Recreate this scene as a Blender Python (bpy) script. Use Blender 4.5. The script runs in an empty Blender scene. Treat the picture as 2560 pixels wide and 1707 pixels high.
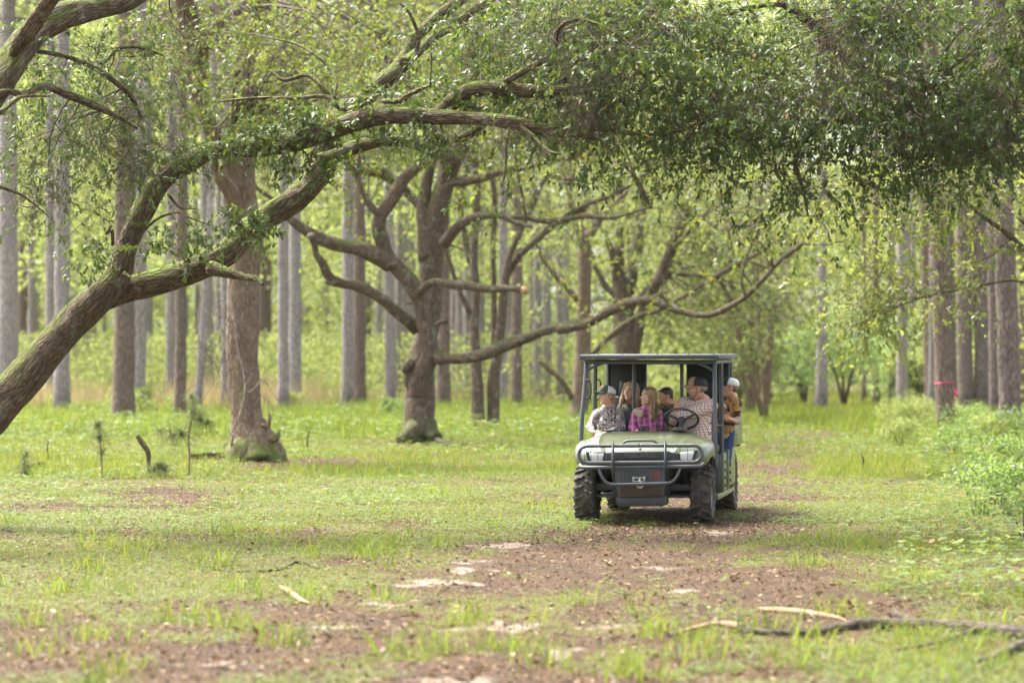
import bpy, bmesh, math, random
import numpy as np
from mathutils import Vector, Matrix, Euler

# ------------------------------------------------------------------ camera, sky, sun, exposure
SC = bpy.context.scene
COL = SC.collection
FPX = 7467.0                 # focal length in pixels of the 2560 wide frame (105 mm lens)
HY = 905.0                   # picture row of the horizon
CAMZ = 1.8
cam_d = bpy.data.cameras.new("camera")
cam = bpy.data.objects.new("camera", cam_d); COL.objects.link(cam)
cam_d.sensor_width = 36.0; cam_d.lens = 105.0
cam_d.clip_start = 0.5; cam_d.clip_end = 1500
cam.location = (0, 0, CAMZ)
cam.rotation_euler = (math.radians(90) + math.atan((HY - 853.5) / FPX), 0, 0)
cam_d.dof.use_dof = True; cam_d.dof.focus_distance = 33.3; cam_d.dof.aperture_fstop = 1.9
SC.camera = cam
HAZE = 0.00009

SUN_EL, SUN_AZ = math.radians(60), math.radians(-52)     # sun high on the left
world = bpy.data.worlds.new("World"); SC.world = world; world.use_nodes = True
wn = world.node_tree.nodes; wl = world.node_tree.links
wn.clear()
wo = wn.new("ShaderNodeOutputWorld"); wb = wn.new("ShaderNodeBackground")
sky = wn.new("ShaderNodeTexSky"); sky.sky_type = 'NISHITA'; sky.sun_disc = False
sky.sun_elevation = SUN_EL; sky.sun_rotation = SUN_AZ; sky.air_density = 1.0; sky.dust_density = 4.0
hs = wn.new("ShaderNodeHueSaturation"); hs.inputs["Saturation"].default_value = 0.30
hs.inputs["Value"].default_value = 1.0
wl.new(sky.outputs[0], hs.inputs["Color"]); wl.new(hs.outputs[0], wb.inputs[0]); wb.inputs[1].default_value = 0.13
wl.new(wb.outputs[0], wo.inputs[0])
sun_d = bpy.data.lights.new("sun", 'SUN'); sun_d.energy = 3.0; sun_d.angle = math.radians(28)
sun_d.color = (1.0, 0.94, 0.84)
sun = bpy.data.objects.new("sun", sun_d); COL.objects.link(sun)
_sd = Vector((math.sin(SUN_AZ) * math.cos(SUN_EL), math.cos(SUN_AZ) * math.cos(SUN_EL), math.sin(SUN_EL)))
sun.rotation_euler = _sd.to_track_quat('Z', 'Y').to_euler(); sun.location = (0, 0, 40)
SC.view_settings.view_transform = 'Standard'; SC.view_settings.look = 'None'
SC.view_settings.exposure = 2.2; SC.view_settings.gamma = 1.0
SC.cycles.max_bounces = 6; SC.cycles.diffuse_bounces = 3; SC.cycles.glossy_bounces = 2
SC.cycles.transmission_bounces = 4; SC.cycles.transparent_max_bounces = 4
SC.cycles.use_denoising = True; SC.cycles.caustics_reflective = False; SC.cycles.caustics_refractive = False

# ------------------------------------------------------------------ helpers
def rng(s): return np.random.default_rng(s)
def P(px, py, Y):
    """a picture point of the 2560x1707 photograph at distance Y, as a world point"""
    return np.array([(px - 1280.0) / FPX * Y, Y, CAMZ + (HY - py) / FPX * Y])
def gd(py): return FPX * CAMZ / (py - HY)          # distance of the ground seen at row py
ZO = {'z3': (2.45, 0, 0), 'z4': (2.45, 0, 560), 'z5': (2.45, 600, 250), 'z6': (2.735, 600, 0), 'F': (2.8514, 800, 600),
      'R': (2.45, 1400, 300), 'z2': (1.8667, 1300, 0), 'G': (2.4125, 2000, 500), 's': (1.0, 0, 0)}
def tr(default, pts, y0, y1=None, wob=0.0, seed=0):
    """trace: [(x, y, r) or ('zoom', x, y, r)] -> world control points with radii, distance going from y0 to y1"""
    y1 = y0 if y1 is None else y1
    out = []; n = len(pts)
    R = rng(seed + n * 7 + int(pts[0][-1] * 10))
    for i, p in enumerate(pts):
        z, x, y, r = p if isinstance(p[0], str) else (default,) + tuple(p)
        k, ox, oy = ZO[z]
        Y = y0 + (y1 - y0) * i / max(1, n - 1) + (R.normal() * wob if 0 < i else 0)
        w = P(ox + x / k, oy + y / k, Y)
        out.append([w[0], w[1], w[2], r / k / FPX * Y])
    return np.array(out)
def crs(c, step):
    """Catmull-Rom through control points (n,4) resampled at about step"""
    c = np.asarray(c, float)
    if len(c) < 3:
        n = max(2, int(np.linalg.norm(c[-1, :3] - c[0, :3]) / step) + 1)
        t = np.linspace(0, 1, n)[:, None]
        return c[0] * (1 - t) + c[-1] * t
    p = np.vstack([2 * c[0] - c[1], c, 2 * c[-1] - c[-2]])
    out = []
    for i in range(1, len(p) - 2):
        n = max(1, int(np.linalg.norm(p[i + 1, :3] - p[i, :3]) / step))
        t = (np.arange(n) / n)[:, None]
        a, b, d, e = p[i - 1], p[i], p[i + 1], p[i + 2]
        out.append(0.5 * ((2 * b) + (-a + d) * t + (2 * a - 5 * b + 4 * d - e) * t ** 2 + (-a + 3 * b - 3 * d + e) * t ** 3))
    out.append(p[-2][None])
    o = np.vstack(out); o[:, 3] = np.maximum(o[:, 3], 0.0008)
    return o
def _h(i, j, k, s):
    n = (i * 374761393 + j * 668265263 + k * 2147483647 * 3 + s * 1274126177) & 0xffffffff
    n = ((n ^ (n >> 13)) * 1274126177) & 0xffffffff
    n = ((n ^ (n >> 16)) * 2246822519) & 0xffffffff
    return ((n >> 8) & 0xffff) / 65535.0
def vn(Pt, scale=1.0, seed=0):
    """value noise 0..1 of points (N,3)"""
    q = np.asarray(Pt, float) * scale; f = np.floor(q); i = f.astype(np.int64); t = q - f; t = t * t * (3 - 2 * t)
    r = 0
    for dx in (0, 1):
        for dy in (0, 1):
            for dz in (0, 1):
                w = (t[:, 0] if dx else 1 - t[:, 0]) * (t[:, 1] if dy else 1 - t[:, 1]) * (t[:, 2] if dz else 1 - t[:, 2])
                r = r + w * _h(i[:, 0] + dx, i[:, 1] + dy, i[:, 2] + dz, seed)
    return r
def fbm(Pt, scale=1.0, seed=0, o=3):
    r = 0; a = 0.5; s = 0
    for k in range(o):
        r = r + a * vn(Pt, scale * 2 ** k, seed + k * 17); s += a; a *= 0.5
    return r / s
def nrm(v): return v / np.maximum(np.linalg.norm(v, axis=-1, keepdims=True), 1e-9)
def xy0(x, y): return np.stack([x, y, np.zeros_like(x)], 1)

def mk(name, verts, faces, mat=None, parent=None, fattr=None, vattr=None, smooth=False, matidx=None):
    """verts (N,3), faces: list of int arrays (M,k); fattr {name: float per face}, vattr {name: vec3 or float per vertex}"""
    me = bpy.data.meshes.new(name)
    verts = np.asarray(verts, np.float32)
    if not isinstance(faces, list): faces = [faces]
    faces = [np.asarray(f, np.int32) for f in faces if len(f)]
    me.vertices.add(len(verts)); me.vertices.foreach_set("co", verts.ravel())
    nl = sum(f.size for f in faces); nf = sum(len(f) for f in faces)
    me.loops.add(nl); me.loops.foreach_set("vertex_index", np.concatenate([f.ravel() for f in faces]))
    tot = np.concatenate([np.full(len(f), f.shape[1], np.int32) for f in faces])
    me.polygons.add(nf)
    me.polygons.foreach_set("loop_start", np.concatenate([[0], np.cumsum(tot)[:-1]]).astype(np.int32))
    if smooth: me.polygons.foreach_set("use_smooth", np.ones(nf, bool))
    if matidx is not None: me.polygons.foreach_set("material_index", np.asarray(matidx, np.int32))
    for k, v in (fattr or {}).items():
        a = me.attributes.new(k, 'FLOAT', 'FACE'); a.data.foreach_set("value", np.asarray(v, np.float32))
    for k, v in (vattr or {}).items():
        v = np.asarray(v, np.float32)
        if v.ndim == 2:
            a = me.attributes.new(k, 'FLOAT_VECTOR', 'POINT'); a.data.foreach_set("vector", v.ravel())
        else:
            a = me.attributes.new(k, 'FLOAT', 'POINT'); a.data.foreach_set("value", v)
    me.update(calc_edges=True)
    for m in (mat if isinstance(mat, (list, tuple)) else [mat]):
        if m: me.materials.append(m)
    o = bpy.data.objects.new(name, me); COL.objects.link(o)
    if parent: o.parent = parent
    return o
def tag(o, label=None, cat=None, group=None, kind=None):
    if label: o["label"] = label
    if cat: o["category"] = cat
    if group: o["group"] = group
    if kind: o["kind"] = kind
    return o
def empty(name, loc=(0, 0, 0), rz=0.0, parent=None):
    o = bpy.data.objects.new(name, None); COL.objects.link(o); o.location = loc; o.rotation_euler = (0, 0, rz)
    o.empty_display_size = 0.2
    if parent: o.parent = parent
    return o
def copy_tree(o, parent=None):
    c = o.copy(); COL.objects.link(c)
    if parent: c.parent = parent
    for ch in [x for x in bpy.data.objects if x.parent == o]: copy_tree(ch, c)
    return c

# ------------------------------------------------------------------ node material helpers
class M_:
    def __init__(s, name):
        s.m = bpy.data.materials.new(name); s.m.use_nodes = True
        s.n = s.m.node_tree.nodes; s.l = s.m.node_tree.links
        s.n.clear(); s.out = s.n.new("ShaderNodeOutputMaterial")
    def N(s, t, **kw):
        n = s.n.new(t)
        for k, v in kw.items():
            if k in n.inputs.keys() if isinstance(k, str) else False: s.set(n.inputs[k], v)
            else: setattr(n, k, v)
        return n
    def set(s, inp, v):
        if hasattr(v, 'links') or isinstance(v, bpy.types.NodeSocket): s.l.new(v, inp)
        else:
            if isinstance(v, (tuple, list)) and len(v) == 3 and inp.type == 'RGBA': v = tuple(v) + (1,)
            inp.default_value = v
    def noise(s, vec, scale, detail=3, rough=0.5, out=0):
        n = s.n.new("ShaderNodeTexNoise"); n.inputs["Scale"].default_value = scale
        n.inputs["Detail"].default_value = detail; n.inputs["Roughness"].default_value = rough
        if vec is not None: s.l.new(vec, n.inputs["Vector"])
        return n.outputs[out]
    def voro(s, vec, scale, feature='F1', out="Distance"):
        n = s.n.new("ShaderNodeTexVoronoi"); n.feature = feature; n.inputs["Scale"].default_value = scale
        if vec is not None: s.l.new(vec, n.inputs["Vector"])
        return n.outputs[out]
    def ramp(s, fac, stops, interp='LINEAR'):
        n = s.n.new("ShaderNodeValToRGB"); e = n.color_ramp.elements; n.color_ramp.interpolation = interp
        while len(e) > 1: e.remove(e[-1])
        for i, (p, c) in enumerate(stops):
            el = e[0] if i == 0 else e.new(p)
            el.position = p; c = (c, c, c) if isinstance(c, (int, float)) else c
            el.color = tuple(c) + (1,)
        s.l.new(fac, n.inputs[0]); return n.outputs[0]
    def mix(s, f, a, b, bt='MIX'):
        n = s.n.new("ShaderNodeMix"); n.data_type = 'RGBA'; n.blend_type = bt
        s.set(n.inputs[0], f); s.set(n.inputs[6], a); s.set(n.inputs[7], b); return n.outputs[2]
    def math(s, op, a, b=0.0, clamp=False):
        n = s.n.new("ShaderNodeMath"); n.operation = op; n.use_clamp = clamp
        s.set(n.inputs[0], a); s.set(n.inputs[1], b); return n.outputs[0]
    def attr(s, name, out="Fac"):
        n = s.n.new("ShaderNodeAttribute"); n.attribute_name = name; return n.outputs[out]
    def coord(s, w="Object"): return s.n.new("ShaderNodeTexCoord").outputs[w]
    def mapv(s, vec, scale=(1, 1, 1), loc=(0, 0, 0), rot=(0, 0, 0)):
        n = s.n.new("ShaderNodeMapping"); s.l.new(vec, n.inputs[0]); n.inputs[1].default_value = loc
        n.inputs[2].default_value = rot; n.inputs[3].default_value = scale; return n.outputs[0]
    def bump(s, h, strength=0.5, dist=0.01, normal=None):
        n = s.n.new("ShaderNodeBump"); n.inputs["Strength"].default_value = strength; n.inputs["Distance"].default_value = dist
        s.l.new(h, n.inputs["Height"])
        if normal: s.l.new(normal, n.inputs["Normal"])
        return n.outputs[0]
    def bsdf(s, **kw):
        n = s.n.new("ShaderNodeBsdfPrincipled")
        for k, v in kw.items(): s.set(n.inputs[k.replace('_', ' ')], v)
        return n
    def end(s, sh): s.l.new(sh, s.out.inputs[0]); return s.m

def bark(name, dark, light, moss=0.0, lichen=0.0, foot=None, scale=1.0, bumpd=0.02, mosscol=(0.07, 0.115, 0.012), wet=0.0, burn=None):
    s = M_(name); v = s.attr("bk", "Vector")
    w = s.noise(v, 9 * scale, 3, 0.6, 1)
    vv = s.mix(0.10, v, w)
    ed = s.voro(vv, 34 * scale, 'DISTANCE_TO_EDGE'); n1 = s.noise(v, 30 * scale, 4, 0.65); n2 = s.noise(v, 2.2, 3)
    h = s.math('ADD', s.math('MULTIPLY', s.math('MINIMUM', ed, 0.2), 3.2), s.math('MULTIPLY', n1, 0.9))
    f = s.math('SUBTRACT', s.math('MULTIPLY', h, 0.95), 0.22, True)
    c = s.ramp(f, [(0.05, dark), (0.55, tuple((a + b) / 2 for a, b in zip(dark, light))), (1, light)])
    c = s.mix(s.ramp(n2, [(0.35, 0.0), (0.7, 0.45)]), c, tuple(x * 0.62 for x in light))
    geo = s.n.new("ShaderNodeNewGeometry")
    sep = s.n.new("ShaderNodeSeparateXYZ"); s.l.new(geo.outputs["Normal"], sep.inputs[0])
    oc = s.coord("Object")
    if lichen:
        ln = s.noise(oc, 6.0, 4, 0.7); lm = s.ramp(ln, [(0.60 - 0.1 * lichen, 0.0), (0.66, 0.75 * min(1, lichen))])
        c = s.mix(lm, c, (0.36, 0.38, 0.30))
    if moss:
        mn = s.noise(oc, 2.6, 5, 0.7); mh = s.math('ADD', s.math('MULTIPLY', sep.outputs[2], 0.34), s.math('ADD', s.math('MULTIPLY', mn, 1.15), s.math('MULTIPLY', s.math('SUBTRACT', n1, .5), .55)))
        mm = s.ramp(mh, [(0.84 - 0.25 * moss, 0.0), (1.16 - 0.25 * moss, 0.92)])
        c = s.mix(mm, c, s.mix(n1, tuple(x * 0.6 for x in mosscol), tuple(x * 1.5 for x in mosscol)))
    if foot:
        so = s.n.new("ShaderNodeSeparateXYZ"); s.l.new(oc, so.inputs[0])
        fz = s.math('ADD', s.math('DIVIDE', so.outputs[2], foot), s.math('MULTIPLY', s.math('SUBTRACT', s.noise(oc, 3.0, 5, .7), .5), 3.2))
        c = s.mix(s.ramp(fz, [(0.1, 0.85), (1.1, 0.0)]), c, s.mix(n1, (0.05, 0.085, 0.012), (0.15, 0.20, 0.03)))
    if burn:      # old fire scorch on the lower trunk
        so = s.n.new("ShaderNodeSeparateXYZ"); s.l.new(oc, so.inputs[0])
        bz = s.math('ADD', so.outputs[2], s.math('MULTIPLY', s.noise(oc, 1.1, 3), burn * 1.6))
        c = s.mix(s.ramp(s.math('DIVIDE', bz, burn * 2.4), [(0.35, 0.75), (0.75, 0.0)]), c, (0.022, 0.018, 0.02))
    b = s.bsdf(Base_Color=c, Roughness=0.9 - wet * 0.3, Normal=s.bump(h, 1.0, bumpd))
    b.inputs["Specular IOR Level"].default_value = 0.25
    return s.end(b.outputs[0])
def leafm(name, stops, trans=0.4, tcol=(0.30, 0.42, 0.03), rough=0.42, spec=0.5):
    s = M_(name); r = s.attr("rnd"); c = s.ramp(r, stops)
    n = s.noise(s.coord("Object"), 0.45, 2); c = s.mix(s.ramp(n, [(0.3, 0.0), (0.7, 0.5)]), c, s.mix(1.0, c, (1.25, 1.15, 0.7), 'MULTIPLY'))
    b = s.bsdf(Base_Color=c, Roughness=rough); b.inputs["Specular IOR Level"].default_value = spec
    t = s.n.new("ShaderNodeBsdfTranslucent"); s.l.new(s.mix(0.55, c, tcol), t.inputs[0])
    mx = s.n.new("ShaderNodeMixShader"); mx.inputs[0].default_value = trans
    s.l.new(b.outputs[0], mx.inputs[1]); s.l.new(t.outputs[0], mx.inputs[2])
    return s.end(mx.outputs[0])
def plain(name, c, rough=0.6, metal=0.0, spec=0.5, bumps=None, var=0.0, vscale=20, dirt=None, coat=0.0, emit=None):
    s = M_(name); oc = s.coord("Object"); col = c
    if var: col = s.mix(s.ramp(s.noise(oc, vscale, 4, 0.6), [(0.3, 0.0), (0.7, 1.0)]), tuple(x * (1 - var) for x in c), tuple(min(1, x * (1 + var)) for x in c))
    if dirt: col = s.mix(s.ramp(s.noise(oc, dirt[1], 5, 0.65), [(dirt[2], 0.0), (dirt[2] + 0.2, dirt[3])]), col, dirt[0])
    b = s.bsdf(Base_Color=col, Roughness=rough, Metallic=metal); b.inputs["Specular IOR Level"].default_value = spec
    b.inputs["Coat Weight"].default_value = coat
    if bumps: s.l.new(s.bump(s.noise(oc, bumps[0], 3), bumps[1], bumps[2]), b.inputs["Normal"])
    if emit: b.inputs["Emission Color"].default_value = tuple(c) + (1,); b.inputs["Emission Strength"].default_value = emit
    return s.end(b.outputs[0])

# ------------------------------------------------------------------ tubes and leaves
def tube(c, sides=10, disp=0.0, dsc=12.0, seed=0, cap=True, flat=None):
    """tube along c (n,4) -> verts, quads, tris, bark coordinate"""
    p = c[:, :3]; r = c[:, 3]; n = len(p)
    t = nrm(np.gradient(p, axis=0)); u = np.zeros_like(t)
    a = np.array([0.0, 1.0, 0.0]) if abs(t[0, 1]) < 0.8 else np.array([1.0, 0, 0])
    for i in range(n):
        a = a - t[i] * a.dot(t[i]); a = a / max(np.linalg.norm(a), 1e-9); u[i] = a
    w = np.cross(t, u); th = np.arange(sides) * 2 * math.pi / sides
    s = np.concatenate([[0], np.cumsum(np.linalg.norm(np.diff(p, axis=0), axis=1))])
    ct, st = np.cos(th)[None, :, None], np.sin(th)[None, :, None]
    dirs = u[:, None] * ct + w[:, None] * st
    rr = np.repeat(r[:, None], sides, 1)
    bk = np.stack([rr * np.cos(th), rr * np.sin(th), np.repeat(s[:, None] * 0.22, sides, 1)], 2) + seed * 0.37
    if disp:
        q = bk.reshape(-1, 3)
        d = (fbm(q, dsc, seed, 3) - 0.5) + 0.8 * (vn(q * [1, 1, 3], 2.5, seed + 5) - 0.5)
        rr = rr + disp * d.reshape(n, sides) * np.clip(rr / 0.08, 0.2, 1.4)
    v = (p[:, None] + dirs * rr[:, :, None]).reshape(-1, 3)
    i = np.arange(n - 1)[:, None] * sides; j = np.arange(sides)[None]; k = (j + 1) % sides
    q = np.stack([i + j, i + k, i + sides + k, i + sides + j], 2).reshape(-1, 4)
    tris = np.zeros((0, 3), int); bk = bk.reshape(-1, 3)
    if cap:
        v = np.vstack([v, p[-1] + t[-1] * r[-1] * 0.3, p[0]]); bk = np.vstack([bk, bk[-1], bk[0]])
        b = (n - 1) * sides; j = np.arange(sides); k = (j + 1) % sides
        tris = np.vstack([np.stack([b + j, b + k, np.full(sides, n * sides)], 1), np.stack([k, j, np.full(sides, n * sides + 1)], 1)])
    return v, q, tris, bk
class Geo:
    def __init__(s): s.v = []; s.q = []; s.t = []; s.b = []; s.n = 0; s.f = []
    def add(s, v, q, t=None, bk=None, rnd=None):
        s.v.append(v); s.q.append(q + s.n)
        if t is not None and len(t): s.t.append(t + s.n)
        s.b.append(bk if bk is not None else np.zeros_like(v)); s.n += len(v)
        if rnd is not None: s.f.append(rnd)
    def build(s, name, mat, parent=None, smooth=True):
        fs = ([np.vstack(s.q)] if s.q else []) + ([np.vstack(s.t)] if s.t else [])
        return mk(name, np.vstack(s.v), fs, mat, parent, vattr={"bk": np.vstack(s.b)}, smooth=smooth,
                  fattr={"rnd": np.concatenate(s.f)} if s.f else None)
def many_tubes(C, sides=3):
    """C (N,K,4): N thin tubes at once -> verts, quads"""
    N, K, _ = C.shape; p = C[..., :3]
    t = nrm(np.gradient(p, axis=1)); a = np.cross(t, np.array([0.31, 0.2, 0.93])); u = nrm(a); w = np.cross(t, u)
    th = np.arange(sides) * 2 * math.pi / sides
    v = p[:, :, None] + (u[:, :, None] * np.cos(th)[None, None, :, None] + w[:, :, None] * np.sin(th)[None, None, :, None]) * C[:, :, None, 3:4]
    i = (np.arange(N) * K * sides)[:, None, None] + (np.arange(K - 1) * sides)[None, :, None]; j = np.arange(sides)[None, None]; k = (j + 1) % sides
    q = np.stack([i + j, i + k, i + sides + k, i + sides + j], 3).reshape(-1, 4)
    return v.reshape(-1, 3), q
def leaves(p, d, n, L, W, fold=True):
    """leaf blades at p along d with normal n -> verts, quads"""
    d = nrm(d); n = nrm(n - d * np.sum(n * d, -1, keepdims=True)); s = np.cross(d, n); L = L[:, None]; W = W[:, None]; N = len(p)
    if fold:
        v = np.stack([p, p + d * L * 0.5 + s * W * 0.5 + n * W * 0.18, p + d * L * 1.0 - n * L * 0.12, p + d * L * 0.5 - s * W * 0.5 + n * W * 0.18, p + d * L * 0.5 - n * W * 0.02], 1)
        b = np.arange(N)[:, None] * 5
        q = np.concatenate([b + np.array([[0, 4, 2, 1]]), b + np.array([[0, 3, 2, 4]])], 1).reshape(-1, 4)
        return v.reshape(-1, 3), q, 2
    v = np.stack([p, p + d * L * 0.45 + s * W * 0.5, p + d * L, p + d * L * 0.45 - s * W * 0.5], 1)
    return v.reshape(-1, 3), np.arange(4 * N).reshape(N, 4), 1
def rdir(R, n): return nrm(R.normal(size=(n, 3)))

class Foliage:
    """leaves on twigs on side branches, gathered for one tree"""
    def __init__(s, limbs, seed):
        s.limb = np.vstack(limbs) if limbs else None; s.R = rng(seed); s.leaf = Geo(); s.tw = Geo(); s.seed = seed
    def sprigs(s, base, dirs, slen, nleaf, L, W, droop=0.5, fold=True, bias=0.0, twig=True, tr=0.0022):
        R = s.R; N = len(base); K = 4; t = np.linspace(0, 1, K)[None, :, None]
        ln = slen * R.uniform(0.6, 1.3, (N, 1, 1)); g = np.array([0, 0, -1.0])
        pts = base[:, None] + dirs[:, None] * ln * t + g * (t ** 2) * ln * droop * R.uniform(0.2, 1.3, (N, 1, 1)) + R.normal(size=(N, K, 3)) * ln * 0.05 * t
        if twig:
            rad = np.broadcast_to(tr * (1.15 - t), (N, K, 1))
            v, q = many_tubes(np.concatenate([pts, rad], 2), 3); s.tw.add(v, q)
        m = nleaf; u = R.uniform(0.12, 1.0, (N, m)); u = np.sort(u, 1) * (K - 1); i = np.minimum(u.astype(int), K - 2); f = (u - i)[..., None]
        ar = np.arange(N)[:, None]; p = pts[ar, i] * (1 - f) + pts[ar, i + 1] * f; td = nrm(pts[ar, i + 1] - pts[ar, i])
        d = nrm(td * 0.75 + R.normal(size=(N, m, 3)) * 0.62 + g * 0.22)
        nn = nrm(R.normal(size=(N, m, 3)) * 0.55 + np.array([0, -0.12, 1.0]))
        p = p.reshape(-1, 3); d = d.reshape(-1, 3); nn = nn.reshape(-1, 3); M = len(p)
        k = R.uniform(0.6, 1.25, M)
        v, q, c = leaves(p, d, nn, L * k, W * k, fold)
        cl = np.clip(np.repeat(R.normal(0.0, 0.13, N), m) + R.uniform(0, 0.75, M) + bias, 0, 0.97)
        cl = np.where(R.uniform(size=M) < 0.006, 1.0, cl)
        s.leaf.add(v, q, rnd=np.repeat(cl, c))
    def clump(s, px, py, rx, ry, Y, dY, n, slen=0.34, nleaf=13, L=0.072, W=0.032, droop=0.5, fold=True, bias=0.0, per=11, spread=0.26, gap=0.42, connect=True, twr=0.009, tr=0.0022):
        R = s.R; K = max(1, n // per); c = P(px, py, Y)
        e = np.array([rx / FPX * Y, dY, ry / FPX * Y]); out = []
        while sum(len(o) for o in out) < K:
            gap -= .015
            q = rdir(R, 4 * K) * R.uniform(0, 1, (4 * K, 1)) ** (1 / 2.6) * e + c
            out.append(q[fbm(q, 1.1, s.seed + 3, 2) > gap + .015])
        nd = np.vstack(out)[:K]
        nd[:, 2] = np.maximum(nd[:, 2], 0.3)
        sp = np.repeat(nd, per, 0) + R.normal(size=(K * per, 3)) * spread * np.array([1, 1, 0.75])
        away = nrm(sp - np.repeat(nd, per, 0) + R.normal(size=sp.shape) * 0.12)
        if connect and s.limb is not None and K:
            D = np.linalg.norm(s.limb[None, ::4, :3] - nd[:, None], axis=2); j = (D + R.uniform(0, .8, D.shape)).argmin(1) * 4
            a = s.limb[j, :3]; t = np.linspace(0, 1, 7)[None, :, None]
            mid = (a + nd) / 2 + R.normal(size=nd.shape) * D.min(1)[:, None] * 0.13 + np.array([0, 0, 0.08]) * D.min(1)[:, None]
            path = a[:, None] * (1 - t) ** 2 + 2 * mid[:, None] * t * (1 - t) + nd[:, None] * t ** 2
            path += R.normal(size=path.shape) * 0.025 * np.minimum(1, D.min(1))[:, None, None] * (t * (1 - t) * 4)
            rad = (twr * np.clip(D.min(1), 0.3, 2.5))[:, None, None] * (1.1 - 0.85 * t)
            v, q = many_tubes(np.concatenate([path, rad], 2), 5); s.tw.add(v, q)
        # little stems node -> sprig
        t = np.linspace(0, 1, 3)[None, :, None]; a = np.repeat(nd, per, 0)[:, None]
        pth = a * (1 - t) + sp[:, None] * t
        v, q = many_tubes(np.concatenate([pth, np.broadcast_to(tr * (1.35 - 0.6 * t), (len(sp), 3, 1))], 2), 3); s.tw.add(v, q)
        s.sprigs(sp, away, slen, nleaf, L, W, droop, fold, bias, tr=tr)
    def dead(s, px, py, rx, ry, Y, dY, n, ln=0.5, tr=0.0016):
        """fine bare hanging twigs"""
        R = s.R; e = np.array([rx / FPX * Y, dY, ry / FPX * Y]); b = P(px, py, Y) + rdir(R, n) * R.uniform(0, 1, (n, 1)) ** 0.4 * e
        K = 6; st = R.normal(size=(n, K, 3)) * ln * 0.09; st[:, 0] = 0; t = np.linspace(0, 1, K)[None, :, None]
        dr = nrm(R.normal(size=(n, 3)) * 0.55 + np.array([0, 0, -0.8]))[:, None]
        pth = b[:, None] + dr * t * ln * R.uniform(0.4, 1.3, (n, 1, 1)) + np.cumsum(st, 1)
        v, q = many_tubes(np.concatenate([pth, np.broadcast_to(tr * (1.4 - t), (n, K, 1))], 2), 3); s.tw.add(v, q)
    def build(s, parent, lmat, tmat):
        if s.tw.n: s.tw.build('twigs', tmat, parent, smooth=True)
        if s.leaf.n: s.leaf.build('crown', lmat, parent, smooth=False)
def limbs_to(geo, traces, step=0.06, sides=14, disp=0.02, seed=0):
    out = []
    for k, c in enumerate(traces):
        c = crs(c, step); sd = max(6, int(sides * min(1, c[:, 3].max() / 0.12))) if sides > 14 else sides
        geo.add(*tube(c, sd, disp, seed=seed + k)[:4]); out.append(c)
    return out
# ------------------------------------------------------------------ materials of the setting
OAKB = bark("oak_bark", (0.030, 0.020, 0.013), (0.22, 0.155, 0.105), moss=0.98, lichen=0.5, bumpd=0.03, mosscol=(0.10, 0.14, 0.016))
OAKB2 = bark("oak_bark_far", foot=.4, dark=(0.05, 0.034, 0.023), light=(0.23, 0.17, 0.12), moss=0.45, lichen=0.6, bumpd=0.03)
OAKB3 = bark("rough_bark", (0.075, 0.052, 0.035), (0.27, 0.195, 0.135), moss=0.3, lichen=0.45, foot=.6, scale=0.8, bumpd=0.015)
PINEB = bark("pine_bark", (0.15, 0.128, 0.12), (0.50, 0.445, 0.425), bumpd=0.035, scale=0.55, burn=1.0)
PINEB2 = bark("pine_bark_brown", (0.07, 0.05, 0.038), (0.30, 0.225, 0.18), bumpd=0.035, scale=0.6, burn=0.7)
TWIGM = plain("twig", (0.085, 0.06, 0.04), 0.85, var=0.4, vscale=8)
TWIGD = plain("dead_twig", (0.21, 0.14, 0.10), 0.85, var=0.4, vscale=8)
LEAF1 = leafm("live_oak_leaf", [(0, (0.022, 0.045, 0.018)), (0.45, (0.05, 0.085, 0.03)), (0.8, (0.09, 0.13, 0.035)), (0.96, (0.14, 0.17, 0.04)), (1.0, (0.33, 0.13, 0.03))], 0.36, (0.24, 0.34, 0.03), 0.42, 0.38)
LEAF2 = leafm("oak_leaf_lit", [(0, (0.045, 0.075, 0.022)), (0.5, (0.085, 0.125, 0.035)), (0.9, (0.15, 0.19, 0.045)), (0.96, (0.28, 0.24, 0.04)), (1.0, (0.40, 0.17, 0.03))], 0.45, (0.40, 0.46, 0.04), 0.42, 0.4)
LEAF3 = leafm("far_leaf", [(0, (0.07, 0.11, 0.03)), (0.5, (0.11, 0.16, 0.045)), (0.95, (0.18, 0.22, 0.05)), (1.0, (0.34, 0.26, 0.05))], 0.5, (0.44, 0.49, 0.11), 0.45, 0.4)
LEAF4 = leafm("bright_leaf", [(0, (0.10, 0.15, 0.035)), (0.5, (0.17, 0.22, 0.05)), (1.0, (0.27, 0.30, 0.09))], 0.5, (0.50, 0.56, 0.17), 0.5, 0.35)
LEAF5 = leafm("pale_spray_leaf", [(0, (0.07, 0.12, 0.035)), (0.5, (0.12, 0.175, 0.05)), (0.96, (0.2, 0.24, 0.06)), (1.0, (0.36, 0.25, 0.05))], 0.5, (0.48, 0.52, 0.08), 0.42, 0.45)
LEAFN = leafm("brightened_mint_leaf", [(0, (0.14, 0.21, 0.09)), (0.5, (0.17, 0.25, 0.10)), (1.0, (0.24, 0.32, 0.13))], 0.6, (0.55, 0.72, 0.24), 0.45, 0.3)  # brighter copy of the mint leaf, its colour standing in for light on shaded trees
LEAFM = leafm("mint_leaf", [(0, (0.06, 0.11, 0.035)), (0.5, (0.105, 0.165, 0.055)), (1.0, (0.17, 0.23, 0.075))], 0.5, (0.38, 0.54, 0.10), 0.4, 0.4)
NEEDLE = leafm("pine_needle", [(0, (0.10, 0.14, 0.045)), (1.0, (0.24, 0.28, 0.10))], 0.3, (0.3, 0.38, 0.05), 0.5, 0.4)
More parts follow.
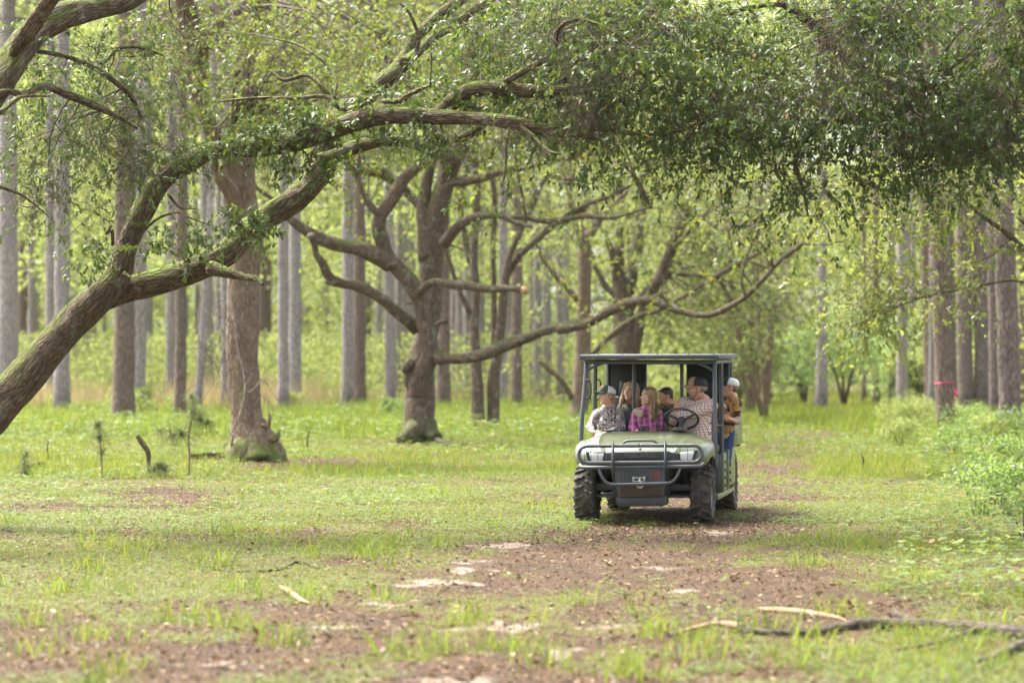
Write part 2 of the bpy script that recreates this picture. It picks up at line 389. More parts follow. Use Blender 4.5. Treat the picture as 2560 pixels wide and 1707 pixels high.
GRASSM = leafm("grass_blade", [(0, (0.055, 0.115, 0.018)), (0.5, (0.10, 0.165, 0.026)), (0.82, (0.19, 0.215, 0.035)), (0.88, (0.28, 0.22, 0.08)), (1.0, (0.36, 0.26, 0.13))], 0.45, (0.36, 0.44, 0.04), 0.5, 0.3)
COVERM = leafm("ground_cover_leaf", [(0, (0.05, 0.10, 0.025)), (0.6, (0.105, 0.165, 0.04)), (0.93, (0.18, 0.235, 0.08)), (1.0, (0.25, 0.13, 0.06))], 0.35, (0.36, 0.42, 0.05), 0.5, 0.32)
DRYM = leafm("dry_grass", [(0, (0.24, 0.19, 0.09)), (1.0, (0.42, 0.34, 0.19))], 0.35, (0.5, 0.4, 0.2), 0.6, 0.3)
LITTERM = leafm("litter_leaf", [(0, (0.025, 0.016, 0.011)), (0.45, (0.085, 0.045, 0.021)), (0.8, (0.17, 0.098, 0.047)), (0.95, (0.27, 0.18, 0.10)), (1.0, (0.42, 0.34, 0.26))], 0.1, (0.3, 0.2, 0.1), 0.6, 0.3)

# ------------------------------------------------------------------ ground
TY = np.array([-20, 10, 16.8, 22.6, 27, 31.6, 41, 62, 99, 150, 400]); TX = np.array([-2.5, -1.6, -0.5, 0.2, 1.0, 1.6, 3.1, 5.7, 11.0, 17.0, 45.0])
BARE = [(-4.9, 40.5, 1.3, 3.2), (-3.5, 52.5, 1.9, 3.0), (-2.2, 64.5, 2.0, 2.5), (-5.9, 37.5, .8, 2.0), (-5.3, 24.5, 1.6, 1.2)]
def gz(x, y):
    q = xy0(x, y)
    r = 0.10 * (fbm(q, 0.22, 3, 2) - 0.5) + 0.05 * (fbm(q, 1.1, 5, 2) - 0.5)
    c = np.interp(y, TY, TX); near = np.exp(-(((x - c) / 1.6) ** 2))
    rut = -0.025 * (np.exp(-(((x - c - 0.62) / 0.22) ** 2)) + np.exp(-(((x - c + 0.62) / 0.22) ** 2)))
    k = np.exp(-(((x - 1.7) / 1.5) ** 2) - (((y - 34.8) / 2.6) ** 2))
    return (r * (1 - 0.6 * near) + rut * np.clip((34 - y) / 6, 0, 1)) * (1 - k)
def bareness(x, y):
    """0 grassy .. 1 bare track or litter"""
    q = xy0(x, y); c = np.interp(y, TY, TX)
    hw = np.interp(y, [12, 18, 24, 30, 36, 45, 60, 100, 160], [3.4, 2.9, 2.3, 2.0, 1.6, 1.2, 0.85, 0.6, 0.4])
    st = np.interp(y, [12, 36, 42, 65, 110, 200], [1, 1, 0.85, 0.75, 0.5, 0.2])
    n = fbm(q * [1, 0.75, 1], 0.95, 21, 4); big = fbm(q, 0.33, 8, 2)
    m = np.clip((1.25 - np.abs(x - c) / hw) * 1.3, 0, 1) * st
    m = np.maximum(m, np.clip((23.0 - y) / 4, 0, 0.85) * np.clip((2.6 - x) / 2, 0, 1))
    for bx, by, rx, ry in BARE:
        m = np.maximum(m, np.clip(1.4 - np.hypot((x - bx) / rx, (y - by) / ry), 0, 1) * 0.95)
    f2 = fbm(q * [1, 0.6, 1], 3.2, 33, 3)
    return np.clip((m * 1.2 + (n - 0.5) * 2.6 + (f2 - 0.5) * 2.2 + (big - 0.5) * 0.9 - 0.24) * 1.1, 0.0, 1) * np.clip((130 - y) / 40, 0, 1)
SAND = [(1265, 1362, 75, 13), (1150, 1422, 80, 9), (1080, 1452, 120, 12), (940, 1502, 120, 15), (1190, 1404, 60, 7), (1240, 1562, 200, 15),
        (1500, 1562, 100, 10), (1380, 1614, 100, 15), (1640, 1412, 80, 6), (1810, 1326, 60, 6), (560, 1655, 70, 10), (1150, 1695, 130, 12), (1700, 1470, 60, 6), (860, 1560, 80, 8)]
def sandm(x, y):
    m = np.zeros_like(x); q = xy0(x, y); n = 0.55 * (fbm(q, 2.4, 40, 3) - 0.5) + 0.75 * (fbm(q * [1, .55, 1], 7.0, 41, 3) - 0.5)
    for px, py, rx, ry in SAND:
        Y = gd(py); X = (px - 1280) / FPX * Y; RX = rx / FPX * Y; RY = abs(gd(py - ry) - gd(py + ry)) / 2
        m = np.maximum(m, np.clip((1.12 - np.hypot((x - X) / RX, (y - Y) / RY) + n * 2.6) * 1.3, 0, 1))
    return m
ys = np.concatenate([np.linspace(-25, 13, 24), 13.2 * (130 / 13.2) ** np.linspace(0, 1, 760), np.linspace(132, 1000, 60)])
us = np.linspace(-1, 1, 460); us = np.sign(us) * np.abs(us) ** 1.25
YY, UU = np.meshgrid(ys, us, indexing='ij'); XX = UU * (np.maximum(YY, 5) * 0.40 + 9) + np.interp(YY, [0, 60], [0, 0])
gx, gy = XX.ravel(), YY.ravel()
gv = np.stack([gx, gy, gz(gx, gy)], 1); mud = bareness(gx, gy); snd = sandm(gx, gy) * np.clip(mud * 2 + 0.3, 0, 1)
q3 = xy0(gx, gy); gv[:, 2] += 0.018 * mud * (fbm(q3, 7.0, 9, 2) - 0.5) - 0.01 * snd
ny, nx = len(ys), len(us); ii = (np.arange(ny - 1)[:, None] * nx + np.arange(nx - 1)[None]).ravel()
s = M_("ground"); oc = s.coord("Object")
a1 = s.noise(oc, 9, 5, 0.7); a2 = s.noise(oc, 45, 4, 0.7); a3 = s.noise(oc, 1.3, 3); v1 = s.voro(oc, 38, out="Color")
lit = s.ramp(a2, [(0.3, (0.020, 0.014, 0.008)), (0.5, (0.066, 0.040, 0.022)), (0.72, (0.155, 0.10, 0.056))])
lit = s.mix(0.35, lit, s.mix(v1, (0.028, 0.017, 0.010), (0.155, 0.094, 0.052)))
lit = s.mix(s.ramp(a3, [(0.35, 0), (0.65, 0.6)]), lit, (0.045, 0.031, 0.024))
grs = s.ramp(s.mix(0.5, a2, a1), [(0.38, (0.045, 0.032, 0.018)), (0.5, (0.085, 0.075, 0.028)), (0.62, (0.14, 0.125, 0.05))])
mm = s.math('ADD', s.attr("mud"), s.math('MULTIPLY', s.math('SUBTRACT', a1, 0.5), 0.9))
c = s.mix(s.ramp(mm, [(0.25, 0), (0.55, 1)]), grs, lit)
sm = s.math('ADD', s.attr("sand"), s.math('MULTIPLY', s.math('SUBTRACT', a2, 0.5), 1.1))
c = s.mix(s.ramp(sm, [(0.35, 0), (0.85, 0.85)]), c, s.mix(s.ramp(a1, [(.35, 0), (.65, 1)]), (0.14, 0.105, 0.078), (0.33, 0.275, 0.235)))
b = s.bsdf(Base_Color=c, Roughness=0.95, Normal=s.bump(s.mix(0.5, a2, a1), 0.8, 0.03)); b.inputs["Specular IOR Level"].default_value = 0.15
GROUNDM = s.end(b.outputs[0])
ground = mk("ground", gv, np.stack([ii, ii + 1, ii + nx + 1, ii + nx], 1), GROUNDM, vattr={"mud": mud, "sand": snd}, smooth=True)
tag(ground, kind="structure")

# ------------------------------------------------------------------ grass, ground cover, litter
def scatter(R, n, y0, y1, pw=1.6, xm=1.6):
    """points on the ground inside the view wedge, thinning with distance"""
    u = R.uniform(0, 1, n); y = (y0 ** (1 - pw) + u * (y1 ** (1 - pw) - y0 ** (1 - pw))) ** (1 / (1 - pw)) if pw != 1 else y0 * (y1 / y0) ** u
    x = R.uniform(-1, 1, n) * (0.176 * y + xm); return x, y
def blades(R, x, y, h, w, lean=0.35, z=None):
    n = len(x); z = gz(x, y) if z is None else z; th = R.uniform(0, 6.283, n); ph = R.uniform(0, 6.283, n)
    b = np.stack([x, y, z - 0.01], 1); s_ = np.stack([np.cos(th), np.sin(th), 0 * th], 1) * w[:, None] / 2
    l_ = np.stack([np.cos(ph), np.sin(ph), 0 * ph], 1) * (h * lean * R.uniform(0.2, 1.6, n))[:, None]; up = np.array([0, 0, 1.0]) * h[:, None]
    v = np.stack([b - s_, b + s_, b + s_ * 0.8 + l_ * 0.35 + up * 0.55, b - s_ * 0.8 + l_ * 0.35 + up * 0.55, b + l_ + up * 0.95], 1)
    k = np.arange(n)[:, None] * 5
    return v.reshape(-1, 3), k + np.array([[0, 1, 2, 3]]), k + np.array([[3, 2, 4]])
def grass_obj(name, parts, mat):
    V, Q, T, F1, F2 = [], [], [], [], []; n = 0
    for v, q, t, r in parts:
        V.append(v); Q.append(q + n); T.append(t + n); F1.append(r); F2.append(r); n += len(v)
    return tag(mk(name, np.vstack(V), [np.vstack(Q), np.vstack(T)], mat, fattr={"rnd": np.concatenate(F1 + F2)}), kind="stuff")
R = rng(11)
def grassy(R, n, y0, y1, pw, h0, h1, wd, thr=0.55, clumpy=1.0, lean=0.35):
    x, y = scatter(R, n, y0, y1, pw)
    # gather into tufts
    x2, y2 = x.copy(), y.copy(); k = len(x) // 14; own = R.integers(0, k, len(x)); m = R.uniform(size=len(x)) < 0.6 * clumpy
    x2[m] = x[own[m]] + R.normal(size=m.sum()) * 0.035; y2[m] = y[own[m]] + R.normal(size=m.sum()) * 0.035
    x, y = x2, y2; bn = bareness(x, y); keep = R.uniform(size=len(x)) > bn * 1.0 * (thr / 0.55)
    keep &= ~((sandm(x, y) > 0.3) & (R.uniform(size=len(x)) < 0.9))
    x, y, bn = x[keep], y[keep], bn[keep]
    f = fbm(xy0(x, y), 0.7, 77, 2); h = (h0 + (h1 - h0) * R.uniform(0, 1, len(x)) ** 1.8) * (0.35 + 1.3 * f) * (1 - 0.35 * bn)
    v, q, t = blades(R, x, y, h, np.full(len(x), wd) * R.uniform(0.6, 1.4, len(x)), lean)
    r = np.clip(R.uniform(0, 0.8, len(x)) + 0.5 * (fbm(xy0(x, y), 0.5, 90, 2) - 0.5) + 0.15, 0, 0.97); r[R.uniform(size=len(x)) < 0.035] = 1.0
    return v, q, t, r
grass_obj("grass", [grassy(R, 70000, 14.5, 30, 1.3, 0.02, 0.10, 0.0055), grassy(R, 110000, 28, 48, 1.3, 0.02, 0.09, 0.007),
                    grassy(R, 150000, 46, 85, 1.2, 0.04, 0.20, 0.011), grassy(R, 120000, 80, 175, 1.1, 0.08, 0.35, 0.03)], GRASSM)
# coarser tufts, deliberately placed where the photograph has them, and scattered
tf = [(90, 1560), (250, 1600), (180, 1480), (420, 1545), (560, 1560), (210, 1420), (760, 1490), (60, 1640), (600, 1470), (700, 1610), (1370, 1650), (1300, 1620), (980, 1620), (1150, 1560),
      (1730, 1640), (1780, 1610), (1640, 1590), (1900, 1570), (2100, 1530), (2250, 1600), (1060, 1232), (1090, 1240), (2010, 1420), (2150, 1370), (2300, 1450), (1560, 1690), (300, 1690), (520, 1420), (920, 1400), (2480, 1560), (2350, 1660), (1990, 1660)]
tx, ty_ = [], []
for px, py in tf:
    Y = gd(py); n = 46; tx.append((px - 1280) / FPX * Y + R.normal(size=n) * 0.13); ty_.append(Y + R.normal(size=n) * 0.16)
x, y = scatter(R, 260, 16, 60, 1.5); kp = bareness(x, y) < 0.6; x, y = x[kp], y[kp]
tx.append(np.repeat(x, 14) + R.normal(size=len(x) * 14) * 0.05); ty_.append(np.repeat(y, 14) + R.normal(size=len(x) * 14) * 0.05)
tx, ty_ = np.concatenate(tx), np.concatenate(ty_)
v, q, t = blades(R, tx, ty_, R.uniform(0.10, 0.26, len(tx)), R.uniform(0.006, 0.013, len(tx)), 0.8)
grass_obj("grass_tufts", [(v, q, t, R.uniform(0.1, 0.9, len(tx)))], GRASSM)
# low broad leaves
def cover(R, n, y0, y1, pw, sz, hmax, thr=0.75, sel=None):
    x, y = scatter(R, n // 3, y0, y1, pw); bn = bareness(x, y); f = fbm(xy0(x, y), 0.55, 61, 3)
    k = (bn < thr * R.uniform(0.4, 1.25, len(x))) & (f + R.normal(size=len(x)) * 0.10 > 0.41)
    if sel is not None: k &= sel(x, y)
    x, y = x[k], y[k]; g = gz(x, y); hh = R.uniform(0.015, hmax, len(x)); c = np.stack([x, y, g + hh], 1); c = np.repeat(c, 3, 0)
    a = R.uniform(0, 6.283, len(x)); a = np.repeat(a, 3) + np.tile([0, 2.09, 4.19], len(x))
    d = np.stack([np.cos(a), np.sin(a), R.uniform(-0.2, 0.35, len(a))], 1); nn = nrm(R.normal(size=(len(a), 3)) * 0.22 + [0, 0, 1])
    L = np.repeat(R.uniform(0.6, 1.5, len(x)), 3) * sz
    v, q, cc = leaves(c, d, nn, L, L * 0.72, False)
    return v, q, np.repeat(np.repeat(np.clip(R.uniform(0, 1, len(x)), 0, 1), 3), cc)
def cover_obj(name, parts, mat):
    G = Geo()
    for v, q, r in parts: G.add(v, q, rnd=r)
    o = mk(name, np.vstack(G.v), [np.vstack(G.q)], mat, fattr={"rnd": np.concatenate(G.f)}); return tag(o, kind="stuff")
cover_obj("ground_cover", [cover(R, 420000, 15, 36, 1.3, 0.016, 0.05), cover(R, 420000, 32, 62, 1.2, 0.022, 0.07), cover(R, 120000, 55, 110, 1.1, 0.055, 0.2)], COVERM)
rs = lambda x, y: (x - np.interp(y, TY, TX) > np.interp(y, [20, 40, 80, 120], [2.6, 2.4, 3.0, 3.5]))
cover_obj("broadleaf_weeds", [cover(R, 60000, 22, 50, 1.1, 0.055, 0.30, 1.0, lambda x, y: rs(x, y) & (fbm(xy0(x, y), 0.8, 5, 2) > 0.40)),
                              cover(R, 80000, 45, 95, 1.1, 0.07, 0.55, 1.1, rs), cover(R, 90000, 66, 112, 1.0, 0.085, 0.5, 1.2, lambda x, y: x < 2.0),
                              cover(R, 46000, 36, 52, 1.0, 0.05, 0.12, 1.2, lambda x, y: (x < -1.0) & (fbm(xy0(x, y), 0.7, 15, 2) > 0.5))], COVERM)
# taller weeds at the wood's edge on the left and dry golden grass behind
def band(R, n, x0, x1, y0, y1, h0, h1, w):
    x = R.uniform(x0, x1, n); y = R.uniform(y0, y1, n); f = fbm(xy0(x, y), 0.4, 31, 2); h = R.uniform(h0, h1, n) * (0.4 + 1.2 * f)
    v, q, t = blades(R, x, y, h, w * R.uniform(0.6, 1.4, n), 0.4); return v, q, t, R.uniform(0, 0.9, n)
grass_obj("tall_grass", [band(R, 46000, -22, 4, 70, 112, 0.12, 0.65, 0.020), band(R, 12000, 8, 22, 60, 100, 0.2, 0.6, 0.022)], GRASSM)
dx = R.normal(size=26) * 0.5 + R.uniform(-19, -8, 26)
grass_obj("dry_grass", [band(R, 1300, a - 1.2, a + 1.2, 98, 116, 0.5, 1.5, 0.02) for a in (-17.5, -15.5, -10.8, -8.2)] + [band(R, 1800, -21, 2, 105, 125, 0.3, 1.2, 0.025)], DRYM)
# dead leaves, pine straw and bits of bark on the bare ground
def litter(R, n, y0, y1, pw, s0, s1):
    x, y = scatter(R, n, y0, y1, pw); k = R.uniform(size=n) < bareness(x, y) * 0.55 + 0.45; x, y = x[k], y[k]
    c = np.stack([x, y, gz(x, y) + R.uniform(0.004, 0.022, len(x))], 1); d = np.concatenate([R.normal(size=(len(x), 2)), R.normal(size=(len(x), 1)) * 0.25], 1)
    nn = R.normal(size=(len(x), 3)) * 0.5 + [0, 0, 1]; L = R.uniform(s0, s1, len(x)) * R.uniform(0.5, 1.3, len(x)); v, q, c_ = leaves(c, d, nn, L, L * R.uniform(0.1, 0.6, len(x)), False)
    return v, q, R.uniform(0, 1, len(x)) ** 1.3
cover_obj("leaf_litter", [litter(R, 150000, 14.5, 34, 1.2, 0.008, 0.026), litter(R, 50000, 14.5, 34, 1.2, 0.02, 0.065), litter(R, 170000, 30, 70, 1.1, 0.012, 0.05)], LITTERM)
# ------------------------------------------------------------------ trees in front: the leaning live oak, the corner oak, the overhanging oak
def tree(name, label, loc, group=None, cat="tree"):
    return tag(empty(name, loc), label, cat, group)
def ch(t, o):
    """parent to a tree empty keeping world position"""
    o.parent = t; o.matrix_parent_inverse = Matrix.Translation(t.location).inverted(); return o
def put(t, F, lm, tm):
    a = set(bpy.data.objects)
    F.build(None, lm, tm)
    for o in set(bpy.data.objects) - a: ch(t, o)

# --- main oak, Y about 32
T = {}
OY = 32.0
A = tr('z4', [('z4', -700, 1720, 190), ('z4', -330, 1400, 150), (0, 1110, 125), (370, 690, 104), (590, 460, 98), (720, 300, 84), (790, 90, 66), ('z3', 930, 1190, 66), ('z3', 1020, 1080, 64),
                ('z3', 1150, 1000, 66), ('z3', 1300, 925, 62), ('z3', 1500, 908, 58), ('z3', 1700, 888, 60), ('z3', 1900, 830, 58), ('z5', 300, 262, 60), ('z5', 450, 222, 60), ('z5', 620, 160, 58), ('z5', 800, 110, 58),
                ('z5', 1000, 95, 54), ('z5', 1150, 100, 50), ('z5', 1280, 105, 46), ('z5', 1400, 112, 38), ('z5', 1600, 130, 36), ('z5', 1800, 165, 36), ('z5', 2000, 208, 31), ('z2', 150, 598, 25), ('z2', 280, 632, 18), ('z2', 385, 657, 6)], OY + 0.4, OY - 1.0, 0.04, 1)
Cc = tr('z4', [(590, 470, 80), (760, 400, 78), (950, 360, 76), (1100, 310, 75), (1250, 250, 76), (1400, 175, 74), ('z3', 1500, 1440, 76), ('z3', 1650, 1320, 74), ('z3', 1800, 1220, 74), ('z3', 1900, 1120, 72), ('z3', 1985, 1010, 68),
                 ('z5', 430, 440, 66), ('z5', 500, 340, 64), ('z5', 560, 220, 60), ('z6', 720, 750, 66), ('z6', 860, 660, 64), ('z6', 960, 570, 62), ('z6', 1080, 480, 60), ('z6', 1140, 380, 50), ('z6', 1200, 260, 45), ('z6', 1330, 130, 43), ('z6', 1480, 20, 40), ('z6', 1600, -90, 34)], OY + 0.3, OY + 2.2, 0.04, 2)
C1 = tr('z5', [(490, 380, 50), (600, 340, 48), (700, 295, 46), (850, 255, 38), (1000, 255, 38), (1130, 290, 40), (1200, 320, 30), (1250, 245, 28), (1400, 212, 28), ('z2', -60, 480, 16), ('z2', 40, 430, 10), ('z2', 90, 400, 6)], OY + 0.4, OY + 1.2, 0.05, 3)
C2 = tr('z6', [(1120, 430, 40), (1230, 345, 34), (1350, 240, 33), (1500, 150, 34), (1650, 30, 33), (1780, -50, 28)], OY + 1.5, OY + 2.5, 0.05, 4)
C3 = tr('z6', [(1205, 350, 16), (1225, 270, 13), (1195, 170, 12), (1150, 80, 10), (1090, 20, 7)], OY + 1.5, OY + 1.2, 0.03, 5)
A2 = tr('z6', [(1290, 840, 42), (1400, 740, 60), (1560, 630, 60), (1700, 600, 54), (1850, 610, 52), (1980, 625, 48), (2150, 622, 36), (2352, 622, 30), ('z2', 100, 430, 22), ('z2', 260, 418, 16), ('z2', 400, 436, 11), ('z2', 520, 500, 6)], OY - .2, OY - 1.0, 0.04, 6)
A3 = tr('z6', [(1700, 580, 34), (1800, 560, 28), (1900, 508, 26), (2020, 440, 24), (2120, 385, 23), (2165, 320, 22), (2160, 240, 20), (2220, 160, 17), (2352, 120, 14), ('z2', 300, 90, 8), ('z2', 420, 140, 7), ('z2', 560, 250, 5), ('z2', 640, 360, 3)], OY - .4, OY - 2.0, 0.04, 7)
A4 = tr('z6', [(2080, 630, 34), (2200, 550, 30), (2300, 460, 28), ('z2', 130, 400, 22), ('z2', 220, 350, 22), ('z2', 330, 260, 22), ('z2', 430, 200, 20), ('z2', 530, 130, 18), ('z2', 620, 40, 20), ('z2', 720, -60, 18)], OY - .4, OY + .6, 0.05, 8)
A5 = tr('z2', [(320, 640, 18), (335, 560, 19), (360, 490, 17), (405, 450, 14), (470, 428, 9)], OY - 1, OY - 1, 0.02, 9)
A6 = tr('z5', [(1690, 150, 16), (1780, 210, 15), (1850, 280, 15), (1910, 320, 10), (1965, 330, 5)], OY - .8, OY - 1.4, 0.02, 10)
A7 = tr('z2', [(370, 600, 7), (480, 615, 8), (600, 628, 8), (720, 615, 7), (800, 585, 5), (870, 560, 3)], OY - .8, OY - 2, 0.02, 11)
S1 = tr('z4', [(1290, 270, 50), (1400, 300, 36), (1500, 325, 24), (1560, 335, 20), (1612, 372, 8)], OY + .3, OY - .3, 0.0, 12)
S2 = tr('z6', [(980, 690, 18), (1080, 690, 20), (1150, 650, 20), (1230, 610, 15), (1300, 585, 7)], OY - .1, OY - 1, 0.0, 13)
S3 = tr('z4', [(760, 300, 12), (800, 330, 11), (835, 370, 7)], OY - .35, OY - .5, 0, 14)
lt = [tr('z3', [(1650, 430, 6), (1740, 490, 12), (1880, 460, 14), (1960, 520, 16), (2040, 620, 18), (2107, 680, 20)], OY + .8, OY + .3, 0.02, 15),
      tr('z3', [(1290, 630, 4), (1450, 610, 8), (1600, 600, 10), (1800, 600, 12), (1990, 590, 14), (2060, 650, 16)], OY + .9, OY + .3, 0.02, 16),
      tr('z6', [(640, 680, 14), (655, 560, 14), (620, 480, 12), (520, 380, 10), (380, 300, 8), (200, 260, 5)], OY + .4, OY + 1.2, .03, 17),
      tr('z5', [(1650, 170, 7), (1630, 300, 8), (1625, 430, 7), (1600, 540, 3)], OY - .9, OY - 1.0, .01, 18),
      tr('z4', [(690, 130, 10), (685, 40, 12), ('z3', 650, 1430, 9), ('z3', 680, 1385, 8)], OY + .1, OY - .2, .01, 19),
      tr('z3', [(820, 1480, 10), (950, 1350, 8), (1080, 1300, 8), (1150, 1330, 6), (1260, 1370, 3)], OY + .1, OY - .6, .01, 20),
      tr('z3', [(1030, 1190, 9), (1100, 1270, 8), (1195, 1280, 3)], OY + .1, OY - .4, .01, 21)]
G = Geo(); L0 = limbs_to(G, [A, Cc], 0.025, 44, 0.035, 1) + limbs_to(G, [C1, C2, A2, A3, A4, A5], 0.03, 20, 0.028, 4) + limbs_to(G, [C3, A6, A7, S1, S2, S3] + lt, 0.035, 10, 0.012, 12)
main = tree("live_oak", "mossy leaning live oak forking low over the grass, its long limbs arching across the picture", (float(A[0, 0]), float(A[0, 1]), 0), cat="tree")
ch(main, G.build("trunk", OAKB))
F = Foliage(L0, 100)
cl = [  # px py rx ry Y dY n bias
    (1300, 175, 170, 80, 32.4, 1.0, 170, .05), (1020, 225, 150, 60, 32.9, .7, 100, .08), (1450, 270, 170, 60, 32.0, .8, 150, .02), (1280, 40, 210, 60, 31.5, 1.4, 170, 0),
    (1580, 150, 200, 150, 31.0, 1.3, 380, .0), (1700, 60, 160, 80, 31.2, 1.3, 160, 0), (1500, 60, 150, 80, 31.5, 1.5, 160, -.05), (1640, 290, 160, 60, 30.8, 1.0, 110, .0),
    (1235, 450, 45, 50, 30.9, .2, 16, .15), (1265, 400, 30, 60, 31, .2, 10, .15), (1540, 345, 80, 26, 31.6, .4, 26, 0), (1690, 360, 60, 26, 31, .4, 14, .1)]
for px, py, rx, ry, Y, dY, n, bi in cl: F.clump(px, py, rx, ry, Y, dY, n, bias=bi, gap=.47)
# leafy tufts sitting on the limbs
tuft = [(480, 388), (500, 375), (560, 372), (590, 362), (612, 350), (640, 350), (700, 330), (735, 305), (760, 300), (790, 300), (815, 325), (840, 340), (870, 322), (800, 285), (740, 285), (705, 260), (690, 330), (660, 360), (720, 370), (760, 365), (790, 395), (830, 410),
        (860, 420), (700, 400), (690, 430), (730, 430), (800, 450), (340, 415), (365, 440), (450, 400), (480, 585), (470, 640), (500, 620), (540, 590), (560, 575), (610, 555), (640, 560), (650, 575), (600, 540), (575, 545), (380, 610), (350, 620), (410, 600), (200, 640),
        (940, 330), (970, 342), (1000, 350), (1075, 350), (1095, 355), (1085, 375), (1110, 385), (1060, 335), (940, 235), (905, 250), (1000, 245), (1040, 270), (965, 300), (1150, 260), (1180, 250), (1200, 290), (1120, 230), (1100, 210), (1250, 240), (1290, 250), (1350, 350), (1300, 340), (1420, 335), (1390, 350), (660, 570), (680, 590), (250, 640), (230, 610), (175, 640), (880, 300), (920, 310), (640, 320), (600, 330)]
R = rng(5); b = np.array([P(x, y, OY - 0.25 - R.uniform(0, .35)) for x, y in tuft for _ in range(8)]); b += R.normal(size=b.shape) * [.05, .08, .045]
F.sprigs(b, nrm(R.normal(size=b.shape) * .7 + [0, -.35, .35]), 0.22, 9, 0.074, 0.034, 0.7, bias=.12)
F.dead(1480, 200, 60, 120, 30.6, .6, 260, .6); F.dead(1250, 330, 250, 50, 30.8, .6, 120, .35); F.dead(1420, 90, 120, 60, 30.6, .8, 140, .5); F.dead(560, 420, 200, 60, 31.5, .5, 70, .4); F.dead(590, 650, 60, 60, 31.6, .3, 45, .5)
put(main, F, LEAF1, TWIGM)

# --- corner oak at the upper left, Y about 30: limb entering the frame twice
B0 = tr('z3', [('s', -380, 905, 150), ('s', -250, 560, 90), ('s', -110, 330, 58), (0, 480, 100), (110, 310, 96), (230, 180, 90), (390, 90, 88), (560, 40, 80), (740, -10, 75), (900, -70, 64), (1100, -180, 50)], 28.5, 31.5, 0.05, 30)
B0[0, 2] = -0.1
B1 = tr('z3', [(60, 370, 14), (105, 285, 44), (170, 190, 56), (260, 60, 52), (330, -40, 48), (420, -160, 40)], 29.5, 28.6, 0.02, 31)
B2 = tr('s', [(-190, 380, 30), (-100, 300, 22), (0, 232, 9), (60, 236, 9), (110, 215, 10), (165, 235, 11), (230, 262, 10), (290, 290, 6), (340, 320, 3)], 28.7, 30.5, 0.03, 32)
B3 = tr('z3', [(0, 690, 16), (80, 620, 16), (150, 590, 10), (300, 590, 6)], 28.6, 29.4, 0.02, 33)
B4 = tr('z3', [(180, 310, 12), (330, 330, 14), (480, 370, 13), (600, 430, 16), (700, 500, 17), (800, 590, 17), (860, 710, 10)], 30, 31, 0.03, 34)
B5 = tr('z3', [(600, 390, 8), (650, 370, 10), (720, 300, 10), (850, 290, 10), (1000, 340, 6)], 30.6, 31, 0.02, 35)
B6 = tr('z3', [(-150, 1080, 12), (0, 1145, 11), (120, 1190, 9), (220, 1260, 6), (300, 1330, 3)], 29, 29.6, 0.02, 36)
G = Geo(); L1 = limbs_to(G, [B0, B1], 0.03, 40, 0.035, 31) + limbs_to(G, [B2, B3, B4, B5, B6], 0.035, 10, 0.014, 35)
corner = tree("live_oak", "dark oak limb sweeping over the top left corner, its trunk beyond the left edge", (float(B0[0, 0]), float(B0[0, 1]), 0))
ch(corner, G.build("trunk", OAKB))
F = Foliage(L1, 200)
for px, py, rx, ry, Y, dY, n, bi in [(60, 60, 100, 100, 30.2, .8, 50, 0), (150, 320, 170, 90, 30.8, .8, 110, .06), (330, 180, 200, 90, 31.5, 1.0, 130, .12), (330, 340, 170, 70, 31, .8, 120, .05), (90, 430, 120, 70, 30.4, .6, 46, .1),
                                      (190, 490, 130, 60, 30.2, .6, 34, .12), (330, 420, 110, 60, 31, .5, 34, .08), (240, 200, 160, 100, 31.0, .8, 90, .05), (460, 90, 110, 60, 32, .8, 60, .12), (40, 200, 80, 80, 30, .6, 40, .0)]:
    F.clump(px, py, rx, ry, Y, dY, n, bias=bi, L=0.062, W=0.026)
F.dead(260, 380, 220, 80, 30.6, .6, 260, .5); F.dead(120, 480, 120, 60, 30.2, .5, 90, .6); F.dead(280, 560, 60, 80, 30.4, .4, 50, .5); F.dead(430, 300, 130, 120, 31.2, .6, 140, .5)
put(corner, F, LEAF1, TWIGM)

# --- oak overhanging from the right, Y about 32
D0 = np.vstack([tr('s', [(3080, 905, 110), (3000, 600, 85), (2900, 300, 75), (2760, 60, 55), (2600, -40, 36), (2420, -60, 26), (2250, -50, 20), (2120, -40, 16), (1980, -30, 12), (1850, -20, 9)], 34.5, 33.5, 0.05, 50)])
D0[0, 2] = -0.1
D1 = tr('s', [(2620, 80, 26), (2480, 180, 18), (2330, 230, 13), (2200, 200, 11), (2100, 130, 14), (2030, 60, 14), (1960, 10, 10)], 32.8, 31.6, 0.05, 51)
D2 = tr('s', [(2330, 228, 14), (2230, 285, 12), (2130, 300, 10), (2040, 320, 8), (1990, 400, 6), (2010, 480, 4), (2020, 540, 2.5)], 31.3, 31, 0.03, 52)
D3 = tr('z2', [(860, 70, 8), (960, 72, 12), (1030, 45, 12), (1130, 25, 12), (1240, 20, 13)], 31.4, 31.4, 0.02, 53)
D4 = tr('z2', [(770, 560, 3), (860, 530, 7), (930, 490, 9), (1025, 484, 6), (1150, 430, 8), (1290, 330, 8), (1400, 180, 10)], 31.2, 31.5, 0.03, 54)
D5 = tr('s', [(2700, 300, 30), (2600, 330, 20), (2480, 350, 13), (2380, 370, 8), (2280, 400, 4)], 32.5, 31.5, 0.03, 55)
G = Geo(); L2 = limbs_to(G, [D0], 0.04, 24, 0.03, 51) + limbs_to(G, [D1, D2, D3, D4, D5], 0.035, 10, 0.012, 55)
over = tree("live_oak", "dark dense oak foliage hanging over the track from the upper right edge", (float(D0[0, 0]), float(D0[0, 1]), 0))
ch(over, G.build("trunk", OAKB))
F = Foliage(L2, 300)
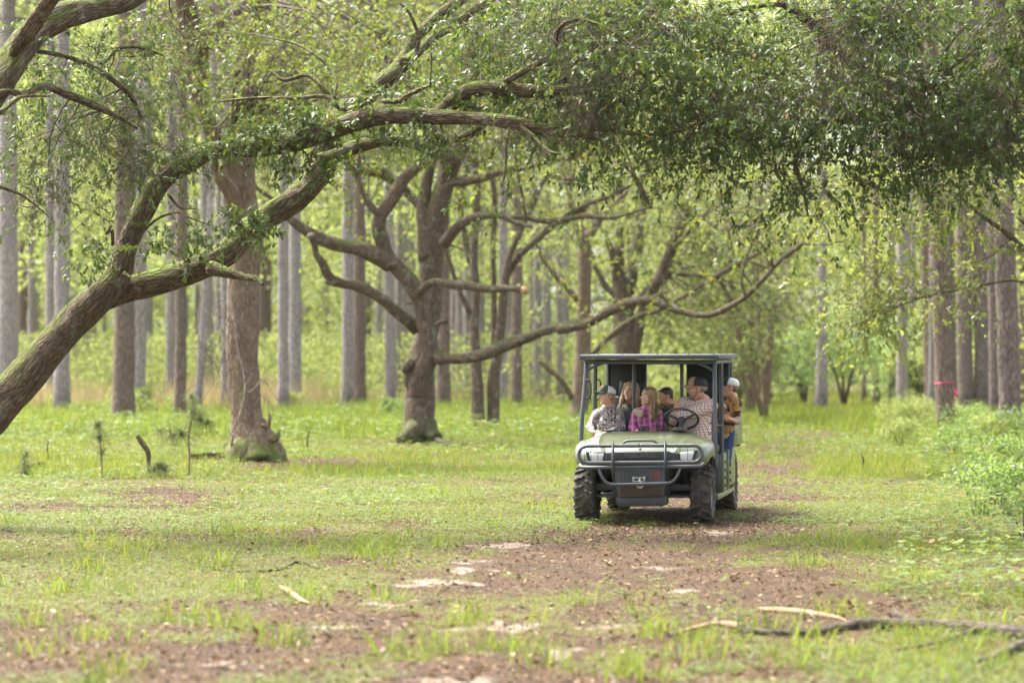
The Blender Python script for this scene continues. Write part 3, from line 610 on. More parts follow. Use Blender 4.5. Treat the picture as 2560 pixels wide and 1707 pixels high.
for px, py, rx, ry, Y, dY, n, bi in [(2400, 60, 280, 110, 32.0, 1.1, 460, .04), (2140, 60, 220, 100, 31.6, 1.1, 340, .04), (1880, 90, 180, 110, 31.6, 1.0, 270, .05), (2400, 240, 230, 130, 31.6, .8, 480, -.04), (2140, 220, 190, 110, 31.2, .8, 290, 0), (2300, 340, 120, 70, 31.2, .6, 110, -.04), (1960, 200, 160, 110, 32.4, .6, 150, .15),
                                      (1880, 280, 170, 80, 31.0, 1.1, 270, -.1), (2480, 380, 110, 45, 31.3, .9, 130, -.12), (2320, 400, 90, 36, 31.1, .7, 60, -.1), (1960, 360, 90, 40, 30.9, .6, 80, -.1), (2000, 420, 50, 50, 30.9, .3, 44, -.1), (2020, 490, 30, 50, 30.9, .2, 26, -.1), (2030, 545, 16, 26, 30.9, .1, 7, -.1),
                                      (1800, 370, 70, 40, 31.0, .5, 44, .18), (1790, 415, 60, 26, 31, .4, 20, .22), (2120, 360, 100, 26, 31, .6, 50, -.1), (1720, 260, 120, 70, 31, 1, 110, -.02)]:
    F.clump(px, py, rx, ry, Y, dY, n, bias=bi, gap=.46)
F.dead(2090, 120, 90, 110, 30.4, .3, 230, .7); F.dead(1950, 260, 260, 60, 30.6, .8, 110, .6); F.dead(2350, 330, 200, 60, 31, .8, 80, .5); F.dead(1960, 430, 200, 40, 30.8, .5, 60, .5)
put(over, F, LEAF1, TWIGM)
# ------------------------------------------------------------------ trees in the middle distance
def gtree(name, label, base, mats, traces, step, sides, disp, seed, group=None, extra=None, bname='trunk'):
    G = Geo(); L = limbs_to(G, traces, step, sides, disp, seed)
    t = tree(name, label, (float(base[0]), float(base[1]), 0), group)
    ch(t, G.build(bname, mats)); return t, L
# tree with the mossy foot and two stems, Y about 53
Y2 = 53.0
a = tr('z4', [(1560, 1480, 165), (1545, 1400, 135), (1515, 1250, 108), (1500, 1050, 97), (1490, 850, 95), (1490, 600, 98), (1495, 300, 92), (1530, 60, 86), ('z3', 1490, 1200, 80), ('z3', 1480, 1000, 86), ('z3', 1490, 800, 70), ('z3', 1530, 600, 60), ('z3', 1500, 400, 58), ('z3', 1560, 150, 50), ('z3', 1530, -100, 42)], Y2, Y2 + 1, 0.0, 60)
b_ = tr('z3', [(1475, 1400, 40), (1430, 1260, 48), (1400, 1160, 46), (1350, 1080, 36), (1290, 1010, 12)], Y2 - .7, Y2 - 1.2, 0, 61)
c_ = tr('z3', [(1440, 1150, 60), (1400, 960, 50), (1310, 830, 46), (1250, 680, 50), (1210, 500, 60), (1200, 300, 66), (1160, 140, 64), (1130, 0, 60), (1090, -200, 50)], Y2 + .3, Y2 - 1.5, 0.0, 62)
d_ = tr('z3', [(1220, 300, 60), (1280, 200, 36), (1400, 100, 34), (1540, -10, 30), (1640, -110, 22)], Y2 - .8, Y2, 0.0, 63)
e_ = tr('z3', [(1400, 880, 14), (1440, 750, 22), (1480, 640, 20)], Y2 - .8, Y2 - .8, 0, 64)
f_ = [tr('z4', [(1540, 1120, 12), (1580, 1220, 44), (1622, 1330, 58), (1672, 1430, 56), (1730, 1500, 30)], Y2 + .05, Y2 - .2, 0, 65), tr('z4', [(1560, 1200, 14), (1620, 1270, 34), (1668, 1350, 44), (1715, 1440, 40), (1765, 1495, 14)], Y2 + .1, Y2, 0, 67), tr('z4', [(1530, 1250, 14), (1480, 1380, 70), (1440, 1460, 56), (1400, 1500, 18)], Y2, Y2 - .4, 0, 66),
      tr('z4', [(1600, 1230, 10), (1646, 1235, 16), (1652, 1190, 10), (1648, 1150, 3)], Y2 - .2, Y2 - .2, 0, 68), tr('z4', [(1640, 1320, 16), (1686, 1310, 22), (1706, 1290, 14), (1712, 1268, 4)], Y2 - .2, Y2 - .2, 0, 69)]
two, L = gtree("oak", "brown two-stemmed oak with a green mossy foot, standing behind the leaning live oak's limbs", P(620, 1150, Y2), OAKB3, [a, c_, b_, d_, e_] + f_, 0.08, 30, 0.06, 60)
F = Foliage(L, 400)
for px, py, rx, ry, Y, dY, n, bi in [(700, 130, 200, 130, 51, 2, 300, .05), (560, 60, 160, 80, 52, 2, 130, .1), (850, 80, 160, 90, 53, 2, 150, .05), (720, 230, 160, 60, 50, 1.5, 170, 0), (500, 180, 90, 120, 53, 2, 110, .1), (600, 300, 150, 70, 52, 2, 110, .05), (430, 60, 120, 70, 53, 2, 80, .1)]:
    F.clump(px, py, rx, ry, Y, dY, n, slen=.5, nleaf=11, L=.10, W=.045, fold=False, bias=bi, spread=.35, tr=.004, twr=.014)
F.dead(560, 850, 60, 120, Y2 - 1, .3, 70, .9, tr=.004); F.dead(640, 1000, 60, 90, Y2 - .8, .3, 18, .9, tr=.004)
put(two, F, LEAF2, TWIGM)
# big oak in the middle with the long low limb, Y about 66
Y3 = 66.0
tA = tr('F', [(700, 1440, 165), (712, 1370, 118), (712, 1150, 106), (722, 900, 100), (752, 720, 84), (790, 500, 76), ('z5', 1172, 1000, 76), ('z5', 1200, 760, 74), ('z5', 1245, 560, 60), ('z5', 1295, 400, 54), ('z5', 1360, 260, 55), ('z5', 1440, 60, 48), ('z6', 1640, 500, 50), ('z6', 1620, 250, 46), ('z6', 1660, 0, 40), ('z6', 1650, -200, 34)], Y3, Y3 + 1, 0.0, 70)
tB = tr('z5', [(1150, 980, 60), (1135, 800, 52), (1130, 600, 44), (1150, 470, 34), (1180, 380, 24), (1180, 300, 16)], Y3 + .3, Y3 + 1, 0.0, 71)
tC = tr('F', [(700, 1120, 60), (705, 980, 70), (770, 860, 62), (780, 760, 58), (740, 600, 50), (705, 440, 50), (650, 310, 56), (560, 210, 55), (470, 100, 50), ('z5', 870, 870, 45), ('z5', 848, 780, 44), ('z5', 870, 700, 40), ('z5', 940, 600, 42), ('z5', 1000, 490, 38), ('z5', 1070, 425, 34), ('z5', 1180, 350, 24)], Y3 - 1.2, Y3 - 1.8, 0.0, 72)
tD = tr('z5', [(860, 710, 22), (790, 640, 20), (745, 550, 16), (720, 480, 14), (700, 430, 8)], Y3 - 1.7, Y3 - 1.9, 0, 73)
tE = tr('z5', [(920, 1010, 52), (850, 960, 50), (760, 920, 46), (640, 895, 38), (540, 870, 38), (450, 830, 36), (370, 780, 28), (300, 720, 26), (240, 640, 18), (130, 560, 14), (0, 470, 10)], Y3 - 1.5, Y3 - 3, 0.0, 74)
tF = tr('F', [(680, 640, 40), (640, 585, 42), (560, 520, 38), (400, 400, 36), (260, 325, 34), (130, 300, 32), (60, 250, 28), (20, 170, 26), (-30, 100, 20), ('z5', 455, 880, 20), ('z5', 430, 830, 22)], Y3 - .9, Y3 - 2.8, 0, 75)
tF2 = tr('F', [(110, 310, 20), (60, 305, 14), (35, 300, 6)], Y3 - 2.2, Y3 - 2.3, 0, 76)
tG = tr('F', [(690, 400, 30), (720, 360, 28), (770, 315, 26), (830, 296, 25), (920, 315, 28), (1050, 325, 25), (1200, 345, 25), (1330, 345, 25), (1440, 358, 25)], Y3 - 1.5, Y3 - 3, 0.0, 77)
tH = tr('F', [(800, 800, 60), (840, 838, 46), (900, 843, 38), (1000, 845, 35), (1150, 820, 38), (1300, 758, 38), (1500, 685, 36), (1700, 622, 33), (1850, 595, 31), ('R', 0, 1280, 28), ('R', 150, 1252, 28), ('R', 300, 1170, 28), ('R', 430, 1120, 28), ('R', 560, 1108, 27), ('R', 650, 1140, 27), ('R', 800, 1188, 23), ('R', 930, 1190, 21), ('R', 1060, 1130, 19), ('R', 1140, 1080, 18), ('R', 1250, 970, 18), ('R', 1350, 860, 15), ('R', 1480, 760, 14), ('R', 1560, 670, 12), ('R', 1590, 580, 9), ('R', 1700, 540, 5)], Y3 - 1.2, Y3 - 6, 0.0, 78)
tH2 = tr('R', [(1490, 760, 8), (1570, 762, 8), (1640, 765, 7), (1730, 745, 6), (1860, 800, 3)], Y3 - 5.6, Y3 - 6.2, 0, 79)
tH3 = tr('R', [(1140, 1080, 14), (1115, 1010, 9), (1120, 930, 8), (1140, 850, 8), (1190, 730, 9), (1240, 670, 8), (1320, 590, 7), (1380, 520, 6), (1440, 430, 4)], Y3 - 5, Y3 - 5.2, 0, 80)
tH4 = tr('R', [(1250, 690, 5), (1320, 700, 6), (1325, 620, 7), (1330, 780, 5), (1335, 870, 4)][::-1][:3], Y3 - 5.5, Y3 - 5.5, 0, 81)
tI = tr('z5', [(1250, 880, 34), (1290, 825, 32), (1350, 762, 28), (1430, 725, 24), (1510, 708, 22), (1600, 712, 20), (1700, 755, 17), (1785, 780, 6)], Y3 - .6, Y3 - 2, 0, 82)
tI2 = tr('z5', [(1630, 725, 17), (1750, 718, 18), (1850, 742, 18), (2000, 742, 17), ('R', 0, 618, 14), ('R', 150, 590, 14), ('R', 300, 602, 14), ('R', 430, 572, 10), ('R', 530, 540, 7), ('R', 615, 540, 3)], Y3 - 1.6, Y3 - 3, 0, 83)
tJ = tr('z5', [(1320, 505, 34), (1370, 502, 26), (1450, 488, 22), (1600, 440, 22), (1750, 412, 20), (1900, 372, 18), (2107, 345, 15), ('R', 100, 218, 13), ('R', 300, 205, 10), ('R', 415, 238, 4)], Y3 + .2, Y3 - 2.5, 0, 84)
tK = tr('z5', [(1290, 400, 50), (1250, 330, 46), (1200, 200, 46), ('z6', 1310, 900, 44), ('z6', 1200, 700, 40), ('z6', 1080, 460, 42), ('z6', 1010, 360, 44), ('z6', 960, 220, 40), ('z6', 920, 60, 36), ('z6', 880, -120, 30)], Y3 + .2, Y3 - 1, 0, 85)
tL = tr('z5', [(1170, 440, 26), (1080, 600, 12), (1030, 560, 20), (950, 500, 26), (870, 450, 28), (800, 445, 24), (740, 440, 14), (700, 420, 6)][2:], Y3 + 1.2, Y3 + .2, 0, 86)
tL2 = tr('z5', [(1130, 690, 24), (1075, 620, 26), (1030, 570, 26)], Y3 + .8, Y3 + 1.2, 0, 87)
tM = tr('z6', [(1070, 450, 20), (960, 330, 20), (900, 250, 22), (800, 160, 18), (700, 110, 14), (600, 90, 8)], Y3 - .5, Y3 - 2, 0, 88)
tN = [tr('F', [(830, 600, 16), (860, 580, 14), (905, 580, 16)], Y3 - .6, Y3 - .8, 0, 89), tr('F', [(650, 450, 10), (600, 460, 5)], Y3 - 1.5, Y3 - 1.6, 0, 90), tr('F', [(900, 30, 10), (1000, 60, 8), (1130, 130, 4)], Y3, Y3 - 1, 0, 91)]
tO = [tr('F', [(560, 1430, 30), (620, 1400, 50), (690, 1340, 80)], Y3 - .6, Y3 - .3, 0, 92), tr('F', [(640, 920, 40), (650, 990, 56), (690, 1080, 60)], Y3 - 1.3, Y3 - 1.0, 0, 93), tr('F', [(830, 1430, 60), (780, 1390, 70), (760, 1300, 70)], Y3 - .3, Y3, 0, 94), tr('F', [(600, 940, 16), (610, 905, 34), (640, 880, 44), (700, 870, 50)], Y3 - 1.5, Y3 - 1.2, 0, 95)]
big, L = gtree("oak", "big knotted middle oak with one very long low limb reaching over the vehicle", P(1050, 1105, Y3), OAKB2, [tA, tB, tC, tD, tE, tF, tF2, tG, tH, tH2, tH3, tI, tI2, tJ, tK, tL, tL2, tM] + tN + tO, 0.1, 26, 0.05, 70)
bw = Geo(); bw.add(*tube(crs(tr('F', [(1432, 356, 24), (1456, 362, 26), (1474, 374, 17), (1470, 392, 5)], Y3 - 3), .03), 10, .05, 25, 3)[:4])
ch(big, bw.build("broken_end", plain("raw_wood", (0.42, 0.26, 0.14), .8, var=.35, vscale=15)))
F = Foliage(L, 500)
for px, py, rx, ry, Y, dY, n, bi in [(1000, 100, 260, 110, 66, 3, 380, .1), (1350, 130, 260, 120, 66, 3, 260, .1), (850, 250, 200, 90, 65, 3, 230, .05), (1150, 260, 220, 60, 67, 3, 180, .1), (1500, 320, 200, 70, 63, 3, 170, .05), (1330, 330, 180, 40, 65, 3, 80, .1), (1250, 520, 140, 30, 65, 2, 24, .2), (1150, 400, 200, 40, 67, 3, 60, .1), (930, 370, 140, 60, 66, 3, 120, .0), (900, 480, 130, 40, 66, 2.5, 50, 0),
                                      (1980, 480, 60, 60, 60, 1, 40, .1), (1880, 560, 90, 50, 60, 1, 40, .05), (1480, 760, 50, 20, 62, 1, 14, .3), (1640, 730, 40, 20, 61, 1, 12, .3), (1820, 560, 80, 60, 60.5, 1, 36, .1)]:
    F.clump(px, py, rx, ry, Y, dY, n, slen=.6, nleaf=10, L=.13, W=.06, fold=False, bias=bi, spread=.42, tr=.005, twr=.016)
put(big, F, LEAF2, TWIGM)
# slim four-stemmed oak right of it, Y about 76
Y4 = 76.0
gA = tr('F', [(1130, 1345, 52), (1125, 1200, 45), (1115, 1000, 44), (1105, 800, 36), (1100, 600, 33), (1110, 400, 31), (1100, 200, 28), (1095, 60, 27), ('z5', 1450, 600, 26), ('z5', 1440, 400, 24), ('z5', 1400, 150, 20), ('z5', 1380, -100, 16)], Y4, Y4, 0, 100)
gB = tr('F', [(1235, 1340, 52), (1235, 1180, 46), (1235, 1000, 45), (1270, 800, 37), (1290, 600, 33), (1305, 400, 31), (1325, 260, 30), (1355, 110, 22), (1400, 0, 20), ('z5', 1790, 640, 19), ('z5', 1840, 520, 16), ('z5', 1900, 470, 15), ('z5', 2000, 485, 14), ('z5', 2107, 492, 14), ('R', 150, 370, 12), ('R', 330, 330, 7)], Y4 + .2, Y4 - 1, 0, 101)
gC = tr('F', [(1330, 250, 26), (1400, 140, 25), (1480, 60, 24), (1560, -10, 22), ('z5', 1950, 740, 22), ('z5', 2107, 665, 20), ('R', 60, 570, 16), ('R', 180, 510, 14), ('R', 310, 465, 14), ('R', 430, 400, 12), ('R', 560, 315, 10), ('R', 680, 235, 6)], Y4, Y4 - 2, 0, 102)
gD = tr('F', [(1245, 950, 26), (1240, 600, 24), (1240, 300, 23), (1232, 60, 20), ('z5', 1560, 600, 18), ('z5', 1530, 400, 14), ('z5', 1500, 150, 10)], Y4 + .4, Y4 + .6, 0, 103)
gE = tr('F', [(1085, 560, 24), (1030, 440, 19), (970, 300, 18), (925, 160, 15), ('z5', 1240, 830, 12)], Y4 + .1, Y4 - .5, 0, 104)
gF = tr('z5', [(1410, 1000, 20), (1370, 800, 18), (1345, 600, 18), (1380, 450, 16), (1350, 300, 12)], Y4 + .5, Y4 + .5, 0, 105)
four, L = gtree("oak", "slim oak with several upright stems, between the big middle oak and the vehicle", P(1215, 1070, Y4), OAKB2, [gA, gB, gC, gD, gE, gF], 0.14, 16, 0.03, 100)
F = Foliage(L, 600)
for px, py, rx, ry, Y, dY, n, bi in [(1250, 330, 220, 90, 76, 3, 130, .1), (1550, 400, 200, 80, 74, 3, 130, .1), (1450, 200, 250, 100, 76, 3, 170, .1), (1700, 350, 160, 90, 73, 3, 110, .1), (1250, 560, 120, 60, 77, 3, 24, .2)]:
    F.clump(px, py, rx, ry, Y, dY, n, slen=.7, nleaf=10, L=.16, W=.075, fold=False, bias=bi, spread=.5, tr=.006, twr=.014)
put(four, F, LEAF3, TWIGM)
# straight oak behind the vehicle roof and the wide multi-stem oak next to it
Y5 = 84.0
hA = tr('R', [(95, 1900, 82), (115, 1780, 60), (135, 1560, 50), (142, 1300, 46), (150, 1000, 42), (152, 800, 42), (150, 730, 40), (190, 690, 30), (250, 600, 22), (330, 510, 18), (420, 430, 14)], Y5, Y5, 0, 110)
hB = tr('R', [(150, 760, 30), (110, 680, 24), (80, 590, 20), (60, 450, 16), (80, 280, 12)], Y5, Y5, 0, 111)
hC = tr('F', [(1835, 430, 20), (1760, 340, 19), (1680, 260, 18), (1600, 160, 15), (1560, 88, 10)], Y5 - .2, Y5 - 1, 0, 112)
hD = tr('F', [(1800, 1130, 26), (1720, 1000, 20), (1640, 930, 16), (1560, 860, 10)], Y5, Y5 - 1, 0, 113)
five, L = gtree("oak", "straight brown oak rising just left of the vehicle's roof", P(1440, 1065, Y5), OAKB3, [hA, hB, hC, hD], 0.15, 18, 0.04, 110)
F = Foliage(L, 700)
for px, py, rx, ry, Y, dY, n, bi in [(1450, 480, 140, 80, 84, 3, 80, .1), (1400, 640, 120, 60, 84, 3, 24, .2), (1500, 560, 120, 70, 84, 3, 50, .1), (1330, 780, 100, 40, 84, 2, 14, .3)]:
    F.clump(px, py, rx, ry, Y, dY, n, slen=.7, nleaf=10, L=.16, W=.075, fold=False, bias=bi, spread=.5, tr=.006, twr=.014)
put(five, F, LEAF3, TWIGM)
Y6 = 88.0
iA = tr('R', [(420, 1830, 88), (415, 1600, 80), (400, 1350, 76), (385, 1100, 62), (360, 900, 38), (362, 750, 34), (370, 600, 28), (380, 450, 22), (330, 250, 16)], Y6, Y6, 0, 120)
iB = tr('R', [(360, 1000, 34), (330, 850, 22), (285, 720, 17), (245, 630, 13), (220, 500, 9)], Y6, Y6 - 1, 0, 121)
iC = tr('R', [(410, 1060, 44), (445, 900, 40), (470, 760, 37), (490, 640, 34), (500, 500, 26), (530, 330, 18)], Y6 + .2, Y6 + 1, 0, 122)
iD = tr('R', [(440, 1420, 46), (500, 1200, 38), (560, 1060, 36), (630, 940, 36), (690, 770, 32), (760, 600, 30), (800, 480, 26), (830, 400, 22), (850, 250, 16)], Y6, Y6 - 2, 0, 123)
iE = tr('R', [(190, 1440, 17), (320, 1315, 20), (470, 1205, 18), (610, 1165, 16), (760, 1080, 14), (900, 990, 14), (1050, 905, 14), (1150, 850, 14), (1270, 780, 12), (1340, 700, 6)], Y6 - 3, Y6 - 5, 0, 124)
iF = tr('R', [(700, 780, 18), (790, 690, 16), (860, 610, 12), (930, 530, 6)], Y6 - 1.5, Y6 - 2, 0, 125)
iG = tr('R', [(380, 1100, 22), (280, 1020, 20), (220, 900, 16), (190, 800, 10)], Y6, Y6, 0, 126)
iH = tr('R', [(430, 1160, 20), (520, 1050, 20), (600, 930, 16), (640, 850, 10)], Y6 + .4, Y6 + 1, 0, 127)
six, L = gtree("oak", "wide oak with spreading upright stems, directly behind the vehicle's roof", P(1571, 1050, Y6), OAKB2, [iA, iB, iC, iD, iE, iF, iG, iH], 0.15, 18, 0.05, 120)
F = Foliage(L, 800)
for px, py, rx, ry, Y, dY, n, bi in [(1600, 480, 150, 110, 88, 4, 130, .1), (1750, 500, 150, 120, 86, 4, 190, .05), (1850, 620, 140, 110, 86, 4, 170, 0), (1700, 680, 120, 80, 88, 4, 80, .1), (1600, 640, 90, 70, 88, 4, 40, .2), (1880, 760, 120, 80, 87, 3, 110, 0), (1700, 820, 130, 50, 89, 3, 100, 0)]:
    F.clump(px, py, rx, ry, Y, dY, n, slen=.8, nleaf=10, L=.19, W=.09, fold=False, bias=bi, spread=.55, tr=.006, twr=.014)
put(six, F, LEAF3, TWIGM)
# soft crowns at the track side further back
for k, (lab, px, Y, r, cl_, lm) in enumerate([
        ("olive green oak with thin dark stems, right behind the vehicle's roof edge", 1870, 104, .13, [(1800, 740, 140, 110, 260), (1920, 680, 110, 130, 170), (1860, 850, 110, 50, 110)], LEAF3),
        ("soft pale green oak behind the track, left of the far clearing", 1880, 122, .16, [(1920, 470, 160, 100, 130), (1980, 590, 90, 90, 60), (1860, 600, 120, 100, 90)], LEAF4),
        ("slender tree with a brown stem beside the standing boy", 1906, 92, .13, [(1860, 420, 150, 80, 120), (1930, 540, 90, 80, 90)], LEAF3)]):
    b0 = np.array([(px - 1280) / FPX * Y, Y, -0.1]); trc = []
    R = rng(900 + k); top = P(cl_[0][0], cl_[0][1] - 80, Y)
    for j in range(3):
        o = R.normal(size=3) * [.5, .4, 0] * (j > 0); tp = top + R.normal(size=3) * [1.2, .8, .8]
        trc.append(np.array([np.append(b0 * (1 - u) + tp * u + o * u ** .5 + [.12 * math.sin(6 * u + j), 0, 0], r * (1.15 - u) * (1 if j == 0 else .7)) for u in np.linspace(0, 1, 7)]))
    t, L = gtree("oak", lab, b0, OAKB3, trc, .25, 10, .03, 900 + k)
    F = Foliage(L, 910 + k)
    for cx, cy, rx, ry, n in cl_: F.clump(cx, cy, rx, ry, Y, 3.0, int(n * .8), slen=.9, nleaf=9, L=.24, W=.12, fold=False, bias=.1, spread=.6, tr=.007, twr=.012)
    put(t, F, lm, TWIGM)
# tree outside the right edge whose pale sprays hang over the track, Y about 48
Y7 = 48.0
jA = tr('s', [(2780, 1185, 60), (2760, 900, 44), (2720, 650, 36), (2660, 420, 30), (2600, 200, 22)], Y7, Y7, 0, 130)
jB = tr('G', [(1560, 520, 12), (1351, 495, 9), (1260, 484, 9), (1130, 508, 9), (1000, 535, 8), (840, 562, 6), (700, 600, 5), (560, 660, 4), (420, 720, 3), (260, 780, 2.5)], Y7, Y7 - 2, .02, 131)
jC = tr('G', [(1560, 380, 22), (1351, 290, 20), (1260, 210, 19), (1180, 150, 15), (1090, 90, 11), (1010, 20, 9), (940, -40, 7), (840, -60, 5)], Y7, Y7 - 2, .02, 132)
jD = tr('s', [(2700, 380, 14), (2560, 410, 7), (2450, 425, 6), (2350, 440, 5), (2240, 470, 4), (2130, 500, 2.5)], Y7, Y7 - 2, .02, 133)
jE = tr('G', [(1351, 290, 10), (1290, 320, 9), (1240, 260, 8), (1170, 330, 5), (1040, 380, 3)], Y7 - .5, Y7 - 1, .02, 134)
jF = tr('G', [(1351, 140, 12), (1280, 60, 14), (1220, 0, 14), (1180, -80, 12)], Y7 + .5, Y7 + 1, .02, 135)
seven, L = gtree("oak", "thin-limbed oak at the right edge with pale yellow-green sprays hanging over the track", P(2780, 1185, Y7), OAKB, [jA, jB, jC, jD, jE, jF], .08, 12, .02, 130)
F = Foliage(L, 850)
for px, py, rx, ry, dY, n, bi in [(2120, 815, 90, 24, .8, 60, .2), (2190, 780, 90, 28, .8, 80, .2), (2270, 745, 80, 26, .8, 60, .2), (2340, 715, 70, 22, .8, 36, .2), (2200, 690, 90, 30, 1, 56, .25), (2170, 640, 80, 30, 1, 20, .25), (2280, 540, 120, 50, 1.2, 60, .2), (2150, 530, 120, 40, 1.2, 60, .25), (2450, 560, 120, 60, 1.2, 50, .15), (2250, 450, 180, 50, 1.2, 170, .18), (2450, 460, 120, 40, 1.5, 90, .12), (2500, 660, 80, 60, 1.2, 22, .2), (2080, 500, 80, 40, 1, 60, .25), (2400, 640, 80, 40, 1, 20, .25)]:
    F.clump(px, py, rx, ry, Y7 - 1, dY, n, slen=.42, nleaf=11, L=.10, W=.045, fold=False, bias=bi, spread=.26, tr=.003, twr=.007)
F.dead(2350, 480, 240, 80, Y7 - 1, 1, 160, .6, tr=.0025); F.dead(2450, 620, 140, 80, Y7 - 1, 1, 60, .6, tr=.0025)
put(seven, F, LEAF5, TWIGM)

# ------------------------------------------------------------------ pines
def pine_mesh(name, H, r0, lean, bend, seed, mat, sides=18):
    R = rng(seed); n = 16; z = np.concatenate([[-0.3, 0.0, 0.25, 0.8], np.linspace(2, H, n)])
    rr = r0 * np.concatenate([[1.45, 1.35, 1.15, 1.03], 1.0 - 0.5 * (np.linspace(2, H, n) / H) ** 1.3])
    x = lean[0] * np.maximum(z, 0) / H + bend * np.sin(np.maximum(z, 0) / H * 3.1); y = lean[1] * np.maximum(z, 0) / H
    c = crs(np.stack([x, y, z, rr], 1), 0.35); g = Geo(); g.add(*tube(c, sides, 0.05, seed=seed)[:4])
    for _ in range(7):
        zz = R.uniform(2.5, 14); a_ = R.uniform(0, 6.28); i_ = int(np.argmin(np.abs(c[:, 2] - zz))); o_ = c[i_, :3]; L_ = c[i_, 3] + R.uniform(.06, .5) * R.uniform(.3, 1); d_ = np.array([math.cos(a_), math.sin(a_), .25])
        g.add(*tube(np.array([[*o_, .03], [*(o_ + d_ * L_ * .6), .02], [*(o_ + d_ * L_ + [0, 0, -.04]), .008]]), 6)[:4])
    return g, c
def pine_crown(seed, H):
    R = rng(seed); F = Foliage(None, seed); n = 34; z = R.uniform(H * .70, H, n); a = R.uniform(0, 6.28, n); ln = (1.0 - (z - H * .7) / (H * .3)) * 2.2 + .6; K = 5; t = np.linspace(0, 1, K)[None, :, None]
    d = np.stack([np.cos(a), np.sin(a), R.uniform(-.1, .35, n)], 1)
    pth = np.stack([0 * z, 0 * z, z], 1)[:, None] + d[:, None] * t * ln[:, None, None]; rad = .035 * (1.1 - t) * np.ones((n, 1, 1))
    v, q = many_tubes(np.concatenate([pth, rad], 2), 4); F.tw.add(v, q)
    b = (pth[:, 2:].reshape(-1, 3)); b = np.repeat(b, 3, 0) + R.normal(size=(len(b) * 3, 3)) * .22
    m = 16; p = np.repeat(b, m, 0); dd = nrm(R.normal(size=p.shape) + [0, 0, .3]); v, q, c = leaves(p, dd, R.normal(size=p.shape), np.full(len(p), .26), np.full(len(p), .022), False)
    F.leaf.add(v, q, rnd=np.repeat(R.uniform(0, 1, len(p)), c)); return F
protos = {}
PINEB3 = bark("pine_bark_right", (0.07, 0.054, 0.047), (0.27, 0.215, 0.19), bumpd=0.035, scale=0.55, burn=0.9)
def pine(px, py, rpx, mat, label, group, leanpx=0.0, H=20, seed=0, proto=False, Y=None, bend=0.0, sides=18):
    """rpx: trunk half width in picture pixels at the height of the eye; leanpx: sideways shift of the stem at row 0 of the picture"""
    rpx *= 1.13; Y = Y or gd(py); x = (px - 1280) / FPX * Y
    t = tree("pine_tree", label, (x, Y, float(gz(np.array([x]), np.array([Y]))[0])), group)
    top = CAMZ + HY / FPX * Y; lean = leanpx / FPX * Y * H / top
    key = (mat.name, seed % 6)
    if proto and key in protos:
        base, cr_ = protos[key]
        o = base.copy(); COL.objects.link(o); o.parent = t; k = rpx / FPX * Y / 0.25
        o.scale = (k, k, 1); o.rotation_euler = (math.atan(-0.0), math.atan(lean / H), seed * 1.3)
    else:
        r = 0.25 if proto else rpx / FPX * Y
        g, c = pine_mesh("trunk", H, r, (0, 0) if proto else (lean, 0), bend, seed, mat, sides)
        o = g.build("trunk", mat, t)
        if proto: protos[key] = (o, None); k = rpx / FPX * Y / 0.25; o.scale = (k, k, 1); o.rotation_euler = (0, math.atan(lean / H), seed * 1.3)
    if 1930 < px < 2300 and Y > 85: return t
    ck = seed % 3
    if ck not in protos:
        Fp = pine_crown(1000 + ck, 20.0); a = set(bpy.data.objects); Fp.build(t, NEEDLE, TWIGM); protos[ck] = [q for q in bpy.data.objects if q not in a]
        for q in protos[ck]: q.location = (lean * .8, 0, H - 20)
    else:
        for q in protos[ck]:
            c_ = q.copy(); COL.objects.link(c_); c_.parent = t; c_.location = (lean * .8, 0, H - 20); c_.rotation_euler = (0, 0, seed * 1.7)
    return t
# right-hand row (zoom G)
rg = "pines along the right side of the track"
gp = lambda x: 2000 + x / 2.4125
gyp = lambda y: 500 + y / 2.4125
ptape = pine(gp(884), gyp(1420), 20.5, PINEB2, "leaning brown pine with a pink ribbon tied round it, right of the track", rg, -42, 19, 1, sides=26)
pine(gp(795), gyp(1262), 14, PINEB2, "slimmer pine just behind and left of the ribboned pine", rg, -32, 20, 2)
pine(gp(1003), gyp(1300), 17, PINEB3, "grey pine second to the right of the ribboned pine", rg, -18, 20, 3)
pine(gp(925), gyp(1230), 9, PINEB3, "thin pine half hidden just right of the ribboned pine", rg, -16, 20, 4)
pine(gp(1108), gyp(1300), 19, PINEB3, "broad grey pine in the middle of the right-hand group", rg, -24, 20, 5)
pine(gp(1182), gyp(1330), 14.5, PINEB3, "pine with a dark scorched foot close beside the broad grey one", rg, -16, 20, 6)
pine(gp(1272), gyp(1420), 24, PINEB3, "thick scorched pine standing foremost near the right edge", rg, -34, 20, 7, sides=26)
pine(gp(1346), gyp(1265), 11, PINEB2, "thin brown pine at the right edge of the picture", rg, -6, 20, 8)
pine(gp(1440), gyp(1330), 20, PINEB3, "pine just cut by the right edge of the picture", rg, -10, 20, 9)
pine(gp(1300), gyp(1200), 9, PINEB3, "narrow pine in the gap behind the thick scorched pine", rg, -8, 20, 10)
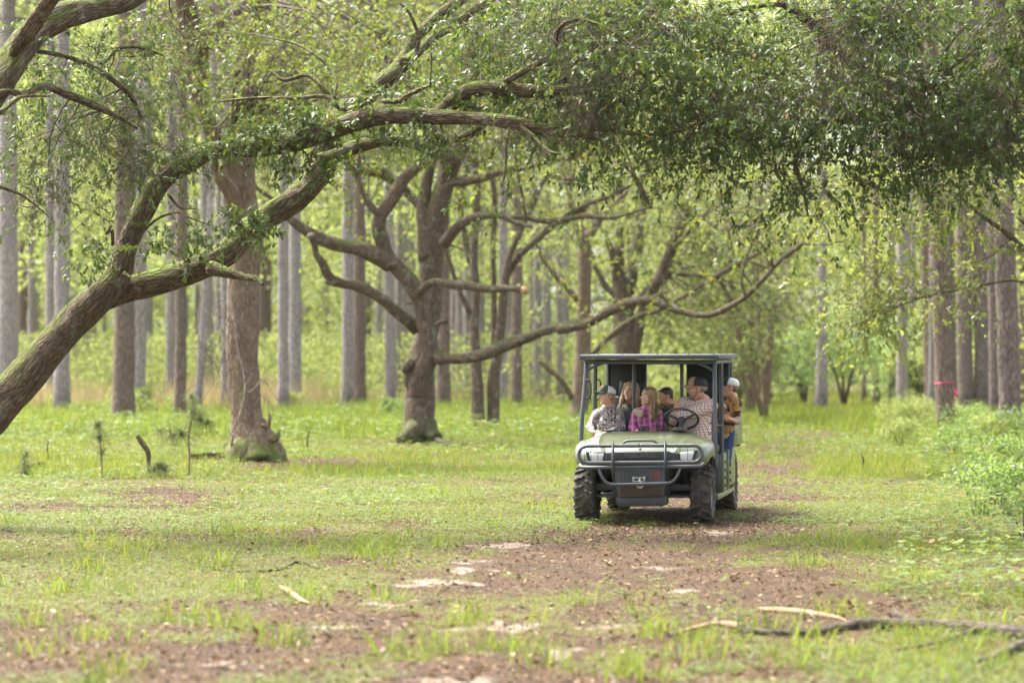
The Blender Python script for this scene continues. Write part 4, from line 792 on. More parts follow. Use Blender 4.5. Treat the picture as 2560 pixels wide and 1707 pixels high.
# left and middle, traced one by one
lg = "pines standing in the wood on the left"
z4x = lambda x: x / 2.45
z4y = lambda y: 560 + y / 2.45
Fx = lambda x: 800 + x / 2.8514
Fy = lambda y: 600 + y / 2.8514
lp = [(z4x(48), z4y(1180), 24, "thick pale pine at the left edge, its foot behind the leaning trunk", 0), (z4x(140), z4y(1060), 12, "brown pine right beside the thick one at the left edge", 2), (z4x(303), z4y(1150), 10, "slim pine left of the scorched pair", 2), (z4x(378), z4y(1190), 18.5, "pale pine with a black scorched foot, left of the tall cluster", 3),
      (z4x(460), z4y(1060), 9, "narrow brown pine just right of the black-footed one", 2), (z4x(755), z4y(1240), 25, "broadest pale pine in the wood, framed by the fork of the leaning oak", 8), (z4x(845), z4y(1200), 17, "dark-edged pine against the right side of the broadest one", 10), (z4x(912), z4y(1060), 9, "thin brown pine behind the dark-edged one", 4),
      (z4x(1045), z4y(1130), 11.5, "left one of the pale pair below the mossy limb", 2), (z4x(1106), z4y(1230), 13.5, "right one of the pale pair below the mossy limb", 4), (z4x(1205), z4y(1200), 8.5, "thin curved pine leaning right, below the mossy limb", 18), (z4x(1335), z4y(1070), 8.5, "thin pine close to the left of the two-stemmed oak", 1), (z4x(1380), z4y(1170), 11, "dark-footed pine touching the left side of the two-stemmed oak", 1),
      (z4x(1628), z4y(1060), 14, "pale pine touching the right side of the two-stemmed oak", -4), (z4x(1735), z4y(1180), 13, "left one of the pair right of the two-stemmed oak", 1), (z4x(1806), z4y(1160), 14.5, "right one of the pair right of the two-stemmed oak", 2),
      (Fx(198), Fy(1230), 14, "left one of the close pair between the two nearer oaks", 2), (Fx(282), Fy(1220), 14, "right one of the close pair between the two nearer oaks", 2), (Fx(420), Fy(1150), 7.5, "thin pine between the close pair and the big middle oak", 0), (Fx(508), Fy(1220), 12.5, "dark-footed pine leaning left, before the big middle oak", -14), (Fx(585), Fy(1170), 17, "wide pale pine behind the left edge of the big middle oak", 0),
      (Fx(880), Fy(1240), 15.5, "grey pine right against the big middle oak's trunk", 0), (Fx(940), Fy(1140), 8, "thin pine behind the grey one beside the middle oak", 0), (Fx(1045), Fy(1160), 9, "narrow pine left of the many-stemmed oak", 0), (Fx(1305), Fy(1220), 10, "grey pine right of the many-stemmed oak", 0), (Fx(1402), Fy(1250), 12.5, "pine with a dark foot midway between the many-stemmed oak and the vehicle", 4),
      (Fx(1515), Fy(1180), 8.5, "slim grey pine second left of the vehicle", 2), (Fx(1620), Fy(1185), 9.5, "slim pine next to the vehicle, left of the straight oak", 0), (Fx(1712), Fy(1190), 9.5, "pine just left of the straight oak's foot", 0), (Fx(345), Fy(1120), 6, "very thin pine behind the close pair", 0)]
for k, (px, py, r, lab, ln) in enumerate(lp):
    pine(px, py, r, PINEB if k % 4 != 1 else PINEB2, lab, lg, ln, 19 + k % 3, 20 + k, bend=(.35 if 'curved' in lab else 0))
R = rng(77); fg = "thin far pines in the depth of the wood"; taken = []
k = 0
while k < 105:
    px = R.uniform(-60, 1480) if k < 84 else R.uniform(2230, 2640)
    Y = R.uniform(118, 215) if k < 84 else R.uniform(100, 180)
    x = (px - 1280) / FPX * Y
    if any(abs(x - a) < .9 and abs(Y - b) < 4 for a, b in taken): continue
    taken.append((x, Y)); rr = R.uniform(.11, .24) / Y * FPX
    pine(px, 0, rr, PINEB, "thin grey pine far back in the wood among its like", fg, R.normal() * 12, 20, 100 + k, proto=True, Y=Y, sides=9); k += 1
# pale trunk beyond the clearing
pine(2053, 1032, 12.5, PINEB, "pale bare trunk rising at the far end of the clearing", "pines at the end of the clearing", 5, 15, 400, Y=112)
for px, Y, rr in [(2190, 128, 8), (2255, 122, 9), (2160, 135, 6), (2225, 140, 5)]:
    pine(px, 0, rr, PINEB2, "dark trunk in the far right shade of the clearing, " + {2190: "left of the middle", 2255: "nearest the pines", 2160: "leftmost", 2225: "right of the middle"}[px], "dark trunks at the end of the clearing", 0, 18, 401 + int(px) % 7, Y=Y, sides=10)

# ------------------------------------------------------------------ far foliage
def mass(name, R, n, fn, L, mat, kind="stuff", label=None, cat=None):
    p = fn(n); p = p[p[:, 2] > -.2]; d = nrm(R.normal(size=p.shape) * [1, 1, .8] + [0, 0, -.1]); nn = R.normal(size=p.shape) * .8 + [0, 0, .8]
    k = R.uniform(.5, 1.4, len(p)) * L; v, q, c = leaves(p, d, nn, k, k * .6, False)
    o = mk(name, v, q, mat, fattr={"rnd": np.repeat(R.uniform(0, 1, len(p)), c)}); return tag(o, label, cat, kind=kind)
def vol(R, n, x0, x1, y0, y1, z0, z1, sc, thr, seed, zp=1.0):
    out = []; tot = 0
    while tot < n:
        u = R.uniform(0, 1, (2 * n, 3)); Y = y0 + (y1 - y0) * u[:, 1]; p = np.stack([(x0 + (x1 - x0) * u[:, 0]) * Y / y0, Y, z0 + (z1 - z0) * u[:, 2] ** zp], 1)
        p = p[fbm(p * [1, .6, 1.2], sc, seed, 3) > thr]; pxx = 1280 + FPX * p[:, 0] / p[:, 1]; pyy = HY - FPX * (p[:, 2] - CAMZ) / p[:, 1]; lane = np.interp(p[:, 1], TY, TX); p = p[~((np.abs(pxx - 2050 - R.normal(size=len(p)) * 40) < 150) & (R.uniform(size=len(p)) < .6))] if y0 < 230 else p; lane = np.interp(p[:, 1], TY, TX); p = p[~((p[:, 0] > lane - 5.5) & (p[:, 0] < lane + 5) & (p[:, 1] < 158))]; out.append(p); tot += len(p)
    return np.vstack(out)[:n]
R = rng(501)
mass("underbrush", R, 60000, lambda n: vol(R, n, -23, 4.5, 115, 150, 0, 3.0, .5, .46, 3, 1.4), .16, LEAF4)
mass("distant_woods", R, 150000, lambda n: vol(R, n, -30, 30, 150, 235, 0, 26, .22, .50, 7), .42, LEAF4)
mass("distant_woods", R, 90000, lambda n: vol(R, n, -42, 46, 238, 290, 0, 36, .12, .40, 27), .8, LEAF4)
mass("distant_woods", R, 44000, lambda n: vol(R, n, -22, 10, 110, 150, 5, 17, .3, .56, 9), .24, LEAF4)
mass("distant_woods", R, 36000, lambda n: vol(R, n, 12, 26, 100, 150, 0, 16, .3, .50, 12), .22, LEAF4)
# rounded bushes and small trees round the end of the clearing
def bush(name, cat, label, px, Y, w, h, n, L, mat, seed, group=None, z0=0.0, trunk=.05):
    R = rng(seed); x = (px - 1280) / FPX * Y; t = tag(empty(name, (x, Y, 0)), label, cat, group)
    st = []
    for j in range(5):
        a = R.uniform(0, 6.28); e = np.array([math.cos(a) * w * .35, math.sin(a) * w * .3, h * R.uniform(.6, .9)])
        st.append(np.array([[0, 0, -.1, trunk], [e[0] * .3, e[1] * .3, h * .35, trunk * .6], [e[0], e[1], e[2], trunk * .15]]))
    G = Geo(); L_ = []
    for j, c in enumerate(st): c = crs(c, h / 10); G.add(*tube(c, 7, .005, seed=seed + j)[:4]); L_.append(c)
    G.build("stems", TWIGM, t)
    c = rdir(R, 16) * R.uniform(.3, 1, (16, 1)) * [w / 2, w / 2, h * .42] + [0, 0, h * .55 + z0]; c[:, 2] = np.maximum(c[:, 2], .15 * h)
    p = c[R.integers(0, 16, n)] + rdir(R, n) * R.uniform(0, 1, (n, 1)) ** .45 * np.array([w, w, h]) * .19; p[:, 2] = np.abs(p[:, 2])
    d = rdir(R, n) - [0, 0, .15]; nn = R.normal(size=p.shape) * .6 + [0, 0, 1]; k = R.uniform(.6, 1.3, n) * L; v, q, cc = leaves(p, d, nn, k, k * .55, False)
    Gl = Geo(); Gl.add(v, q, rnd=np.repeat(np.clip(R.uniform(0, .8, n) + R.normal() * .1, 0, 1), cc)); Gl.build("foliage", mat, t, smooth=False); return t
bg = "bushy trees closing off the clearing"
for k, (px, Y, w, h, n, lab, m) in enumerate([(2110, 122, 4.6, 4.8, 3200, "rounded mint green tree at the end of the clearing, left of the middle", LEAFN), (2220, 126, 4.4, 4.2, 2800, "mint green bushy tree left of the dark trunks across the clearing", LEAFN), (2010, 124, 3.6, 3.6, 2600, "pale green bush beside the pale bare trunk", LEAFN), (1930, 126, 4.0, 4.0, 2800, "light green bushy tree just right of the vehicle, far off", LEAFN),
                                               (2300, 118, 2.4, 2.4, 2600, "yellow-green bush between the clearing and the right-hand pines", LEAF4), (1850, 120, 3.4, 3.6, 4500, "bushy sapling behind the vehicle's right roof edge", LEAF4)]):
    bush("small_tree", "tree", lab, px, Y, w, h, n, .17, m, 700 + k, bg, trunk=.08)
bg = "low bushes at the feet of the right-hand pines"
for k, (px, py, w, h, n, lab, m) in enumerate([(2240, 1075, 1.4, .8, 2000, "pale green bush left of the ribboned pine", LEAF4), (2290, 1090, 1.3, 1.0, 1800, "yellowish bush close beside the ribboned pine's left foot", LEAF4), (2420, 1105, 1.5, 1.1, 2200, "leafy bush between the ribboned pine and the scorched pine", LEAFM), (2480, 1120, 1.1, .8, 1300, "small bush before the scorched pine", LEAF4), (2555, 1120, 1.3, .9, 1500, "bush at the right edge under the pines", LEAFM),
                                                (2340, 1075, 1.5, 1.0, 2200, "leafy bush growing right in front of the ribboned pine's neighbour", LEAF4), (2380, 1140, 1.2, .7, 1300, "low bush a step nearer than the ribboned pine", LEAFM), (2250, 1120, 1.3, .7, 1400, "low pale bush where grass meets the right-hand wood", LEAF4), (2530, 1180, 1.3, .7, 1300, "dense low bush under the right edge pines", LEAFM),
                                                (2500, 1270, 1.5, .75, 1500, "broad-leaved shrub spreading at the right edge of the grass", LEAFM), (2560, 1340, 1.3, .6, 1000, "lower broad-leaved shrub nearest the right edge", LEAFM), (2440, 1215, 1.2, .5, 800, "sparse shrub behind the spreading one on the right", LEAFM),
                                                (2275, 1050, 1.2, .9, 1300, "bright bush where the track passes the right-hand wood", LEAF4)]):
    bush("bush", "bush", lab, px, gd(py), w, h, n, .06, m, 720 + k, bg, trunk=.012)
bg = "bushes around the feet of the left-hand pines"
for k, (px, py, w, h, n, lab, m) in enumerate([(300, 1060, 1.6, 1.1, 1800, "pale bush at the foot of the broadest pine", LEAF4), (350, 1050, 1.3, 1.0, 1500, "small bright bush right of the broadest pine's foot", LEAF4), (455, 1060, 1.0, .9, 900, "bluish bush at the foot of the pale pair", LEAFM), (730, 1040, 1.3, .9, 1200, "small bush at the foot of the pair right of the two-stemmed oak", LEAF4), (975, 1060, .9, .9, 900, "low bluish bush left of the big middle oak's foot", LEAFM), (150, 1040, 1.4, .8, 1200, "bright bush by the black-footed pine", LEAF4)]):
    bush("bush", "bush", lab, px, gd(py), w, h, n, .08, m, 740 + k, bg, trunk=.012)
# ------------------------------------------------------------------ the utility vehicle
VA = math.radians(9.6); CA, SA = math.cos(VA), math.sin(VA); VO = np.array([1.496, 33.6])
def loc_(px, py, v):
    """picture point at vehicle depth v (metres behind the front axle) -> vehicle coordinates (u, v, w)"""
    k = (px - 1280) / FPX; u = (k * (VO[1] + v * CA) - VO[0] - v * SA) / (CA + k * SA)
    Y = VO[1] - u * SA + v * CA; return np.array([u, v, CAMZ + (HY - py) / FPX * Y])
def V1(x, y, v): return loc_(1400 + x / 3.2667, 860 + y / 3.2667, v)
def VP(x, y, v): return loc_(1430 + x / 5.47, 900 + y / 5.47, v)
def local_pt(u, v, w=0): return (VO[0] + u * CA + v * SA, VO[1] - u * SA + v * CA, w)
GREEN = plain("sage_green_plastic", (0.080, 0.100, 0.052), .34, spec=.45, coat=.2, dirt=((.22, .17, .11), 6, .52, .45))
BLACKP = plain("dark_plastic", (0.035, 0.037, 0.042), .5, var=.2, dirt=((.12, .10, .08), 9, .5, .35))
FRAMEM = plain("powder_coated_steel", (0.060, 0.066, 0.078), .42, spec=.6, dirt=((.16, .14, .11), 14, .55, .35), bumps=(90, .15, .002))
BLACKM = plain("black_panel", (0.012, 0.012, 0.013), .6)
RUB = plain("dusty_rubber", (0.045, 0.040, 0.037), .85, var=.4, vscale=16, dirt=((.17, .135, .10), 11, .46, .6), bumps=(60, .4, .004))
RIMM = plain("rim_steel", (0.20, 0.215, 0.235), .45, metal=.4, dirt=((.25, .22, .18), 8, .5, .4))
STEEL = plain("worn_steel", (0.50, 0.48, 0.42), .4, metal=.7, var=.3)
RUSTY = plain("rusty_mud", (0.075, 0.048, 0.03), .85, var=.4, vscale=20)
LENS = plain("headlight_glass", (0.85, 0.88, 0.90), .12, metal=.25, var=.3, vscale=45, coat=1.0)
REDM = plain("red_plastic", (0.30, 0.035, 0.04), .5)
def box(g, c, s, rot=None, bev=0.0):
    """bevelled box: centre c, size s"""
    c = np.array(c, float); s = np.array(s, float) / 2; b = min(bev, s.min() * .95) if bev else 0
    bm = bmesh.new(); bmesh.ops.create_cube(bm, size=2.0)
    for v in bm.verts: v.co = Vector((v.co.x * s[0], v.co.y * s[1], v.co.z * s[2]))
    if b: bmesh.ops.bevel(bm, geom=list(bm.edges), offset=b, segments=2, affect='EDGES', profile=.5)
    bmadd(g, bm, c, rot)
def bmadd(g, bm, c=(0, 0, 0), rot=None):
    if rot is not None: bmesh.ops.transform(bm, matrix=rot.to_4x4(), verts=bm.verts)
    bm.verts.ensure_lookup_table(); v = np.array([x.co[:] for x in bm.verts]) + np.array(c)
    Q = [[x.index for x in f.verts] for f in bm.faces if len(f.verts) == 4]; T_ = []
    for f in bm.faces:
        if len(f.verts) != 4:
            i = [x.index for x in f.verts]
            for k in range(1, len(i) - 1): T_.append([i[0], i[k], i[k + 1]])
    g.add(v, np.array(Q, int).reshape(-1, 4), np.array(T_, int).reshape(-1, 3)); bm.free()
def pipe(g, pts, r, step=.02, sides=12, closed=False):
    c = np.array([list(p) + [r] for p in pts]); 
    g.add(*tube(crs(c, step), sides, 0)[:3])
def prism(g, pts, d, bev=0.0):
    """polygon pts (n,3) extruded by vector d"""
    bm = bmesh.new(); vs = [bm.verts.new(p) for p in pts]; f = bm.faces.new(vs)
    r = bmesh.ops.extrude_face_region(bm, geom=[f]); bmesh.ops.translate(bm, vec=Vector(d), verts=[e for e in r['geom'] if isinstance(e, bmesh.types.BMVert)])
    bmesh.ops.recalc_face_normals(bm, faces=bm.faces)
    if bev: bmesh.ops.bevel(bm, geom=list(bm.edges), offset=bev, segments=2, affect='EDGES', profile=.5)
    bmadd(g, bm)
utv = tag(empty("utility_vehicle", local_pt(0, 0), -VA), "sage green utility vehicle with dark roof and brush guard, full of people, on the track", "vehicle")
def part(name, g, mat, parent=None, smooth=False): return g.build(name, mat, parent or utv, smooth=smooth)
# hood and fenders from cross sections
ST = [(-.63, .56, .665, .74, .80, .40), (-.60, .62, .665, .77, .835, .44), (-.50, .70, .665, .83, .882, .47), (-.40, .735, .665, .865, .912, .49), (-.30, .755, .70, .885, .932, .50), (-.15, .765, .735, .90, .955, .51), (0, .77, .75, .91, .972, .52),
      (.15, .77, .735, .915, .988, .52), (.28, .765, .70, .915, 1.0, .52), (.38, .76, .64, .90, 1.01, .50), (.46, .755, .55, .87, 1.012, .48)]
sec = []
for v, hw, wb, ws, wt, ut in ST:
    half = [(hw * .985, wb), (hw, wb + .02), (hw * 1.0, (wb + ws) / 2), (hw * .985, ws - .03), (hw * .95, ws), (hw * .86, ws + .018), (ut + .03, wt - .022), (ut - .02, wt - .004), (ut - .045, wt - .014), (ut - .09, wt - .012), (ut * .5, wt), (0, wt + .006)]
    row = [(-a, v, b) for a, b in half] + [(a, v, b) for a, b in half[::-1][1:]]
    sec.append(row)
sec = np.array(sec); n1, n2 = sec.shape[:2]; i = (np.arange(n1 - 1)[:, None] * n2 + np.arange(n2 - 1)[None]).ravel()
g = Geo(); g.add(sec.reshape(-1, 3), np.stack([i, i + n2, i + n2 + 1, i + 1], 1))
fr = sec[0]; m = n2 // 2; ql = np.array([[k, k + 1, n2 - 2 - k, n2 - 1 - k] for k in range(m)])
g.add(fr, ql)
body = part("hood", g, GREEN, smooth=True)
body.modifiers.new("e", 'EDGE_SPLIT').split_angle = math.radians(38)
# dark nose panel, lettering, lamps
vf = -.655
def quadp(pts, v, d, mat, name, parent=None, bev=.006):
    g = Geo(); prism(g, [V1(x, y, v) for x, y in pts], (0, d, 0), bev); return part(name, g, mat, parent)
nose = quadp([(375, 888), (445, 878), (870, 872), (955, 890), (975, 946), (865, 944), (445, 948), (362, 952)], -.665, .06, BLACKP, "nose_panel")
quadp([(445, 880), (870, 875), (866, 934), (447, 940)], -.69, .03, BLACKP, "raised_panel", nose)
cu = bpy.data.curves.new("lettering", 'FONT'); cu.body = "POLARIS"; cu.size = .19; cu.extrude = .006; cu.align_x = 'CENTER'; cu.align_y = 'CENTER'; cu.offset = .002; cu.space_character = 1.05
to = bpy.data.objects.new("tmp", cu); COL.objects.link(to); dg = bpy.context.evaluated_depsgraph_get(); me = bpy.data.meshes.new_from_object(to.evaluated_get(dg)); bpy.data.objects.remove(to)
vv = np.array([x.co[:] for x in me.vertices]); lc = V1(652, 907, -.69); wd = V1(775, 907, -.69)[0] - V1(530, 907, -.69)[0]; hgt = V1(652, 888, -.69)[2] - V1(652, 925, -.69)[2]
vv[:, 0] = (vv[:, 0] - (vv[:, 0].min() + vv[:, 0].max()) / 2) * wd / np.ptp(vv[:, 0]); vv[:, 1] = (vv[:, 1] - (vv[:, 1].min() + vv[:, 1].max()) / 2) * hgt / np.ptp(vv[:, 1])
for q, x in zip(vv, me.vertices): x.co = (lc[0] + q[0], -.693 - q[2], lc[2] + q[1])
me.materials.append(plain("letter_grey", (0.105, 0.108, 0.115), .5)); lo = bpy.data.objects.new("lettering", me); COL.objects.link(lo); lo.parent = nose
for bz, ln in [([(205, 876), (385, 884), (366, 952), (300, 962), (228, 958)], [(236, 890), (358, 892), (346, 948), (300, 958), (252, 954)]), ([(948, 888), (1126, 862), (1104, 946), (1040, 958), (975, 952)], [(974, 886), (1098, 873), (1076, 942), (1040, 949), (988, 946)])]:
    b = quadp(bz, -.655, .06, BLACKP, "headlight"); quadp(ln, -.668, .02, LENS, "lens", b, .004)
# hood badge crease line and vent
g = Geo(); box(g, (.36, .40, 1.03), (.10, .10, .03), bev=.01); part("cup_holder", g, BLACKP)
g = Geo(); box(g, (-.45, .42, 1.02), (.12, .10, .025), bev=.01); part("cup_holder", g, BLACKP)
g = Geo(); prism(g, [V1(x, y, -.655) for x, y in ((640, 846), (668, 845), (664, 862), (654, 869), (645, 863))], (0, .02, 0), .002); em = part("emblem", g, plain("emblem_white", (.7, .72, .75), .4)); g = Geo(); prism(g, [V1(x, y, -.659) for x, y in ((647, 849), (661, 848), (659, 859), (654, 864), (649, 860))], (0, .004, 0)); part("emblem_centre", g, plain("emblem_blue", (.03, .06, .30), .4), em)
# cowl and dash behind hood
g = Geo(); box(g, (0, .50, .84), (1.0, .10, .33), bev=.03); box(g, (0, .50, .76), (1.44, .08, .24), bev=.02); part("dashboard", g, BLACKP)
g = Geo(); box(g, (.34, .47, 1.035), (.16, .10, .05), bev=.02); part("cowl_trim", g, GREEN)
# brush guard
bv = -.80
g = Geo(); L_, Rr, Tt, Bb = 1445, 1757.5, 1115, 1157
def arc(cx, cy, r, a0, a1, n=6): return [loc_(cx + r * math.cos(math.radians(a)), cy - r * math.sin(math.radians(a)), bv) for a in np.linspace(a0, a1, n)]
hh = (Bb - Tt) / 2
loop = [loc_(x, Tt + (1112.5 - Tt) * (x - L_) / 312, bv) for x in (1600, 1540, 1480)] + arc(L_ + hh + 2, Tt + hh, hh, 90, 270, 9) + [loc_(x, Bb - 2 * (x - L_) / 312, bv) for x in (1480, 1540, 1600, 1680, 1720)] + arc(Rr - hh - 2, Tt + hh - 2, hh, 270, 450, 9) + [loc_(x, 1113.5, bv) for x in (1720, 1660, 1600)]
pipe(g, loop, .0205)
guard = part("brush_guard", g, FRAMEM, smooth=True)
g = Geo(); pipe(g, [V1(505, 830, bv + .02), V1(530, 797, bv + .03), V1(570, 789, bv + .03), V1(740, 787, bv + .03), V1(775, 795, bv + .03), V1(808, 828, bv + .02)], .013); part("top_hoop", g, FRAMEM, guard, True)
g = Geo(); pipe(g, [V1(165, 985, bv + .14), V1(180, 1004, bv + .08), V1(300, 1008, bv + .03), V1(640, 1003, bv), V1(1000, 1000, bv + .03), V1(1140, 996, bv + .08), V1(1165, 975, bv + .14)], .020); part("bumper_tube", g, FRAMEM, guard, True)
g = Geo(); pipe(g, [V1(318, 1015, bv + .03), V1(335, 1065, bv + .01), V1(365, 1115, bv), V1(410, 1142, bv), V1(480, 1146, bv), V1(650, 1142, bv), V1(860, 1136, bv), V1(915, 1122, bv), V1(950, 1085, bv), V1(980, 1015, bv + .03)], .018); part("lower_hoop", g, FRAMEM, guard, True)
for x, t_ in ((432, 784), (860, 774)):
    g = Geo(); prism(g, [V1(x, t_, bv), V1(x + 9, t_ + 50, bv), V1(x + 9, 985, bv), V1(x + 14, 1000, bv), V1(x, 1085, bv), V1(x - 12, 1040, bv), V1(x - 12, 990, bv), V1(x - 8, t_ + 50, bv)], (0, .06, 0)); 
    for v_ in range(len(g.v)): g.v[v_][:, 1] -= .035
    part("guard_upright", g, FRAMEM, guard)
for x in (200, 252, 308, 365, 925, 980, 1040, 1095): g = Geo(); g.add(*tube(np.array([np.append(V1(x, 845, bv), .0035), np.append(V1(x + 1, 955, bv), .0035)]), 6)[:3]); part("lamp_bar", g, FRAMEM, guard)
# radiator guard with slots, winch, skid plate
rgd = quadp([(446, 1008), (858, 1003), (852, 1150), (842, 1245), (478, 1250), (458, 1150)], -.60, .10, FRAMEM, "radiator_guard")
def slots(x0, x1, y0, y1, nx_, ny_, v, mat, name, parent, fw=.55, fh=.5, skip=None):
    g = Geo()
    for a_ in range(nx_):
        for b__ in range(ny_):
            cx = x0 + (a_ + .5) * (x1 - x0) / nx_; cy = y0 + (b__ + .5) * (y1 - y0) / ny_
            if skip and skip(cx, cy): continue
            hw_, hh_ = (x1 - x0) / nx_ * fw / 2, (y1 - y0) / ny_ * fh / 2
            p = np.array([V1(cx - hw_, cy - hh_, v), V1(cx + hw_, cy - hh_, v), V1(cx + hw_, cy + hh_, v), V1(cx - hw_, cy + hh_, v)]); g.add(p, np.array([[0, 3, 2, 1]]))
    return part(name, g, mat, parent)
pl = quadp([(472, 1025), (826, 1022), (820, 1122), (478, 1126)], -.622, .02, plain("grey_steel", (.10, .11, .125), .45, dirt=((.2, .18, .15), 12, .5, .4)), "perforated_plate", rgd, .003)
slots(485, 812, 1032, 1118, 20, 8, -.6245, BLACKM, "slots", rgd, skip=lambda x, y: 585 < x < 700 and y > 1070 or x > 762)
quadp([(768, 1034), (802, 1033), (802, 1104), (768, 1105)], -.628, .004, REDM, "red_label", rgd, .001)
quadp([(490, 1155), (838, 1152), (832, 1238), (496, 1243)], -.612, .01, RUSTY, "mud_screen", rgd, .002)
slots(500, 830, 1160, 1236, 19, 9, -.6145, BLACKM, "screen_holes", rgd, .5, .45)
quadp([(455, 1248), (866, 1240), (868, 1305), (845, 1322), (480, 1328), (462, 1300)], -.56, .25, BLACKP, "skid_plate")
w_ = quadp([(580, 1078), (706, 1075), (710, 1128), (582, 1132)], -.66, .04, FRAMEM, "winch", None, .004)
quadp([(592, 1082), (604, 1082), (604, 1128), (592, 1128)], -.685, .03, STEEL, "roller", w_, .002); quadp([(680, 1080), (694, 1080), (694, 1126), (680, 1126)], -.685, .03, STEEL, "roller", w_, .002)
g = Geo(); pipe(g, [V1(606, 1092, -.68), V1(680, 1090, -.68)], .009); pipe(g, [V1(606, 1120, -.68), V1(680, 1118, -.68)], .009); part("fairlead", g, STEEL, w_, True)
g = Geo(); pipe(g, [V1(654, 1090, -.70), V1(650, 1115, -.72), V1(664, 1132, -.72), V1(676, 1150, -.72), V1(668, 1166, -.72), V1(650, 1171, -.72), V1(634, 1162, -.72), V1(632, 1148, -.72), V1(640, 1136, -.72)], .011, step=.008); part("hook", g, STEEL, w_, True)
# suspension arms, shocks, chassis
for sg in (-1, 1):
    g = Geo(); box(g, (sg * .43, -.08, .40), (.34, .16, .085), bev=.015); part("lower_arm_cover", g, BLACKP)
    g = Geo(); box(g, (sg * .43, -.05, .30), (.40, .22, .03), bev=.008); part("suspension_arm", g, FRAMEM)
    g = Geo(); pipe(g, [(sg * .50, .05, .34), (sg * .40, .08, .70)], .035); part("shock", g, RUSTY, None, True)
    g = Geo(); box(g, (sg * .43, .30, .55), (.50, .05, .45), bev=.01); part("wheel_liner", g, BLACKM)
g = Geo(); box(g, (0, .25, .50), (.62, 1.4, .42), bev=.02); box(g, (0, 1.6, .36), (1.10, 2.2, .16), bev=.02); box(g, (0, 2.9, .45), (.6, .9, .3), bev=.02); part("chassis", g, BLACKM)
g = Geo(); box(g, (.0, .28, .60), (1.40, .06, .42)); part("firewall", g, BLACKM)
# floor, sills, side panels
g = Geo(); box(g, (0, 1.25, .285), (1.42, 1.75, .05), bev=.01); part("floor", g, BLACKP)
for sg in (-1, 1):
    g = Geo(); prism(g, [(sg * .70, .36, .235), (sg * .70, 2.30, .265), (sg * .70, 2.30, .315), (sg * .70, .36, .30)], (sg * .09, 0, 0), .006); part("sill", g, GREEN)
    for v0, w0, w1 in ((.92, .30, .74), (1.50, .34, .76)):
        g = Geo(); box(g, (sg * .66, v0, (w0 + w1) / 2), (.22, .10, w1 - w0), bev=.035); pn = part("kick_panel", g, BLACKP, smooth=False)
        g = Geo(); prism(g, [(sg * .755, v0 - .03, w0), (sg * .755, v0 + (.30 if v0 < 1 else .85), w0 + .02), (sg * .755, v0 + (.32 if v0 < 1 else .80), w1 + .01), (sg * .755, v0 + .02, w1 + .02)], (sg * .045, 0, 0), .012); part("side_trim", g, GREEN, pn)
        g = Geo()
        for k in range(4): box(g, (sg * .806, v0 + .14, w0 + .08 + k * .09), (.02, .12, .035), bev=.008)
        part("step_ribs", g, BLACKP, pn)
    g = Geo(); box(g, (sg * .66, 1.02, .80), (.14, .16, .09), bev=.02); part("seat_corner", g, BLACKP)
    g = Geo(); box(g, (sg * .66, 2.05, .82), (.12, .16, .10), bev=.02); part("seat_corner", g, BLACKP)
# seats
SEAT = plain("black_vinyl", (.020, .021, .024), .42, bumps=(30, .2, .004))
g = Geo(); box(g, (0, 1.0, .66), (1.30, .50, .12), bev=.04); st_ = part("seat", g, SEAT, smooth=False)
g = Geo(); box(g, (0, 1.28, .98), (1.30, .10, .55), bev=.035); part("backrest", g, SEAT, st_)
g = Geo(); box(g, (0, 2.05, .68), (1.30, .50, .12), bev=.04); st2 = part("seat", g, SEAT)
for uu in (-.43, .50):
    g = Geo(); box(g, (uu, 2.30, 1.05), (.50, .10, .70), bev=.045); box(g, (uu, 2.29, 1.47), (.34, .10, .24), bev=.048); part("backrest", g, SEAT, st2)
# cage, roof, rear panels, grab handles
wt_ = 1.80
posts = {"front": [((-.735, .50, wt_), (-.745, .42, 1.5), (-.765, .33, 1.15), (-.772, .28, .62)), ((.735, .50, wt_), (.745, .42, 1.5), (.755, .33, 1.1), (.765, .30, .60))],
         "mid": [((-.735, 1.22, wt_), (-.745, 1.24, 1.2), (-.745, 1.25, .35)), ((.735, 1.22, wt_), (.742, 1.24, 1.2), (.748, 1.25, .35))],
         "rear": [((-.745, 2.38, wt_), (-.755, 2.40, .80)), ((.735, 2.38, wt_), (.745, 2.40, .80))], "inner": [((-.285, 1.26, wt_), (-.285, 1.26, 1.0)), ((.275, 1.26, wt_), (.275, 1.26, 1.0))]}
for k, ps in posts.items():
    for p_ in ps: g = Geo(); pipe(g, p_, .0255 if k != "inner" else .022, .05); part("cage_post", g, FRAMEM, None, True)
for sg in (-1, 1):
    g = Geo(); pipe(g, [(sg * .735, .50, wt_), (sg * .735, 1.4, wt_ + .008), (sg * .74, 2.38, wt_ + .01)], .0255, .1); part("roof_rail", g, FRAMEM, None, True)
    g = Geo(); pipe(g, [(sg * .742, .46, 1.69), (sg * .65, .49, 1.745), (sg * .52, .50, 1.80)], .017); part("gusset", g, FRAMEM, None, True)
for v_ in (.50, 1.24, 2.38): g = Geo(); pipe(g, [(-.735, v_, wt_), (.735, v_, wt_)], .0255, .2); part("cross_tube", g, FRAMEM, None, True)
for u_, v_, w1_, w2_ in ((-.715, .42, 1.60, 1.38), (-.715, 1.26, 1.60, 1.36), (.70, 1.28, 1.66, 1.35)):
    g = Geo(); pipe(g, [(u_ - .015, v_, w1_), (u_ + .03, v_ - .005, w1_ - .02), (u_ + .042, v_ - .01, (w1_ + w2_) / 2), (u_ + .03, v_ - .005, w2_ + .02), (u_ - .015, v_, w2_)], .010); part("grab_handle", g, BLACKP, None, True)
